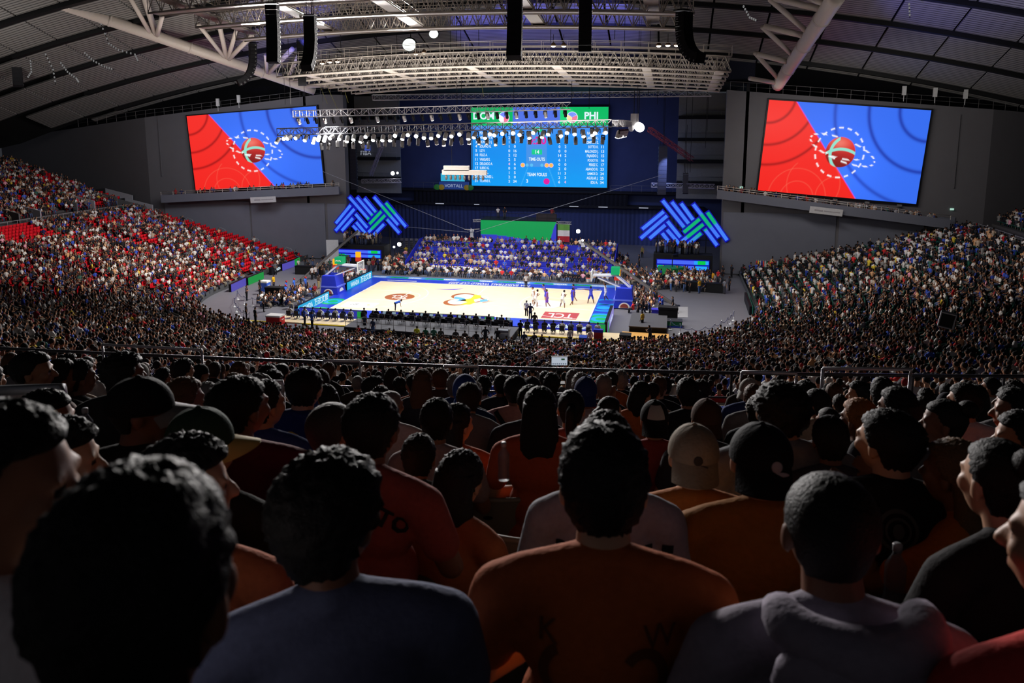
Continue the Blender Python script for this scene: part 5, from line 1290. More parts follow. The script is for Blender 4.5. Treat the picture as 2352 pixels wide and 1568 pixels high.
def head_prims(H):
    def q(x, y, z): return H @ Vector((x, y, z))
    R = H.to_3x3()
    E = lambda c, r: ('e', q(*c), r, R)
    C = lambda a, c, r0, r1: ('c', q(*a), q(*c), r0, r1)
    return [E((0, -.006, .03), (.077, .097, .088)), E((0, .03, -.03), (.062, .07, .084)), E((0, .036, -.078), (.044, .05, .038)),
            C((0, .096, .004), (0, .113, -.03), .009, .015), C((-.04, .083, .022), (.04, .083, .022), .012, .012),
            E((-.079, -.006, -.012), (.011, .02, .034)), E((.079, -.006, -.012), (.011, .02, .034)),
            C((-.018, .089, -.064), (.018, .089, -.064), .010, .010), E((-.04, .066, -.022), (.026, .026, .03)), E((.04, .066, -.022), (.026, .026, .03))]
def hand_prims(Wp, d, side, up):
    d = Vector(d).normalized(); side = Vector(side); side = (side - d * side.dot(d)).normalized(); up = side.cross(d) if side.cross(d).dot(Vector(up)) > 0 else d.cross(side)
    o = [('c', Wp, Wp + d * .03, .027, .03)]
    for i, L in zip((-1.5, -.5, .5, 1.5), (.9, 1.0, .95, .75)):
        base = Wp + d * .075 + side * .019 * i; mid = base + d * .036 * L - up * .01; tip = mid + d * .028 * L - up * .022
        o += [('c', Wp + d * .03 + side * .014 * i, base, .016, .0115), ('c', base, mid, .0105, .0095), ('c', mid, tip, .0095, .0085)]
    s = 1 if side.x > 0 else -1
    b0 = Wp + d * .025 + side * .03; b1 = b0 + d * .035 + side * .022; b2 = b1 + d * .03 + side * .004
    return o + [('c', b0, b1, .014, .011), ('c', b1, b2, .011, .0095)]

def make_human(name, pelvis, lean, hy, arms, legs, voxel, hp=0.0, shorts=False, tank=False, head_off=0.0, wrists=None, turn=0.0):
    """returns dict of meshes + head matrix; facing +y, floor at z = 0"""
    PV = Vector(pelvis); LR = Matrix.Rotation(turn, 3, 'Z') @ Matrix.Rotation(-lean, 3, 'X')
    T = lambda x, y, z: PV + LR @ Vector((x, y, z))
    nb = T(0, -.005, .56); hc = T(0, .02, .60) + Matrix.Rotation(-lean * .5 + hp, 3, 'X') @ Vector((0, .025, .115))
    HR = (Matrix.Rotation(hy, 3, 'Z') @ Matrix.Rotation(-lean * .45 + hp, 3, 'X')).to_4x4(); H = HR.copy(); H.translation = hc
    hp_ = head_prims(H); neck = [('c', nb, hc + HR.to_3x3() @ Vector((0, -.012, -.06)), .058, .052)]
    core = [('e', T(0, .01, .40), (.15, .1, .15), LR), ('e', T(0, .02, .2), (.14, .11, .16), LR), ('e', T(0, .015, .03), (.155, .12, .11), LR), ('c', T(-.16, -.005, .5), T(.16, -.005, .5), .052, .052), ('c', nb, T(.12, -.01, .52), .05, .045), ('c', nb, T(-.12, -.01, .52), .05, .045)]
    shirt = [('e', T(0, .01, .40), (.176, .122, .17), LR), ('e', T(0, .025, .2), (.168, .135, .17), LR), ('e', T(0, .015, .04), (.182, .146, .11), LR), ('c', T(-.165, -.008, .505), T(.165, -.008, .505), .066, .066), ('c', T(0, -.012, .575), T(.15, -.012, .53), .052, .052), ('c', T(0, -.012, .575), T(-.15, -.012, .53), .052, .052), ('e', T(0, -.005, .59), (.07, .066, .026), LR)]
    body = list(hp_) + neck + core
    for s in (-1, 1):
        S = T(s * .195, -.005, .485); E, Wd, hd = arms[0 if s < 0 else 1] if len(arms) == 2 else arms
        E = PV + Matrix.Rotation(turn, 3, 'Z') @ Vector((s * E[0], E[1], E[2])); Wv = PV + Matrix.Rotation(turn, 3, 'Z') @ Vector((s * Wd[0], Wd[1], Wd[2])); hdv = Matrix.Rotation(turn, 3, 'Z') @ Vector((s * hd[0], hd[1], hd[2]))
        body += [('c', S, E, .05, .041), ('c', E, Wv, .041, .027)] + hand_prims(Wv, hdv, Vector((-s * 1.0, .3, 0)), (0, 0, 1))
        if not tank:
            M_ = S.lerp(E, .62); shirt += [('c', S, M_, .07, .064)]
    pants, shoes = [('e', PV + Vector((0, .0, -.01)), (.172, .14, .115))], []
    for s in (-1, 1):
        hip = PV + Vector((s * .095, .02, -.03)); K, A = [PV + Vector((s * v[0], v[1], v[2])) for v in legs[0 if s < 0 else 1]]
        if shorts:
            kk = hip.lerp(K, .8); pants += [('c', hip, kk, .1, .095)]; body += [('c', hip, K, .075, .056), ('c', K, K.lerp(A, .35), .056, .056), ('c', K.lerp(A, .35), A, .056, .037)]
        else: pants += [('c', hip, K, .098, .072), ('c', K, A + Vector((0, 0, .03)), .072, .058)]; body += [('c', PV + Vector((0, 0, .0)), hip, .1, .08)]
        shoes += [('e', A + Vector((0, .06, -.035)), (.046, .125, .042)), ('e', A + Vector((0, .0, -.01)), (.043, .055, .05))]
    out = {'body': solid(name + '_body', body, voxel, 4), 'shirt': solid(name + '_shirt', shirt, max(.011, voxel), 10, SHIRT), 'trousers': solid(name + '_trousers', pants, max(.014, voxel), 8, PANTS), 'shoes': solid(name + '_shoes', shoes, max(.012, voxel), 3, mat('shoe', (60, 58, 60), .6))}
    me = out['body']; me.materials.append(EYEM); me.materials.append(LIPM)          # eyes and lips by place on the head
    Hi = H.inverted(); idx = np.zeros(len(me.polygons), np.int32)
    cen = np.empty(len(me.polygons) * 3, np.float32); me.polygons.foreach_get('center', cen); cen = cen.reshape(-1, 3)
    A4 = np.array(Hi); loc = cen @ A4[:3, :3].T + A4[:3, 3]
    for sx in (-.031, .031): idx[(np.abs(loc[:, 0] - sx) < .014) & (np.abs(loc[:, 2] - .004) < .0075) & (loc[:, 1] > .05)] = 1
    idx[(np.abs(loc[:, 0]) < .022) & (np.abs(loc[:, 2] + .065) < .009) & (loc[:, 1] > .06)] = 2
    me.polygons.foreach_set('material_index', idx)
    out['H'] = H; return out

LAP = ((.26, .1, .22), (.12, .36, .12), (-.2, 1, -.25))
SIT = [((.11, .44, -.03), (.12, .44, -.44))] * 2
KNEE = ((.22, .36, .13), (.06, .52, .12), (-.1, 1, -.2))
PHONE = ((.24, .24, .3), (.09, .42, .5), (-.1, .5, .8))
CHIN = (((.26, .1, .22), (.12, .36, .12), (-.2, 1, -.25)), ((.2, .36, .22), (.06, .26, .56), (-.4, -.1, .9)))
SEATED = {}
for nm, lean, hy, arms, hp in (('ahead', .08, 0, LAP, 0), ('right', .06, -.62, LAP, 0), ('left', .06, .62, LAP, 0), ('far_right', .05, -1.15, LAP, 0), ('far_left', .05, 1.15, LAP, 0), ('lean', .5, 0, KNEE, .1), ('phone', .1, 0, PHONE, .05), ('chin', .22, -.25, CHIN, 0)):
    SEATED[nm] = make_human('seated_' + nm, (0, 0, .53), lean, hy, arms, SIT, .0085, hp)
STAND_LEGS = [((.1, .02, -.45), (.11, -.01, -.86))] * 2
WALK_LEGS = [((.1, .12, -.44), (.11, .1, -.86)), ((.1, -.02, -.45), (.1, -.28, -.82))]
WIDE_LEGS = [((.22, .1, -.42), (.3, .02, -.84))] * 2
SIDES = ((.27, .0, .2), (.28, .08, -.06), (0, .3, -1)); CROSS = ((.26, .12, .22), (.02, .27, .28), (-1, .1, .1)); HIPS = ((.38, -.06, .24), (.2, .02, .03), (-.5, .5, -.6)); SPREAD = ((.5, .05, .5), (.76, .12, .54), (1, .1, .1)); UPARM = ((.2, .15, .72), (.12, .22, .98), (0, .3, 1)); FRONT = ((.26, .14, .24), (.14, .36, .34), (-.2, 1, .2))
STAND = {}
for nm, lean, hy, arms, legs, sh, tk, turn in (('plain', .02, 0, SIDES, STAND_LEGS, False, False, 0), ('crossed', .02, .2, CROSS, STAND_LEGS, False, False, 0), ('hips', .02, -.2, HIPS, STAND_LEGS, False, False, 0), ('working', .15, .1, FRONT, WALK_LEGS, False, False, 0),
        ('player', .05, 0, SIDES, WALK_LEGS, True, True, 0), ('player_ready', .35, 0, FRONT, WIDE_LEGS, True, True, 0), ('player_wide', .2, .1, SPREAD, WIDE_LEGS, True, True, 0), ('player_reach', .05, 0, UPARM, WALK_LEGS, True, True, 0)):
    STAND[nm] = make_human('standing_' + nm, (0, 0, .93), lean, hy, arms, legs, .016, 0, sh, tk, turn=turn)
STAND['bent'] = make_human('standing_bent', (0, 0, .93), 1.25, 0, ((.2, .55, .0), (.15, .6, -.35), (0, .3, -1)), STAND_LEGS, .016)
SITC = make_human('seated_far', (0, 0, .53), .15, 0, LAP, SIT, .016)

# --- hair and headwear, modelled around the head centre
def hair_mesh(name, thick=.012, amp=.006, freq=45, line=.42, nape=-.95, flat=0.0, drape=None, tail=None, bun=False, n=56, m=40, side=-.3):
    b = MB(); vs = []
    for i in range(m + 1):
        th = math.pi * i / m
        for k in range(n):
            ph = 2 * math.pi * k / n; d = Vector((math.sin(th) * math.cos(ph), math.sin(th) * math.sin(ph), math.cos(th)))
            low = line if d.y > .45 else (side if d.y > -.15 else nape)
            if -.15 <= d.y <= .45: low = side + (line - side) * max(0, (d.y - .1) / .35)
            elif d.y < -.15: low = nape + (side - nape) * max(0, 1 - (-.15 - d.y) / .3)
            mk = min(1, max(0, (d.z - low) / .16 + .5))
            mk = mk * mk * (3 - 2 * mk); nz = noise.fractal(d * freq * .1 * 2.2, .6, 2, 3) * amp + noise.noise(d * freq) * amp * .6
            R = Vector((.0785 * d.x, .0985 * d.y, .0905 * d.z))
            e = thick + nz + flat * max(0, d.z - .3)
            p = R * (.86 + .14 * mk) + d * e * mk + Vector((0, -.006, .03))
            if flat and d.z > .3: p.z = min(p.z, .03 + .0905 + thick + .6 * flat + nz)
            if d.y < -.2 and d.z < -.3: p.z -= .04 * min(1, (-.3 - d.z) / .4) * mk; p.y += .012 * mk * min(1, (-.3 - d.z) / .4)  # hair drawn lower over the nape to darken the unlit neck
            vs.append(p)
    fs = [((i + 1) * n + k, (i + 1) * n + (k + 1) % n, i * n + (k + 1) % n, i * n + k) for i in range(m) for k in range(n)]
    b.add(vs, fs)
    if drape:                           # long hair falling over the back
        L, wd = drape; rings = 14; q = 22; o = []
        for i in range(rings + 1):
            f = i / rings; z = .06 - (L + .06) * f; w_ = (.086 + (wd - .086) * min(1, f * 1.6)) * (1 - .25 * max(0, f - .75) / .25); dep = .06 - .015 * f; y = -.055 - .035 * math.sin(f * 2.2)
            for k in range(q):
                a = 2 * math.pi * k / q; nn = noise.noise(Vector((k * .9, f * 2.2, L * 7))) * .009
                o.append(Vector(((w_ + nn) * math.cos(a), y + (dep + nn) * math.sin(a), z + .01 * noise.noise(Vector((k, 3, L))) * f * 3)))
        b.add(o, [((i + 1) * q + k, (i + 1) * q + (k + 1) % q, i * q + (k + 1) % q, i * q + k) for i in range(rings) for k in range(q)] + [tuple(range(q)), tuple(range(rings * q + q - 1, rings * q - 1, -1))])
    if tail: b.tube([Vector((0, -.1, .05)), Vector((0, -.15, .03)), Vector((0, -.16, -.06)), Vector((.01, -.14, -tail)), Vector((.01, -.13, -tail - .05))], [.03, .034, .036, .026, .006], 10)
    if bun: b.ell((0, -.1, .09), (.05, .05, .045), 14, 10)
    return b.mesh(name, HAIRM, True)
HAIR = {'short': hair_mesh('hair_short'), 'buzz': hair_mesh('hair_buzz', .004, .0015, 70), 'curly': hair_mesh('hair_curly', .022, .009, 34), 'tall': hair_mesh('hair_tall', .012, .007, 50, flat=.035), 'long': hair_mesh('hair_long', .014, .006, 40, drape=(.34, .12)), 'very_long': hair_mesh('hair_very_long', .012, .005, 40, drape=(.46, .12)), 'mid': hair_mesh('hair_mid', .016, .007, 40, nape=-.95, drape=(.17, .105)), 'tail': hair_mesh('hair_tail', .006, .003, 50, tail=.2), 'bun': hair_mesh('hair_bun', .006, .003, 50, bun=True), 'messy': hair_mesh('hair_messy', .02, .011, 26)}
def cap_mesh(name, back, brim_m, panel=None):
    b = MB(); n, m = 40, 16; vs = []
    for i in range(m + 1):
        th = (math.pi * .53) * i / m
        for k in range(n):
            ph = 2 * math.pi * k / n; d = Vector((math.sin(th) * math.cos(ph), math.sin(th) * math.sin(ph), math.cos(th)))
            vs.append(Vector((.091 * d.x, .112 * d.y, .112 * d.z + .006 * math.cos(ph * 6) * .15)) + Vector((0, -.006, .022)))
    b.add(vs, [((i + 1) * n + k, (i + 1) * n + (k + 1) % n, i * n + (k + 1) % n, i * n + k) for i in range(m) for k in range(n)])
    b.ell((0, -.006, .136), (.009, .009, .006), 8, 6)
    b.m = 1; s = -1 if back else 1; g = []; q = 14
    for j in range(6):
        f = j / 5
        for k in range(q + 1):
            a = -1.15 + 2.3 * k / q; rx, ry = .088 + .004 * f, .108 + .085 * f * math.cos(a * .8)
            g.append(Vector((rx * math.sin(a), s * ry * max(.12, math.cos(a)), .02 - (.06 if back else .022) * f - .02 * abs(math.sin(a)) ** 2 * (1 + f))))
    for dz in (0, -.006): b.add([p + Vector((0, 0, dz)) for p in g], [(j * (q + 1) + k, j * (q + 1) + k + 1, (j + 1) * (q + 1) + k + 1, (j + 1) * (q + 1) + k) for j in range(5) for k in range(q)])
    if panel:
        b.m = 2; pv = []
        for i in range(7):
            for k in range(9):
                th = .55 + .85 * i / 6; ph = -math.pi / 2 + (k / 8 - .5) * 1.3; d = Vector((math.sin(th) * math.cos(ph), math.sin(th) * math.sin(ph), math.cos(th)))
                pv.append(Vector((.0925 * d.x, .1135 * d.y, .1135 * d.z)) + Vector((0, -.006, .022)))
        b.add(pv, [((i + 1) * 9 + k, (i + 1) * 9 + k + 1, i * 9 + k + 1, i * 9 + k) for i in range(6) for k in range(8)])
    return b.mesh(name, [CAPM, brim_m or CAPM] + ([panel] if panel else []), True)
HAIR['cap_back'] = cap_mesh('cap_backwards', True, None); HAIR['cap'] = cap_mesh('cap_forward', False, None)
HAIR['cap_yellow'] = cap_mesh('cap_yellow_brim', False, mat('yellow_brim', (200, 172, 96), .7)); HAIR['cap_grey'] = cap_mesh('cap_grey_brim', False, mat('grey_brim', (120, 116, 116), .7))
HAIR['cap_mesh'] = cap_mesh('cap_pale_panel', True, None, mat('pale_cap_panel', (170, 166, 158), .8)); HAIR['cap_logo'] = cap_mesh('cap_white_logo', True, None)
hd = MB(); hd.ell((0, -.012, .02), (.1, .118, .125), 22, 16); hd.ell((0, -.05, -.08), (.085, .075, .07), 16, 10); HAIR['hood'] = hd.mesh('hood', CAPM, True)
hd = MB(); hd.ell((0, -.008, .04), (.086, .106, .098), 20, 14); HAIR['headband'] = hair_mesh('hair_headband', .012, .006, 40, drape=(.2, .105))
HEADWEAR = ('cap', 'cap_back', 'cap_yellow', 'cap_grey', 'cap_mesh', 'cap_logo', 'hood')

SKINS = [lin(c) for c in ((150, 104, 78), (132, 88, 64), (168, 122, 94), (112, 72, 52), (184, 140, 112))]
BLACKH = lin((22, 20, 20))
NPERSON = 0
def person(proto, hair, label, loc, yaw, shirt, trousers=(46, 48, 58), skin=None, scale=(1, 1, 1), group=None, haircol=None, head_at=None, shirt_lin=None, name='person'):
    """body is the top-level mesh; clothing and hair are its children"""
    global NPERSON
    NPERSON += 1
    H = proto['H']
    if head_at is not None:
        v = Vector(H.translation); v = Vector((v.x * scale[0], v.y * scale[1], v.z * scale[2]))
        loc = Vector(head_at) - rotz(yaw) @ v
    o = link(name, proto['body'], None, loc, (0, 0, yaw), scale, skin or random.choice(SKINS))
    tag(o, label, 'person', group)
    s = link('shirt', proto['shirt'], o, color=shirt_lin or lin(shirt)); link('trousers', proto['trousers'], o, color=lin(trousers)); link('shoes', proto['shoes'], o)
    if hair:
        hn = 'cap' if hair in HEADWEAR and hair != 'hood' else ('hood' if hair == 'hood' else 'hair')
        h = link(hn, HAIR[hair], o, color=haircol or BLACKH); h.matrix_local = H
        if hair in ('cap', 'cap_back', 'cap_yellow', 'cap_grey', 'cap_mesh', 'cap_logo'):
            u = link('hair', HAIR['buzz'], o, color=BLACKH); u.matrix_local = H
    return o, s

# ------------------------------------------------------------------ people on the floor, one by one
def face(x, y, tx=0, ty=0): return math.atan2(ty - y, tx - x) - math.pi / 2
def floor_person(px, py, pose, shirt, label, look=(0, 0), pants=(30, 30, 36), hair='short', z=0.0, grp='people on the floor', h=1.0, haircol=None):
    p = on_z(px, py, z)
    yaw = face(p.x, p.y, *look) if isinstance(look, tuple) else look
    return person(STAND[pose], hair, label, (p.x, p.y, z), yaw, shirt, pants, scale=(h, h, h), group=grp, haircol=haircol)
FP = [  # players and officials
 (1225, 700, 'player', (236, 236, 238), 'player in white kit by the far side of the right half', (3, -4), (230, 230, 234)),
 (1229, 706, 'player_ready', (236, 236, 238), 'second player in white kit crouching just below the first', (10, 0), (230, 230, 234)),
 (1254, 692, 'player_ready', (64, 72, 196), 'player in blue kit facing the white pair', (0, 0), (60, 66, 190)),
 (1257, 706, 'player', (120, 70, 190), 'player in violet-blue kit below the first blue one', (0, -3), (110, 66, 190)),
 (1291, 708, 'player_ready', (232, 232, 236), 'lunging player in white kit left of the blue group', (12, 0), (228, 228, 232)),
 (1314, 702, 'player', (66, 64, 200), 'player in blue kit in the middle of the tight group', (12, 0), (60, 62, 196)),
 (1318, 693, 'player', (86, 62, 178), 'player in blue kit at the rear of the tight group', (0, 4), (80, 60, 176)),
 (1357, 699, 'player_wide', (70, 76, 206), 'defender in blue with both arms spread near the right end', .25, (62, 70, 200)),
 (1391, 691, 'player_reach', (228, 228, 234), 'player in white passing the ball in from behind the end line', (0, 0), (224, 224, 230)),
 (1209, 728, 'plain', (150, 150, 158), 'referee in grey shirt standing on the near right sideline', (10, 4), (24, 24, 28)),
 (1218, 735, 'hips', (40, 40, 52), 'coach in dark suit with hands on hips at the near sideline', (8, 4), (28, 28, 34)),
 (1208, 662, 'plain', (170, 166, 170), 'referee in grey standing on the far sideline', (10, -4), (20, 20, 24)),
 (908, 715, 'bent', (46, 92, 190), 'cleaner in blue bending down to wipe the court floor', -1.2, (34, 36, 50)),
 (1195, 777, 'crossed', (26, 26, 30), 'man in black suit standing beside the right bench gap', (10, 0), (22, 22, 26)),
 (1228, 758, 'plain', (36, 36, 44), 'assistant in dark suit standing in the right bench', (8, 2), (26, 26, 32)),
 # right-hand floor
 (1493, 790, 'working', (58, 58, 66), 'man in dark grey standing inside the rope line right', (0, 0), (34, 34, 42)),
 (1475, 755, 'plain', (196, 160, 60), 'steward in yellow vest behind the camera platform', (0, 4), (44, 44, 50)),
 (1478, 722, 'working', (40, 40, 46), 'photographer with yellow band left of the steward', (0, 0), (30, 30, 34)),
 (1466, 728, 'plain', (52, 48, 56), 'photographer in dark vest nearest the platform edge', (0, 0), (30, 30, 34)),
 (1606, 674, 'plain', (214, 160, 40), 'man in bright yellow shirt and jeans at the black counter', (0, 30), (60, 84, 130)),
 (1584, 672, 'plain', (30, 30, 36), 'person in black with a yellow belt left of the yellow shirt', (0, 0), (24, 24, 28)),
 (1571, 670, 'working', (38, 40, 46), 'person in black and jeans behind the rope corner', (0, 0), (70, 90, 130)),
 (1553, 670, 'plain', (186, 150, 140), 'person in pink top standing fourth from the yellow shirt', (0, 0), (40, 40, 48)),
 (1541, 668, 'crossed', (180, 170, 168), 'person in pale top and jeans beside the pink top', (0, 0), (70, 96, 150)),
 (1663, 675, 'plain', (110, 112, 122), 'man in grey coat by the right end of the black counter', (40, 20), (60, 60, 68)),
 (1675, 667, 'plain', (44, 44, 50), 'woman in black next to the man in grey coat', (0, 0), (30, 30, 34)),
 (1637, 655, 'plain', (206, 150, 40), 'man in orange-yellow jacket behind the black counter', (0, 0), (60, 60, 70)),
 (1660, 640, 'plain', (40, 40, 46), 'man in black standing far right behind the counter', (0, 0), (30, 30, 36)),
 (1680, 638, 'hips', (36, 38, 44), 'second man in black near the right stand corner', (0, 0), (30, 30, 36)),
 (1468, 612, 'plain', (30, 32, 40), 'lone person in black on the open floor behind the press', (0, 20), (26, 26, 32)),
 (1475, 592, 'plain', (120, 110, 60), 'person in dark clothes far back before the navy curtain', (0, 0), (30, 30, 34)),
 (1521, 718, 'crossed', (50, 80, 180), 'operator in blue shirt and red cap at the camera case', (0, 0), (40, 44, 60)),
 (1515, 715, 'plain', (44, 74, 176), 'second operator in blue and red cap beside the first', (0, 0), (40, 44, 60)),
 (1545, 718, 'plain', (36, 36, 42), 'crane operator in black at the end of the boom', (0, 0), (26, 26, 32)),
 # left-hand floor
 (567, 690, 'crossed', (60, 50, 52), 'woman in dark top with arms crossed by the left barrier boards', (0, 0), (28, 28, 32)),
 (597, 676, 'plain', (30, 30, 34), 'cameraman in black by the green barrier board', (0, 0), (24, 24, 28)),
 (629, 664, 'plain', (220, 170, 30), 'man in yellow jacket on the left floor', (0, 0), (44, 44, 54)),
 (606, 716, 'hips', (44, 40, 44), 'person in black with hands on hips left of the benches', (0, 0), (24, 24, 28)),
 (566, 735, 'plain', (54, 46, 46), 'person in dark brown top near the left rope line', (0, 0), (24, 24, 28)),
 (587, 745, 'plain', (42, 44, 48), 'man in dark suit nearest to the left near stand', (0, 10), (30, 30, 34)),
 (647, 700, 'plain', (64, 54, 54), 'person in dark red behind the blue court helpers', (0, 0), (40, 40, 46)),
 (656, 688, 'crossed', (62, 104, 206), 'court helper in blue with red cap, front one', (0, 0), (40, 50, 90)),
 (658, 678, 'plain', (62, 104, 206), 'court helper in blue with red cap, second one', (0, 0), (40, 50, 90)),
 (676, 672, 'plain', (64, 108, 210), 'tall court helper in blue with red cap on the left floor', (0, 0), (40, 50, 90)),
 (702, 668, 'plain', (64, 108, 210), 'court helper in blue with red cap nearest the basket', (0, 0), (40, 50, 90)),
 (732, 662, 'plain', (70, 56, 50), 'steward with yellow vest behind the left basket', (0, 0), (190, 170, 120)),
 (757, 668, 'crossed', (150, 120, 180), 'helper in pink cap sitting up at the left basket base', (0, 0), (60, 80, 180)),
 (717, 642, 'plain', (196, 190, 190), 'woman in white top at the left rear floor', (0, 0), (30, 30, 34)),
 (725, 640, 'plain', (186, 180, 180), 'second woman in white top at the left rear floor', (0, 0), (30, 30, 34)),
 (740, 638, 'working', (60, 46, 44), 'photographer in dark shirt at the left rear floor', (0, 0), (30, 30, 34)),
 (750, 636, 'plain', (46, 48, 54), 'photographer in jeans at the left rear floor', (0, 0), (80, 110, 150)),
 (700, 747, 'plain', (58, 96, 196), 'staff in blue polo walking behind the left bench', (0, 0), (34, 36, 46)),
 (717, 756, 'plain', (60, 92, 190), 'staff in blue polo nearest the camera behind the left bench', (0, 0), (30, 32, 40)),
 (838, 762, 'plain', (56, 66, 84), 'man in dark blue shirt standing left of the scorers railing', (0, 0), (40, 44, 56)),
 (857, 773, 'plain', (52, 62, 84), 'man in navy shirt and jeans standing left of the scorers railing', (0, 0), (70, 90, 130)),
 # near floor
 (1047, 800, 'plain', (54, 54, 58), 'person in grey standing on the near floor, middle', (0, 0), (30, 30, 36)),
 (1013, 797, 'plain', (64, 64, 68), 'person in dark grey shirt standing on the near floor, left', (0, 0), (30, 30, 36)),
 (958, 792, 'plain', (190, 190, 50), 'steward in yellow vest on the near floor', (0, 0), (36, 36, 40)),
 (978, 795, 'plain', (40, 84, 70), 'steward in dark green on the near floor', (0, 0), (36, 36, 40)),
 (997, 795, 'plain', (60, 96, 92), 'person in teal shirt on the near floor', (0, 0), (30, 30, 36)),
 (1068, 803, 'crossed', (44, 40, 40), 'person in brown on the near floor right of the middle', (0, 0), (30, 30, 36)),
 (1094, 805, 'plain', (30, 32, 36), 'person in black on the near floor right of the brown one', (0, 0), (26, 26, 30)),
 (1115, 793, 'hips', (34, 38, 48), 'man in dark suit below the scorers railing, right part', (0, 0), (26, 26, 30)),
 (1143, 797, 'working', (30, 30, 34), 'man in black jacket below the scorers railing, right end', (0, 0), (26, 26, 30)),
 (1204, 806, 'plain', (36, 48, 72), 'man in navy standing near the stair rail', (0, 0), (40, 44, 60)),
 (1227, 808, 'plain', (50, 44, 44), 'person in brown standing right of the stair rail', (0, 0), (30, 30, 36)),
 (1245, 812, 'plain', (30, 28, 30), 'person in black walking up the stairs by the rail', (0, -60), (26, 26, 30)),
 (1309, 797, 'plain', (196, 192, 192), 'man in white shirt and black trousers behind the right bench', (0, 0), (26, 26, 30)),
 (1355, 800, 'plain', (210, 206, 204), 'man in white at the drink dispenser', (0, 0), (60, 60, 66)),
 (895, 797, 'plain', (200, 170, 70), 'person with yellow bib at the near end of the ramp', (0, 0), (36, 36, 40)),
 (905, 800, 'plain', (40, 38, 36), 'person in dark shirt beside the yellow bib', (0, 0), (30, 30, 34)),
 (824, 790, 'hips', (150, 30, 40), 'person in dark red shirt standing before the ramp', (0, 0), (40, 40, 46)),
 (840, 795, 'plain', (50, 90, 196), 'person in bright blue shirt beside the ramp', (0, 0), (40, 44, 60)),
]
for f in FP:
    hair = 'cap' if ('cap' in f[4]) else 'short'
    hc = lin((200, 40, 44)) if 'red cap' in f[4] else (lin((230, 90, 120)) if 'pink cap' in f[4] else None)
    h = 1.16 if 'player' in f[2] else 1.0
    floor_person(f[0], f[1], f[2], f[3], f[4], f[5], f[6], hair, h=h, haircol=hc)
for k in range(12):
    x = -7.2 + k * 1.25; t = thing('folding_chair', 'dark chair on the scorers platform, %s from the left' % ORD[k], 'chair', (x, -14.3, .71), 0, 'platform chairs')
    link('seat', CH_SEAT, t); link('backrest', CH_BACK, t)
    for a in (-.2, .2):
        for c in (-.2, .2): link('leg', CH_LEG, t, loc=(a, c, 0))
    person(SITC, 'short', 'seated person in dark clothes on the scorers platform, %s from the left' % ORD[k], (x, -14.25, .73), random.uniform(-.3, .3), random.choice([(30, 32, 40), (40, 42, 50), (54, 60, 84)]), (30, 30, 36), group='platform crew')
# team benches and scorers, seated with their backs to the camera
for k, (x, y) in enumerate(BENCH_R):
    c = [(40, 42, 56), (36, 38, 50), (34, 36, 48), (38, 40, 54), (220, 216, 214), (120, 130, 170), (222, 218, 216), (216, 214, 214), (220, 218, 220)][k]
    person(SITC, 'short', '%s person from the left on the right team bench, in %s' % (ORD[k], 'white' if sum(c) > 500 else ('blue-grey' if sum(c) > 300 else 'a dark suit')), (x, y + .05, .02), random.uniform(-.25, .25), c, (200, 200, 204) if sum(c) > 500 else (30, 30, 40), group='right bench')
for k, (x, y) in enumerate(BENCH_L):
    c = [(226, 224, 222), (60, 96, 196), (224, 222, 220), (62, 98, 200), (228, 226, 224), (58, 100, 204), (224, 224, 222), (44, 60, 110), (200, 204, 208)][k]
    person(SITC, 'short', '%s person from the left on the left team bench, in %s' % (ORD[k], 'white' if sum(c) > 500 else 'blue'), (x, y + .05, .02), random.uniform(-.25, .25), c, (50, 56, 90), group='left bench')
for k in range(15):
    c = random.choice([(30, 32, 40), (36, 36, 40), (44, 46, 60), (60, 64, 70), (190, 190, 194)])
    person(SITC, random.choice(['short', 'short', 'mid', 'tail']), '%s official from the left at the scorers table, in %s' % (ORD[k], 'a pale shirt' if sum(c) > 400 else 'dark clothes'), (-7.1 + k * .98, -12.45, .03), random.uniform(-.3, .3), c, (30, 30, 36), group='scorers')
# ================================================================== THE CROWD TOO SMALL TO COUNT, AND ITS SEATS
def low_person(stand=False):
    """low-poly figure: vertices, faces, colour slot per face (0 shirt, 1 skin, 2 hair, 3 trousers); facing +y"""
    b = MB()
    n, rings = 7, [(-.115, .045), (-.03, .075), (.05, .082), (.1, .05)]
    hz, hy = (1.6, .02) if stand else (1.25, .05)
    zt = .93 if stand else .5
    # torso
    T = [(zt - .05, .17, .13, 0), (zt + .25, .175, .125, .01), (zt + .46, .2, .11, .015), (zt + .56, .1, .07, .02)]
    vs = []; q = 8
    for z, rx, ry, y in T:
        for k in range(q): a = 2 * math.pi * k / q; vs.append((rx * math.cos(a), y + ry * math.sin(a), z))
    b.m = 0; b.add(vs, [(i * q + k, i * q + (k + 1) % q, (i + 1) * q + (k + 1) % q, (i + 1) * q + k) for i in range(3) for k in range(q)] + [tuple(range(3 * q, 4 * q))])
    # arms
    for s in (-1, 1):
        b.m = 0; b.bar((s * .2, 0, zt + .48), (s * .26, .06, zt + .26), .058, 5)
        b.m = 1; b.bar((s * .26, .06, zt + .26), (s * .14, .3 if not stand else .12, zt + (.14 if not stand else .0)), .042, 5, .035)
        b.m = 3
        if stand: b.bar((s * .1, 0, .92), (s * .11, .02, .04), .1, 6, .07)
        else: b.bar((s * .1, .0, .5), (s * .12, .46, .5), .09, 6, .075); b.bar((s * .12, .45, .5), (s * .12, .46, .05), .07, 6, .055)
    # neck + head: face forward, hair up and back
    b.m = 1; b.bar((0, .015, hz - .2), (0, .03, hz - .08), .055, 6)
    b.m = 1; b.ell((0, hy + .012, hz - .012), (.07, .085, .105), 8, 6)
    b.m = 2; b.ell((0, hy - .018, hz + .025), (.08, .09, .092), 8, 6)
    return b
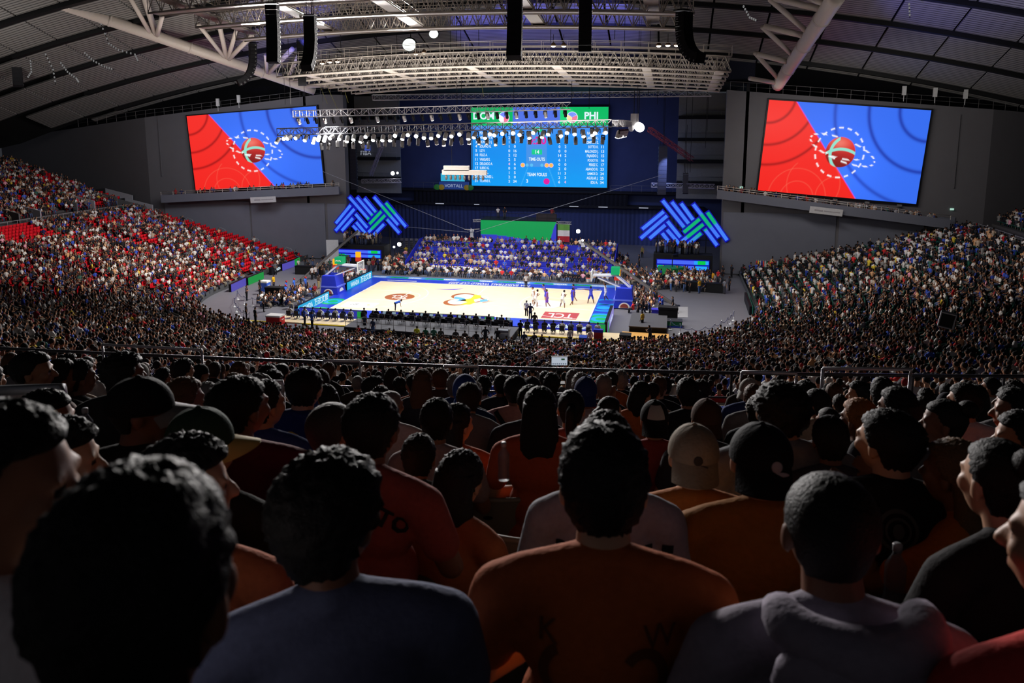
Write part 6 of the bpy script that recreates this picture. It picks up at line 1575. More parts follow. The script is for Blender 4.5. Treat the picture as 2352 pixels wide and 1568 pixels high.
def tri_arrays(b):
    me = b.mesh('tmpl', VC_CROWD); nv = len(me.vertices); co = np.empty(nv * 3, np.float32); me.vertices.foreach_get('co', co)
    nl = len(me.loops); lv = np.empty(nl, np.int32); me.loops.foreach_get('vertex_index', lv)
    nf = len(me.polygons); lt = np.empty(nf, np.int32); me.polygons.foreach_get('loop_total', lt)
    sl = np.repeat(np.array(b.mi), lt); bpy.data.meshes.remove(me)
    return co.reshape(-1, 3), lv, lt, sl
def scatter(name, tmpl, pos, yaw, scl, cols, material=VC_CROWD):
    """one mesh holding every small figure: cols (N, slots, 3)"""
    co, lv, lt, sl = tmpl; N = len(pos); nv, nl, nf = len(co), len(lv), len(lt)
    c, s = np.cos(yaw)[:, None], np.sin(yaw)[:, None]; z = scl[:, None]
    X = (co[None, :, 0] * c - co[None, :, 1] * s) * z + pos[:, 0:1]; Y = (co[None, :, 0] * s + co[None, :, 1] * c) * z + pos[:, 1:2]; Z = co[None, :, 2] * z + pos[:, 2:3]
    me = bpy.data.meshes.new(name); me.vertices.add(N * nv); me.vertices.foreach_set('co', np.stack([X, Y, Z], -1).astype(np.float32).ravel())
    me.loops.add(N * nl); me.loops.foreach_set('vertex_index', (lv[None] + (np.arange(N) * nv)[:, None]).astype(np.int32).ravel())
    me.polygons.add(N * nf); tot = np.tile(lt, N); st = np.concatenate([[0], np.cumsum(tot)[:-1]]).astype(np.int32)
    me.polygons.foreach_set('loop_start', st); me.polygons.foreach_set('loop_total', tot.astype(np.int32))
    me.update(calc_edges=True); me.validate()
    ca = me.color_attributes.new('Col', 'FLOAT_COLOR', 'CORNER'); a = np.ones((N * nl, 4), np.float32); a[:, :3] = cols[:, sl, :].reshape(-1, 3); ca.data.foreach_set('color', a.ravel())
    me.materials.append(material); o = link(name, me); o['kind'] = 'stuff'; return o
def proj_np(p):
    d = p - np.array(CAM_LOC)[None]; z = d @ np.array(_fw); z = np.where(z < .05, .05, z)
    return 1176 + FPX * (d @ np.array(_rt)) / z, 784 + PPY - FPX * (d @ np.array(_up)) / z, z
SHIRTS = np.array([lin(c) for c in ((206, 204, 202), (190, 188, 188), (214, 210, 206), (176, 172, 166), (28, 28, 32), (36, 36, 40), (24, 26, 34), (52, 52, 58), (90, 90, 96), (130, 126, 124), (50, 76, 170), (40, 60, 140), (70, 96, 190), (30, 40, 84), (170, 36, 44), (196, 50, 50), (120, 30, 40), (206, 180, 60), (196, 150, 110), (170, 150, 130), (90, 60, 50), (60, 100, 90), (220, 150, 170))])
SW = np.array([7, 6, 6, 5, 10, 10, 8, 7, 5, 4, 3, 3, 2, 5, 2, 1.2, 2, 1, 3, 4, 4, 1, 1.0]); SW = SW / SW.sum()
SKN = np.array(SKINS); HRS = np.array([lin(c) for c in ((20, 18, 18), (26, 22, 20), (34, 26, 22), (60, 40, 28), (180, 176, 172), (150, 30, 34))]); HW = np.array([.5, .28, .12, .05, .03, .02])
PTS = np.array([lin(c) for c in ((30, 30, 36), (44, 48, 66), (60, 62, 70), (120, 112, 100), (70, 84, 120))])
def crowd_cols(n, sh=None):
    c = np.zeros((n, 4, 3), np.float32)
    c[:, 0] = SHIRTS[rng.choice(len(SHIRTS), n, p=SW)] if sh is None else sh
    c[:, 1] = SKN[rng.integers(0, len(SKN), n)]; c[:, 2] = HRS[rng.choice(len(HRS), n, p=HW)]; c[:, 3] = PTS[rng.integers(0, len(PTS), n)]
    return c * rng.uniform(.85, 1.1, (n, 1, 1))
in_aisle = lambda o: any(a <= o <= c for a, c in AISLES)
P_, Yw, SP, SYaw = [], [], [], []
NEAR_MAX = 15.0
for o in O_ROWS:
    if o < .4 or o > 90 or in_aisle(o): continue
    x, y, nx, ny, q = bowl_sample(o, .56, (o * 7.3) % .5)
    z = np.full(len(x), max(.02, row_z(o)))
    u, v, dp = proj_np(np.stack([x, y, z + 1.2], -1))
    near = (dp < NEAR_MAX) & (o > AISLES[1][1]) & (x > 0)                 # these rows are built person by person
    ang = np.arctan2(-(x) * 1.0, (CY + 21) - y) if False else np.arctan2(ny, nx) - math.pi / 2
    tgt = np.arctan2(0 - y, 0 - x) - math.pi / 2
    keep = (u > -140) & (u < 2492) & (v > 150) & (v < 900) & (dp > 3) & ~near
    lane = (np.abs(((q + 3 * (o > 29)) % 15.5) - .6) < .62)               # stair lanes
    keep &= ~lane & (y < WALLY - .5)
    p3 = np.stack([x, y, z], -1)[keep]; a = ang[keep] * .6 + tgt[keep] * .4
    SP.append(np.concatenate([p3, np.full((len(p3), 1), o)], 1)); SYaw.append(ang[keep])
    left = p3[:, 0] < -20
    nz = np.array([noise.noise(Vector((px * .16, py * .16, 3.1))) for px, py in p3[:, :2]]) if len(p3) else np.zeros(0)
    occ = .93 - np.where(left, .22 * (nz > .15) + .35 * (nz > .33), .3 * (nz > .36))
    occ = np.where((p3[:, 1] > 15.0 + .14 * (-p3[:, 0] - 30)) & left, .1, occ)        # empty red wedge along the wall
    occ = np.where((p3[:, 1] < -1) & (p3[:, 1] > -9) & left & (o > 22) & (o < 27.5), .05, occ)
    if o > 53.3: occ = occ * .7
    t = rng.random(len(p3)) < occ
    P_.append(p3[t] + np.stack([rng.normal(0, .1, t.sum()), rng.normal(0, .1, t.sum()), np.zeros(t.sum())], -1)); Yw.append(a[t] + rng.normal(0, .3, t.sum()))
P_ = np.concatenate(P_); Yw = np.concatenate(Yw); SP = np.concatenate(SP); SYaw = np.concatenate(SYaw)
# people along the far sideline, on the tribune, on stages and the balcony
EX, EY, EC = [], [], []
def extra(p, yaw): EX.append(p); EY.append(yaw)
for k, (y, z) in enumerate(TROWS):
    x = TRX0 + .4
    while x < TRX1:
        if random.random() < .93: extra((x, y + .55, z + .3), math.pi + random.uniform(-.3, .3))
        x += .6
for row, y in enumerate((12.7, 13.7, 14.8)):
    x = -15.5
    while x < 14.5:
        if random.random() < .93: extra((x, y + random.uniform(-.1, .1), .0 + .0 * row), math.pi + random.uniform(-.4, .4))
        x += .62
for _ in range(150): x = random.uniform(16.8, 27); y = random.uniform(9.5, 17.5); extra((x, y, 0.05 * (y - 9)), face(x, y) + random.uniform(-.3, .3))
for _ in range(70): x = random.uniform(-22.5, -18.5); y = random.uniform(-8.5, -1.5); extra((x, y, 0), face(x, y) + random.uniform(-.4, .4))
for _ in range(30): x = random.uniform(-19.5, -17.5); y = random.uniform(2.5, 9.5); extra((x, y, 0), face(x, y) + random.uniform(-.4, .4))
for _ in range(40): x = random.uniform(18.2, 20.5); y = random.uniform(-3, 7); extra((x, y, 0), face(x, y) + random.uniform(-.4, .4))
ns = len(EX)
def mob(n, x0, x1, y0, y1, z, tx=0, ty=0):
    for _ in range(n): x, y = random.uniform(x0, x1), random.uniform(y0, y1); extra((x, y, z), face(x, y, tx, ty) + random.uniform(-.5, .5))
mob(42, -18.8, -10, 13.0, 17.5, 0); mob(38, 20.0, 25.6, 18.9, 20.5, 2.97); mob(30, -24.3, -18.6, 18.9, 20.5, 2.82)
mob(16, -9, 13, 25.6, 26.6, 1.7); mob(26, 14.8, 16.5, 13, 26, .2); mob(14, -17, -14.6, 16, 25, .2); mob(5, -7, 6, 28, 30, gz1 + .1)
mob(18, 20, 31, 10.5, 16, 0); mob(16, -31, -22, 9, 18, 0)
for k in range(58):
    f = random.random(); extra((28.4 + 26 * f, WALLY - .9, 10.7 - 3.2 * f - .35), math.pi + random.uniform(-.6, .6))
for k in range(26):
    f = random.random(); extra((-53 + 27 * f, WALLY - .9, 8.75 + 1.75 * f - .35), math.pi + random.uniform(-.6, .6))
EX = np.array(EX, np.float32); EY = np.array(EY, np.float32)
TS, TT = tri_arrays(low_person()), tri_arrays(low_person(True))
A = np.concatenate([P_, EX[:ns]]); AY = np.concatenate([Yw, EY[:ns]])
ca_ = crowd_cols(len(A)); ca_[len(P_):] = np.minimum(ca_[len(P_):] * 1.45, .8); cb_ = crowd_cols(len(EX) - ns)  # tribune and floor figures' colours brightened to look strongly lit
o1 = scatter('crowd', TS, A, AY, rng.normal(1, .08, len(A)), ca_)
o2 = scatter('standing', TT, EX[ns:], EY[ns:], rng.normal(1, .04, len(EX) - ns), cb_)
# one object for the whole uncountable crowd
import itertools
bm_ = bmesh.new(); bm_.from_mesh(o1.data); bm_.from_mesh(o2.data); me = bpy.data.meshes.new('crowd'); bm_.to_mesh(me); bm_.free()
me.materials.append(VC_CROWD); old = [o1.data, o2.data]; o1.data = me; bpy.data.objects.remove(o2)
for q in old: bpy.data.meshes.remove(q)
me.polygons.foreach_set('use_smooth', [True] * len(me.polygons))
o1['kind'] = 'stuff'; o1['label'] = 'thousands of small seated spectators filling the stands all around'; o1['category'] = 'crowd'

# seats: low-poly tip-up seats; the emptiest, largest-looking red and green ones are things of their own
st = MB(); st.box((0, -.24, .66), (.47, .05, .42)); st.box((0, -.02, .43), (.46, .42, .06)); st.box((0, -.18, .2), (.08, .08, .4))
STT = tri_arrays(st)
occp = {}
gx = lambda p: (round(p[0] / .6), round(p[1] / .6))
for p in P_: occp[gx(p)] = 1
side = SP[:, 0] < 0
seatc = np.where(side[:, None], np.array(lin((200, 18, 34)))[None], np.array(lin((22, 74, 62)))[None])
mid = (SP[:, 1] < -14) & (np.abs(SP[:, 0]) < 34); seatc = np.where(mid[:, None], np.array(lin((150, 146, 140)))[None], seatc)
u, v, dp = proj_np(SP[:, :3] + np.array([0, 0, .6]))
empty = np.array([gx(p) not in occp for p in SP])
front = (SP[:, 3] < 60) & (dp < 130)
cand = np.where(empty & front & (u > 0) & (u < 2352) & (v > 380) & (v < 830) & ~mid)[0]
cand = cand[np.argsort(dp[cand])]
pick = np.concatenate([cand[side[cand]][:150], cand[~side[cand]][:60]])
rest = np.setdiff1d(np.arange(len(SP)), pick)
so = scatter('stand_seats', STT, SP[rest, :3], SYaw[rest], np.ones(len(rest)), np.repeat(seatc[rest][:, None], 1, 1))
so['label'] = 'countless red, green and pale tip-up seats under the crowd'; so['category'] = 'seats'
sb1 = MB(); sb1.box((0, -.24, .66), (.47, .05, .42)); sb2 = MB(); sb2.box((0, -.02, .43), (.46, .42, .06)); sb3 = MB(); sb3.box((0, -.18, .2), (.08, .08, .4))
RS = {True: mat('red_seat_plastic', (186, 16, 30), .45), False: mat('green_seat_plastic', (24, 84, 68), .45)}
SM = {k: (sb1.mesh('backrest', RS[k]), sb2.mesh('seat', RS[k]), sb3.mesh('post', GREYST)) for k in (True, False)}
cnt = {}
order = sorted(pick.tolist(), key=lambda i: (SP[i, 3], u[i]))
for i in order:
    k = bool(side[i]); r = int(round((SP[i, 3] - .4) / ROW)) + 1; key = (k, r); cnt[key] = cnt.get(key, 0) + 1
    t = thing('tip_up_seat', 'empty %s tip-up seat, %s from left in the %s stand row' % ('red' if k else 'green', ORD[cnt[key] - 1], ORD[r - 1]), 'seat', SP[i, :3], float(SYaw[i]), 'empty red seats' if k else 'empty green seats')
    for nm, me in zip(('backrest', 'seat', 'post'), SM[k]): link(nm, me, t)
# handrails of the side stands and vomitories at the lower cross aisle
RAILM = mat('pale_rail_steel', (176, 176, 180), .35, metal=.5)
def bowl_line(o, s0, s1, step=1.5, dz=0.0):
    x, y, nx, ny, q = bowl_sample(o, step, s0); k = q <= s1; return [Vector((float(a), float(b_), row_z(o) + dz)) for a, b_ in zip(x[k], y[k])]
LEN1 = bowl_sample(29, .5)[4][-1]
rail_line('aisle_railing', bowl_line(27.7, 1, 36), 1.05, 'grey railing along the cross aisle of the red stand', m=RAILM, r=.03)
rail_line('aisle_railing', bowl_line(27.7, LEN1 - 38, LEN1 - 1), 1.05, 'grey railing along the cross aisle of the green stand', m=RAILM, r=.03)
# short U-shaped handrails on stair lanes
ur = MB(); ur.tube([(0, -.5, 0), (0, -.5, .85), (0, -.4, .95), (0, .4, .95 - .24), (0, .5, .85 - .24), (0, .5, -.24)], .025, 5); URM = ur.mesh('stair_handrail', RAILM, True)
k2 = 0
for o in [3.2, 8.6, 14.0, 19.4, 24.8, 33, 38.5, 44]:
    L = bowl_sample(o, .5)[4][-1]
    s = .6 if o < 29 else 15.5 - 3 + .6
    while s < L:
        x, y, nx, ny, q = bowl_sample(o, 1000, s); p = Vector((float(x[0]), float(y[0]), row_z(o))); pr_ = project(p)
        if pr_ and 0 < pr_[0] < 2352 and 380 < pr_[1] < 850 and p.y < WALLY - .5:
            k2 += 1
            ob = link('stair_handrail', URM, loc=p, rot=(0, 0, math.atan2(float(ny[0]), float(nx[0])) - math.pi / 2)); tag(ob, 'short bent grey stair handrail in the %s stand, %s counted upwards' % ('red' if p.x < 0 else 'green', ORD[k2 - 1]), 'handrail', 'stair handrails')
        s += 15.5
# vomitory walls
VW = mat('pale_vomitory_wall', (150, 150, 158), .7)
for i, (px, py) in enumerate([(50, 494), (180, 470), (287, 454), (352, 474)]):
    d = ray(px, py)
    tt = (1 - .268 * 30.5 - .268 * CAM_LOC.x - CAM_LOC.z) / (d.z + .268 * d.x) if False else None
    best = None
    for k in range(2000):
        q = CAM_LOC + d * (20 + k * .08)
        if q.z < row_z(-q.x - 30.5) + .6: best = q; break
    q = best; z0 = row_z(-q.x - 30.5) - .6
    q = q + Vector((0, -1.6 if i == 2 else (-2.6 if i == 3 else 0), 0))
    t = thing('vomitory', ['concrete stand entrance with a pale side wall, farthest left', 'concrete stand entrance with a pale side wall, second from left', 'concrete stand entrance with a pale side wall, third from left', 'small pale concrete block at the corner of the wall'][i], 'entrance', (q.x, q.y, z0))
    w_ = 3.4 if i < 3 else 1.6
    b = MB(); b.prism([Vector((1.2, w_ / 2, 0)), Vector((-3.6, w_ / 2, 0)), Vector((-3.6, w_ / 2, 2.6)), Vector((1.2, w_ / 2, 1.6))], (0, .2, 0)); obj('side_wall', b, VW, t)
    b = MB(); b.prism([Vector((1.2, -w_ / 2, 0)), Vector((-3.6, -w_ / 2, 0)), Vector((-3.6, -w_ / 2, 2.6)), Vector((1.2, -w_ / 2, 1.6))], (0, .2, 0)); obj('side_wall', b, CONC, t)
    b = MB(); b.box((-3.6, 0, 1.3), (.2, w_, 2.6)); obj('back_wall', b, BLACKW, t)
    b = MB(); b.box((-1.2, 0, .05), (4.8, w_, .1)); obj('passage_floor', b, BLACKW, t)
# tilted board frame standing in the right stand
q = None; d = ray(2168, 815)
for k in range(3000):
    r_ = CAM_LOC + d * (6 + k * .03); oo = bowl_o(r_.x, r_.y)
    if r_.z < row_z(oo) + 1.1: q = r_; break
t = thing('framed_board', 'tilted black board in a pale frame standing among the right spectators', 'board', q + UP * .6, YAW + .3); t.rotation_euler = (.15, .16, YAW - .5)
s_ = (q - CAM_LOC).dot(_fw) / FPX
b = MB(); b.box((0, 0, 0), (30 * s_, .05, 34 * s_)); obj('panel', b, DARK, t)
b = MB()
for sx in (-1, 1): b.box((sx * 15 * s_, -.02, 0), (2.5 * s_, .08, 37 * s_)); b.box((0, -.02, sx * 17.5 * s_), (32 * s_, .08, 2.5 * s_))
obj('frame', b, RAILM, t)
# ================================================================== NEAR STAND: seats, railing, spectators seen from behind
# plastic shell seats
PLAS = mat('cream_seat_plastic', (120, 112, 98), .5, var=.08)
def shell_back():
    b = MB(); n, m = 14, 8; g = []
    for j in range(m + 1):
        f = j / m; z = .40 + .44 * f
        for i in range(n + 1):
            u_ = i / n * 2 - 1; w_ = .235 * (1 - .1 * f * abs(u_) ** 4) + .01 * f
            g.append(Vector((w_ * u_, -.2 - .07 * f + .06 * (u_ ** 2), z - .012 * (u_ ** 2) * f)))
    for dy in (0, -.025): b.add([p + Vector((0, dy, 0)) for p in g], [(j * (n + 1) + i, j * (n + 1) + i + 1, (j + 1) * (n + 1) + i + 1, (j + 1) * (n + 1) + i) for j in range(m) for i in range(n)])
    rim = [g[m * (n + 1) + i] + Vector((0, -.012, 0)) for i in range(n + 1)]; b.tube(rim, .016, 8)
    for e in (0, n): b.tube([g[j * (n + 1) + e] + Vector((0, -.012, 0)) for j in range(m + 1)], .014, 8)
    return b.mesh('backrest', PLAS, True)
SHB = shell_back()
sh = MB(); sh.box((0, 0, .415), (.43, .42, .03)); sh.tube([(-.2, .21, .41), (0, .225, .405), (.2, .21, .41)], .018, 8); SHP = sh.mesh('seat_pan', PLAS)
sh = MB(); sh.ell((0, -.283, .735), (.028, .006, .012), 14, 8); SHH = sh.mesh('hand_slot', mat('slot_dark', (14, 13, 12), .8))
sh = MB(); sh.bar((-.14, -.1, 0), (-.14, -.1, .41), .025, 6); sh.bar((.14, -.1, 0), (.14, -.1, .41), .025, 6); sh.bar((-.14, -.1, .2), (.14, -.1, .2), .02, 6); SHL = sh.mesh('leg_frame', GREYST)
def shell_seat(p, yaw, label):
    t = thing('stadium_seat', label, 'seat', p, yaw, 'cream shell seats of the near stand')
    link('backrest', SHB, t); link('seat_pan', SHP, t); link('hand_slot', SHH, t); link('leg_frame', SHL, t); return t
def plan_at(px, d_):                              # plan point at a forward distance along the ground
    a = math.atan((px - 1176) / FPX / math.cos(PITCH)); g = Vector((-math.sin(YAW), math.cos(YAW), 0)); r = Vector((math.cos(YAW), math.sin(YAW), 0))
    return Vector((CAM_LOC.x, CAM_LOC.y, 0)) + g * d_ + r * ((px - 1176) / FPX * d_)
def snap_row(o): return min(O_ROWS, key=lambda r: abs(r - o))
def inward(x, y):
    o = bowl_o(x, y); e = .05; gx_ = bowl_o(x + e, y) - o; gy_ = bowl_o(x, y + e) - o; return math.atan2(-gy_, -gx_) - math.pi / 2

# hand-placed spectators: head px, head py, distance, pose, hair, shirt, label, yaw offset, opts
NP = [
 (322, 1368, .74, 'ahead', 'short', (30, 28, 30), 'huge blurred dark head right in front of the camera, bottom left', 0, dict(sk=3)),
 (8, 1122, 1.12, 'far_right', 'short', (226, 222, 224), 'man in white lettered T-shirt at the left picture edge, face turned right', -.15, dict(sk=0)),
 (2478, 1255, 1.32, 'left', 'short', (190, 60, 56), 'person in red shirt cut off by the right picture edge', .15, dict(sk=2, sx=1.05)),
 (755, 1192, 1.55, 'right', 'curly', (86, 92, 120), 'man in slate blue polo with dark curly hair, front row centre-left', .35, dict(sx=1.12)),
 (1386, 1122, 1.78, 'ahead', 'tall', (174, 88, 44), 'man in orange crab-print T-shirt with tall dark hair, front row centre', 0, dict(sx=1.16)),
 (1906, 1222, 1.58, 'ahead', 'buzz', (140, 132, 146), 'man with shaved head in pale grey hoodie, front row centre-right', 0, dict(sx=1.12)),
 (432, 1120, 1.95, 'far_right', 'curly', (176, 92, 54), 'man in orange shirt with curly hair behind the blurred head', .1, dict()),
 (2292, 1108, 2.15, 'ahead', 'bun', (34, 32, 34), 'woman with hair tied up and black bag over an orange sleeve, right side', .3, dict()),
 (2192, 1090, 2.75, 'phone', 'long', (186, 96, 34), 'person with long light-brown hair and raised forearms, right side', .7, dict(hc=(104, 76, 52))),
 (855, 985, 2.78, 'ahead', 'short', (140, 66, 58), 'man in rust-red baseball jersey with back lettering', -.2, dict(sx=1.15)),
 (760, 990, 3.25, 'right', 'buzz', (180, 100, 66), 'man with buzz cut in orange shirt left of the red jersey', .2, dict(hc=(60, 56, 54), sx=1.12)),
 (463, 1022, 2.6, 'far_right', 'cap_yellow', (40, 38, 36), 'person in green cap with yellow brim looking right', 0, dict(hc=(40, 62, 48))),
 (548, 938, 3.05, 'right', 'short', (104, 26, 40), 'big man in maroon shirt beside the green cap', .2, dict(sx=1.22)),
 (325, 945, 2.85, 'far_right', 'cap_grey', (26, 26, 28), 'person in black cap with grey brim and printed black shirt', 0, dict(hc=(24, 24, 26), sx=1.1)),
 (108, 968, 3.05, 'far_right', 'short', (92, 90, 88), 'person with smooth dark hair in profile near the left rail', 0, dict()),
 (145, 1062, 2.3, 'far_right', 'curly', (186, 96, 34), 'person with wavy hair in orange shirt near the left edge', 0, dict()),
 (1592, 1048, 3.05, 'ahead', 'cap_back', (176, 104, 46), 'person in beige cap worn backwards and mustard shirt', 0, dict(hc=(140, 126, 108), sx=1.1)),
 (1746, 1058, 2.62, 'ahead', 'cap_logo', (150, 96, 38), 'person in black cap worn backwards with white mark, mustard shirt', 0, dict(hc=(20, 20, 22), sx=1.15)),
 (2042, 1018, 2.9, 'left', 'short', (26, 24, 26), 'man in black shirt with round back print, right of the hoodie', -.1, dict(sx=1.2)),
 (962, 1052, 3.55, 'lean', 'short', (40, 36, 36), 'dark-haired child bending forward beside the red jersey', 0, dict(s=.88)),
 (1058, 1106, 3.2, 'lean', 'mid', (150, 84, 48), 'woman with dark hair and orange sleeve bending forward near the raised bottle', -.35, dict()),
 (1906, 1012, 3.35, 'ahead', 'short', (60, 58, 66), 'small dark-haired child between the black cap and black shirt', 0, dict(s=.85)),
 (1795, 945, 3.5, 'ahead', 'messy', (112, 112, 116), 'broad man in grey shirt behind the black cap', 0, dict(sx=1.3)),
 (1392, 1030, 2.6, 'ahead', 'short', (150, 148, 156), 'person in white shirt with checkered band hidden behind the crab-print man', 0, dict(hc=(40, 38, 38), sx=1.02)),
 (1240, 942, 4.35, 'ahead', 'very_long', (170, 74, 44), 'woman with very long straight dark hair in rust shirt', 0, dict(s=1.05)),
 (1003, 968, 4.2, 'ahead', 'short', (150, 130, 130), 'woman with short dark hair in striped top right of the red jersey', 0, dict()),
 (1050, 975, 4.7, 'right', 'long', (178, 92, 50), 'woman with long dark hair and orange shoulder beside the striped top', 0, dict()),
 (1312, 940, 4.8, 'ahead', 'tail', (160, 90, 80), 'woman with dark hair tied back in pink top beside the very long hair', 0, dict()),
 (1503, 965, 4.9, 'ahead', 'cap_mesh', (150, 60, 56), 'person in black cap with pale back panel and red shirt', 0, dict(hc=(22, 22, 24))),
 (1622, 965, 4.6, 'ahead', 'cap_back', (60, 56, 60), 'person in brown-black cap just behind the beige cap', 0, dict(hc=(78, 48, 34))),
 (1185, 898, 6.3, 'ahead', 'short', (190, 130, 116), 'man in pale pink shirt with a dark shoulder strap', 0, dict(sx=1.1)),
 (1068, 898, 6.2, 'ahead', 'hood', (34, 48, 84), 'person in blue hood and dark blue shirt', 0, dict(hc=(44, 66, 128))),
 (1345, 903, 6.0, 'ahead', 'cap_back', (180, 168, 166), 'person in blue cap and pale shirt right of the very long hair', 0, dict(hc=(34, 50, 110))),
 (1972, 965, 4.5, 'left', 'long', (60, 46, 40), 'woman with long orange-brown hair on the right', 0, dict(hc=(150, 92, 44))),
 (2060, 940, 4.3, 'left', 'headband', (40, 38, 44), 'person with dark hair and blue hair clip behind the black shirt', 0, dict()),
 (2168, 972, 3.9, 'far_left', 'bun', (70, 70, 76), 'woman with dark hair tied back looking left, right side', 0, dict()),
 (2215, 925, 4.9, 'left', 'short', (176, 174, 176), 'man in white shirt with diagonal black strap, right side', 0, dict()),
 (2332, 945, 4.1, 'far_left', 'short', (206, 84, 48), 'man with orange shoulder at the right edge looking left', 0, dict()),
 (2345, 1010, 3.3, 'far_left', 'short', (70, 66, 70), 'dark-haired person at the far right edge above the red shirt', 0, dict()),
 (700, 893, 4.5, 'ahead', 'short', (34, 44, 96), 'man in navy jersey with a yellow number three', -.1, dict(sx=1.2)),
 (608, 930, 3.9, 'right', 'short', (42, 62, 128), 'person in blue shirt between the maroon shirt and navy jersey', .1, dict()),
 (75, 853, 4.9, 'far_right', 'short', (180, 164, 158), 'large man in pale shirt with a dark strap near the left rail', 0, dict(sx=1.2)),
 (140, 868, 5.1, 'right', 'long', (50, 46, 44), 'woman with dark hair right of the man with strap', 0, dict()),
 (182, 868, 5.2, 'right', 'short', (60, 56, 56), 'man with face in profile third from the left rail', 0, dict()),
 (425, 920, 4.2, 'right', 'long', (60, 56, 60), 'woman with light brown hair holding up a phone', 0, dict(hc=(96, 68, 44))),
 (285, 860, 4.6, 'right', 'messy', (32, 30, 32), 'person with big dark hair and dark shirt behind the black cap', 0, dict(sx=1.1)),
 (380, 1012, 3.4, 'right', 'short', (30, 28, 30), 'man in black print shirt with yellow back design behind the curly hair', .2, dict(sx=1.2)),
]
NEARLIST = []
SHIRT_OF = {}
for px, py, dd, pose, hair, shc, lb, dyaw, op in NP:
    hp_ = at_depth(px, py, dd)
    base = plan_at(px, dd); yaw = inward(hp_.x, hp_.y) + dyaw
    sx, s = op.get('sx', 1.0), op.get('s', 1.0)
    ob, so_ = person(SEATED[pose], hair, lb, None, yaw, shc, random.choice([(40, 42, 54), (30, 30, 36), (70, 66, 60)]), SKINS[op['sk']] if 'sk' in op else None, (s * sx, s * (1 + (sx - 1) * .5), s), 'spectators of the near stand', lin(op['hc']) if 'hc' in op else None, head_at=hp_)
    NEARLIST.append((hp_.x, hp_.y)); SHIRT_OF[lb] = (ob, so_)
# generic neighbours row by row
WORDS = {'short': 'short dark hair', 'buzz': 'buzz cut', 'curly': 'curly hair', 'long': 'long hair', 'mid': 'shoulder-length hair', 'tail': 'ponytail', 'bun': 'hair bun', 'messy': 'messy hair', 'cap': 'cap', 'cap_back': 'backward cap', 'hood': 'hood', 'tall': 'tall hair'}
CW = [((176, 172, 170), 'white'), ((30, 30, 34), 'black'), ((44, 46, 54), 'charcoal'), ((104, 102, 104), 'grey'), ((40, 56, 110), 'blue'), ((140, 60, 48), 'red'), ((176, 92, 46), 'orange'), ((150, 130, 112), 'beige'), ((60, 50, 46), 'brown'), ((28, 36, 64), 'navy')]
near_rows = [o for o in O_ROWS if AISLES[1][1] < o < O_CAM - 3.0][::-1]      # from the railing up
NG = 0
for ri, o in enumerate(near_rows):
    x, y, nx, ny, q = bowl_sample(o, .52, (o * 3.7) % .5); row = []
    for k in range(len(x)):
        p = Vector((float(x[k]), float(y[k]), row_z(o))); h = p + UP * 1.25; pr_ = project(h)
        if pr_ is None or pr_[2] > NEAR_MAX + 2 or not (-60 < pr_[0] < 2412) or pr_[1] > 1100: continue
        if any(math.hypot(a - h.x, c - h.y) < .5 for a, c in NEARLIST): continue
        row.append((pr_[0], p, math.atan2(float(ny[k]), float(nx[k])) - math.pi / 2))
    row.sort()
    for j, (px, p, yaw) in enumerate(row):
        if random.random() < .10 or NG > 162: continue
        off = (px - 1176) / 1176
        pose = random.choices(['ahead', 'right', 'left', 'far_right', 'far_left', 'lean', 'phone', 'chin'], [5, 1.2 + 2.2 * max(0, -off), 1.2 + 2.2 * max(0, off), 1.5 * max(0, -off), 1.5 * max(0, off), .7, .25, .5])[0]
        hair = random.choices(['short', 'buzz', 'curly', 'long', 'mid', 'tail', 'bun', 'messy', 'cap', 'cap_back', 'hood', 'tall'], [9, 3, 2, 3, 2.5, 1.5, 1, 3, .8, 1, .35, 1.2])[0]
        c, cn = random.choices(CW, [4, 5, 4, 3, 2.2, 1, 1.3, 2, 2, 2])[0]
        hc = lin(random.choice([(24, 22, 34), (60, 24, 26), (30, 40, 90), (150, 146, 140), (30, 30, 30)])) if hair in ('cap', 'cap_back', 'hood') else random.choice([BLACKH, BLACKH, BLACKH, lin((40, 28, 22)), lin((84, 54, 34)), lin((120, 116, 112))])
        s = random.uniform(.9, 1.04); sx = random.uniform(.95, 1.15) if hair in ('short', 'buzz', 'cap', 'cap_back', 'tall') else random.uniform(.88, 1.0)
        person(SEATED[pose], hair, 'spectator with %s in %s top, %s from left, %s row behind the railing' % (WORDS[hair], cn, ORD[j], ORD[ri]), p + Vector((random.uniform(-.04, .04), random.uniform(-.05, .05), 0)), yaw + random.uniform(-.15, .15), c, random.choice([(40, 42, 54), (30, 30, 36)]), None, (s * sx, s, s), 'spectators of the near stand', hc)
        NG += 1
# shell seats: under the near rows and the empty ones that show
ks = 0
for ri, o in enumerate([r for r in O_ROWS if O_CAM - 6.2 < r < O_CAM - .3]):
    x, y, nx, ny, q = bowl_sample(o, .52, (o * 3.7) % .5); row = []
    for k in range(len(x)):
        p = Vector((float(x[k]), float(y[k]), row_z(o))); pr_ = project(p + UP * .8)
        if pr_ is None or not (-160 < pr_[0] < 2500) or pr_[1] > 1700 or pr_[2] > 8: continue
        row.append((pr_[0], p, math.atan2(float(ny[k]), float(nx[k])) - math.pi / 2))
    row.sort()
    for j, (px, p, yaw) in enumerate(row): shell_seat(p, yaw, 'cream plastic shell seat, %s from left, %s seat row from the camera' % (ORD[j], ORD[ri])); ks += 1
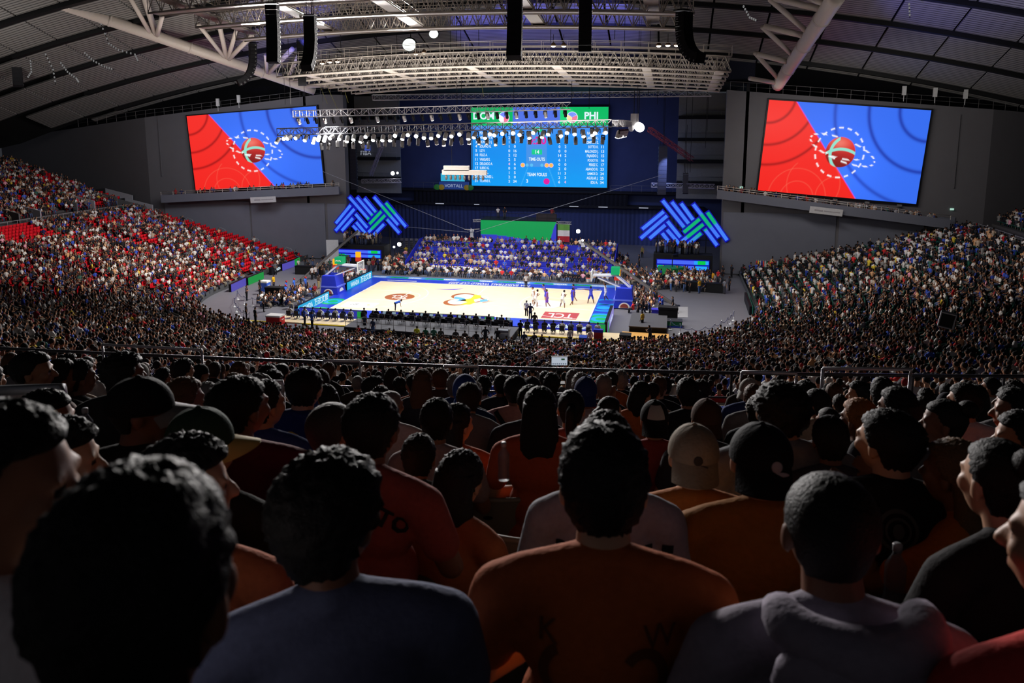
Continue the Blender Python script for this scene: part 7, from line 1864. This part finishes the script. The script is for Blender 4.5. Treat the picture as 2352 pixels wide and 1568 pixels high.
# --- the railing at the foot of the near stand
DST = mat('dark_rail_steel', (66, 64, 68), .4, metal=.5)
o_r = AISLES[1][0] + 1.4
pts = [(px, py) for px, py in ()]
RX = bowl_sample(o_r, 1.35)
line = [Vector((float(a), float(b_), row_z(o_r))) for a, b_ in zip(RX[0], RX[1])]
line = [p for p in line if (lambda r: r and -300 < r[0] < 2650 and r[2] < 22)(project(p))]
line.sort(key=lambda p: p.x)
rail_line('stand_railing', line, 1.12, 'dark steel railing along the foot of the near stand', bars=(.3, .65, 1.0), step=1.35, m=DST, r=.028)
# bright tubes of the stair handrails just beyond
def handrail(pts, r, label, legs=True, m=RAILM):
    t = thing('handrail', label, 'handrail'); b = MB(); b.tube(pts, r, 8); obj('tube', b, m, t, True)
    if legs:
        for q in (pts[0], pts[-1]):
            b = MB(); b.bar(q, Vector(q) - UP * .9, r * .9, 7); obj('post', b, m, t, True)
for i, (a, c, dd, dd2, r, lb) in enumerate([
    ((-30, 897), (142, 892), 4.35, 4.1, .03, 'thick grey tube handrail at the left picture edge'),
    ((385, 884), (452, 883), 5.4, 5.3, .02, 'short violet-lit handrail behind the light brown hair'),
    ((566, 879), (648, 877), 6.0, 6.0, .02, 'short violet-lit handrail behind the blue shirt'),
    ((742, 828), (826, 829), 11.5, 11.5, .02, 'short bright handrail beyond the railing, left of centre'),
    ((1020, 840), (1098, 841), 11.5, 11.5, .02, 'short bright handrail beyond the railing, centre'),
    ((1704, 854), (1830, 857), 10.0, 9.8, .024, 'bright tube handrail right of centre'),
    ((1890, 846), (2092, 848), 10.0, 9.8, .024, 'long bright tube handrail on the right'),
    ((235, 791), (463, 803), 12.6, 12.0, .022, 'long pale handrail on the left beyond the heads')]):
    A_, C_ = at_depth(*a, dd), at_depth(*c, dd2); handrail([A_, A_.lerp(C_, .5), C_, C_ - UP * .08], r, lb)
# stair rail going down in the middle, and a monitor on the front desk
t = thing('stair_railing', 'pale stair railing descending beyond the near railing, centre', 'railing'); A_, C_ = on_z(1253, 826, 6.0), on_z(1215, 850, 8.0)
for k in range(9): post(A_.lerp(C_, k / 8) - UP * .4, 1.1, .025, RAILM, t, 'baluster')
pipe('handrail', [A_ + UP * .7, C_ + UP * .7], .03, RAILM, t); pipe('handrail', [A_ - UP * .3, C_ - UP * .3], .03, RAILM, t)
p = at_depth(1285, 829, 13.2); s_ = 13.2 / FPX
t = thing('monitor', 'lit computer monitor with pale screen on the desk beyond the railing', 'monitor', p, YAW)
b = MB(); b.box((0, .02, 0), (38 * s_, .04, 21 * s_)); obj('case', b, DARK, t); b = MB(); b.box((0, -.005, 0), (36 * s_, .01, 19 * s_)); obj('screen', b, glow('monitor_glow', (196, 206, 220), .75), t)
b = MB(); b.box((.06, -.012, .035), (.06, .004, .03)); obj('green_window', b, glow('monitor_green', (40, 90, 60), .5), t)
b = MB()
for k in range(7): b.box((-.11 + k * .036, -.012, -.045), (.022, .004, .022))
obj('thumbnails', b, glow('monitor_thumb', (120, 130, 150), .6), t); b = MB(); b.bar((0, .02, -.07), (0, .02, -.4), .015, 6); b.box((0, .02, -.4), (.2, .15, .02)); obj('stand', b, DARK, t)
# --- small things near the camera
def bottle(px, py, dd, h, label, liquid=True):
    p = at_depth(px, py, dd); t = thing('water_bottle', label, 'bottle', p); t.scale = (h / .226,) * 3
    b = MB(); b.lathe([(.032, 0), (.034, .02), (.031, .06), (.034, .1), (.034, .15), (.013, .19), (.013, .2)], n=14); obj('body', b, mat('clear_plastic', (96, 98, 102), .2, alpha=.45, spec=.6), t, True)
    b = MB(); b.lathe([(.015, .2), (.016, .222), (.012, .226)], n=12); obj('cap', b, mat('white_cap', (150, 150, 154), .4), t, True)
bottle(1157, 1100, 2.35, .12, 'clear water bottle held up in front of the empty seats'); bottle(2050, 1392, 2.55, .226, 'clear water bottle standing on the empty seat beside the hoodie'); bottle(203, 1030, 3.6, .2, 'small water bottle standing by the left rail')
# --- prints on shirts: letters laid onto the cloth
def decal(shirt, me, origin, xax, yax, off=.004, m=None, nm='shirt_print', depth=1.2):
    """projects a flat mesh (xy plane) along the view of its own normal onto the shirt"""
    F = frame(origin, xax, yax); n = F.to_3x3() @ Vector((0, 0, 1))
    mw = (Matrix.LocRotScale(shirt.parent.location, shirt.parent.rotation_euler, shirt.parent.scale)); inv = mw.inverted()
    bv = BVHTree.FromPolygons([v.co[:] for v in shirt.data.vertices], [p.vertices[:] for p in shirt.data.polygons])
    for v in me.vertices:
        w3 = F @ v.co; a = inv @ (w3 + n * .5); d = (inv.to_3x3() @ (-n)).normalized(); hit = bv.ray_cast(a, d, depth)
        v.co = (hit[0] + hit[1] * off) if hit[0] is not None else inv @ (w3 - n * .02)
    me.materials.clear(); me.materials.append(m); o = link(nm, me, shirt); return o
def text_mesh(body, size, bold=0.0, arc=0.0, spacing=1.0):
    cu = bpy.data.curves.new('t', 'FONT'); cu.body = body; cu.size = size; cu.align_x = 'CENTER'; cu.align_y = 'CENTER'; cu.offset = bold; cu.resolution_u = 2; cu.space_character = spacing
    o = bpy.data.objects.new('t', cu); me = evaluated_mesh(o); bpy.data.objects.remove(o)
    bmx = bmesh.new(); bmx.from_mesh(me); bmesh.ops.triangulate(bmx, faces=bmx.faces); bmesh.ops.subdivide_edges(bmx, edges=[e for e in bmx.edges if e.calc_length() > size * .25], cuts=2); bmx.to_mesh(me); bmx.free()
    for v in me.vertices:
        if arc: v.co.y -= arc * v.co.x ** 2
    return me
def poly_mesh(polys):
    b = MB()
    for q in polys: b.add([Vector((x, y, 0)) for x, y in q], [tuple(range(len(q)))])
    me = b.mesh('print', SHIRT); bmx = bmesh.new(); bmx.from_mesh(me); bmesh.ops.triangulate(bmx, faces=bmx.faces); bmesh.ops.subdivide_edges(bmx, edges=[e for e in bmx.edges if e.calc_length() > .03], cuts=2); bmx.to_mesh(me); bmx.free(); return me
def back_frame(lb, dx, dz):                       # a point behind the back, relative to the head
    ob, sh_ = SHIRT_OF[lb]; R = rotz(ob.rotation_euler.z); H = Vector(ob.location) + R @ Vector((dx, -.45, 0)); H.z = ob.location.z + dz
    return sh_, H, R @ Vector((1, 0, 0))
INKB = mat('dark_shirt_ink', (34, 22, 18), .8); INKY = mat('yellow_shirt_ink', (200, 170, 60), .8); INKW = mat('pale_shirt_ink', (170, 160, 150), .8); INKK = mat('black_shirt_ink', (20, 20, 22), .8)
sh_, p, xa = back_frame('man in rust-red baseball jersey with back lettering', .085, 1.0); decal(sh_, text_mesh('MOTO', .075, .003, .9, 1.1), p, xa - UP * .4, UP, .005, INKK, 'jersey_lettering')
sh_, p, xa = back_frame('man in navy jersey with a yellow number three', 0, .93); decal(sh_, text_mesh('3', .26, .006), p, xa, UP, .005, INKY, 'jersey_number')
lb_ = 'man in orange crab-print T-shirt with tall dark hair, front row centre'
crab = []
E2 = lambda cx, cy, rx, ry, n=16, a0=0, a1=6.283: [(cx + rx * math.cos(a), cy + ry * math.sin(a)) for a in np.linspace(a0, a1, n + 1)[:-1]]
def ringp(cx, cy, rx, ry, w_, a0, a1, n=14):
    A2 = np.linspace(a0, a1, n + 1); return [[(cx + rx * math.cos(a), cy + ry * math.sin(a)), (cx + rx * math.cos(b_), cy + ry * math.sin(b_)), (cx + (rx - w_) * math.cos(b_), cy + (ry - w_) * math.sin(b_)), (cx + (rx - w_) * math.cos(a), cy + (ry - w_) * math.sin(a))] for a, b_ in zip(A2[:-1], A2[1:])]
for s in (-1, 1):
    crab += ringp(s * .085, .05, .055, .075, .022, -.6 if s > 0 else 1.9, 2.4 if s > 0 else 3.9 + 1.0)
    for k in range(4): y0 = -.05 - .03 * k; crab.append([(s * .05, y0), (s * (.12 - .01 * k), y0 + .012), (s * (.15 - .012 * k), y0 - .035), (s * (.145 - .012 * k), y0 - .03), (s * .115, y0 + .002), (s * .05, y0 - .014)])
crab += ringp(0, -.075, .06, .055, .012, 0, 6.283, 20) + [E2(-.02, -.05, .01, .014, 8), E2(.02, -.05, .01, .014, 8), [(-.03, -.1), (.03, -.1), (.025, -.112), (-.025, -.112)], [(-.02, -.085), (.02, -.085), (.018, -.092), (-.018, -.092)]]
sh_, p, xa = back_frame(lb_, 0, .84); decal(sh_, poly_mesh(crab), p, xa, UP, .004, mat('faded_brown_ink', (104, 54, 30), .85), 'crab_print')
for s, tx in ((-1, 'K'), (1, 'W')):
    sh_, p, xa = back_frame(lb_, s * .12, .98); decal(sh_, text_mesh(tx, .07), p, xa, UP, .004, MATS['faded_brown_ink'], 'shirt_lettering')
sh_, p, xa = back_frame('man in black shirt with round back print, right of the hoodie', 0, .98); decal(sh_, poly_mesh(ringp(0, 0, .07, .07, .012, 0, 6.283, 24) + ringp(0, 0, .045, .045, .008, 0, 6.283, 20) + [E2(0, 0, .02, .026, 12)]), p, xa, UP, .004, mat('faded_grey_ink', (70, 68, 66), .85), 'round_print')
sh_, p, xa = back_frame('man in black print shirt with yellow back design behind the curly hair', 0, .95)
fl = [[(-.12 + .04 * k, -.1), (-.1 + .04 * k, .06 + .05 * ((k * 5) % 3)), (-.085 + .04 * k, -.1)] for k in range(7)]; decal(sh_, poly_mesh(fl), p, xa, UP, .004, mat('ochre_ink', (130, 96, 40), .85), 'flame_print')
sh_, p, xa = back_frame('person in white shirt with checkered band hidden behind the crab-print man', 0, .97)
ck = [[(-.2 + .035 * i, -.035 * j), (-.2 + .035 * (i + 1), -.035 * j), (-.2 + .035 * (i + 1), -.035 * (j + 1)), (-.2 + .035 * i, -.035 * (j + 1))] for i in range(12) for j in range(3) if (i + j) % 2]; decal(sh_, poly_mesh(ck), p, xa, UP, .004, INKK, 'checkered_band')
sh_, p, xa = back_frame('man in white lettered T-shirt at the left picture edge, face turned right', .04, .98)
decal(sh_, text_mesh('\uc2e0\uc720\n\ucd95\uad6c', .07), p, Vector((0, 0, 1)) * .95 + xa * .3, -xa + Vector((0, 0, .3)), .004, INKK, 'shirt_lettering')
# hood roll and shoulder straps
ob, sh_ = SHIRT_OF['man with shaved head in pale grey hoodie, front row centre-right']
b = MB(); b.tube([Vector((.115 * math.cos(a), -.03 + .095 * math.sin(a), 1.15 - .02 * math.sin(a) * -1)) for a in np.linspace(math.pi * .95, math.pi * 2.05, 15)], [.03, .036, .042, .046, .05, .052, .053, .053, .053, .052, .05, .046, .042, .036, .03], 12)
b.ell((0, -.12, 1.075), (.15, .062, .1), 18, 12)
o = link('hood', b.mesh('hood', SHIRT, True), ob, color=lin((140, 132, 146)))
for lb, dx in (('man in pale pink shirt with a dark shoulder strap', 1), ('man in white shirt with diagonal black strap, right side', 1), ('large man in pale shirt with a dark strap near the left rail', -1)):
    sh_, p, xa = back_frame(lb, 0, .9)
    q = [(-.17 * dx, .19), (-.14 * dx, .21), (.19 * dx, -.2), (.16 * dx, -.22)]; b = MB(); n_ = 14
    strip = [[(q[0][0] + (q[3][0] - q[0][0]) * k / n_, q[0][1] + (q[3][1] - q[0][1]) * k / n_), (q[1][0] + (q[2][0] - q[1][0]) * k / n_, q[1][1] + (q[2][1] - q[1][1]) * k / n_), (q[1][0] + (q[2][0] - q[1][0]) * (k + 1) / n_, q[1][1] + (q[2][1] - q[1][1]) * (k + 1) / n_), (q[0][0] + (q[3][0] - q[0][0]) * (k + 1) / n_, q[0][1] + (q[3][1] - q[0][1]) * (k + 1) / n_)] for k in range(n_)]
    decal(sh_, poly_mesh(strip), p, xa, UP, .008, INKK, 'strap')
for lb, rgb, x_ in (('person in black cap worn backwards with white mark, mustard shirt', (150, 148, 146), .02), ('person in beige cap worn backwards and mustard shirt', (52, 44, 38), 0.0)):
    ob, sh_ = SHIRT_OF[lb]; b = MB(); b.ell((x_, -.117, .03), (.016, .004, .02), 12, 8); b.ell((x_ + .012, -.116, .005), (.024, .004, .008), 12, 8)
    o = link('cap_mark', b.mesh('cap_mark', mat('cap_mark_%d' % rgb[0], rgb, .7), True), [c for c in ob.children if c.name.startswith('cap')][0])
bpy.data.scenes.remove(BENCH)
print('people', NPERSON, 'near generic', NG, 'seats', ks, 'objects', len(bpy.data.objects))
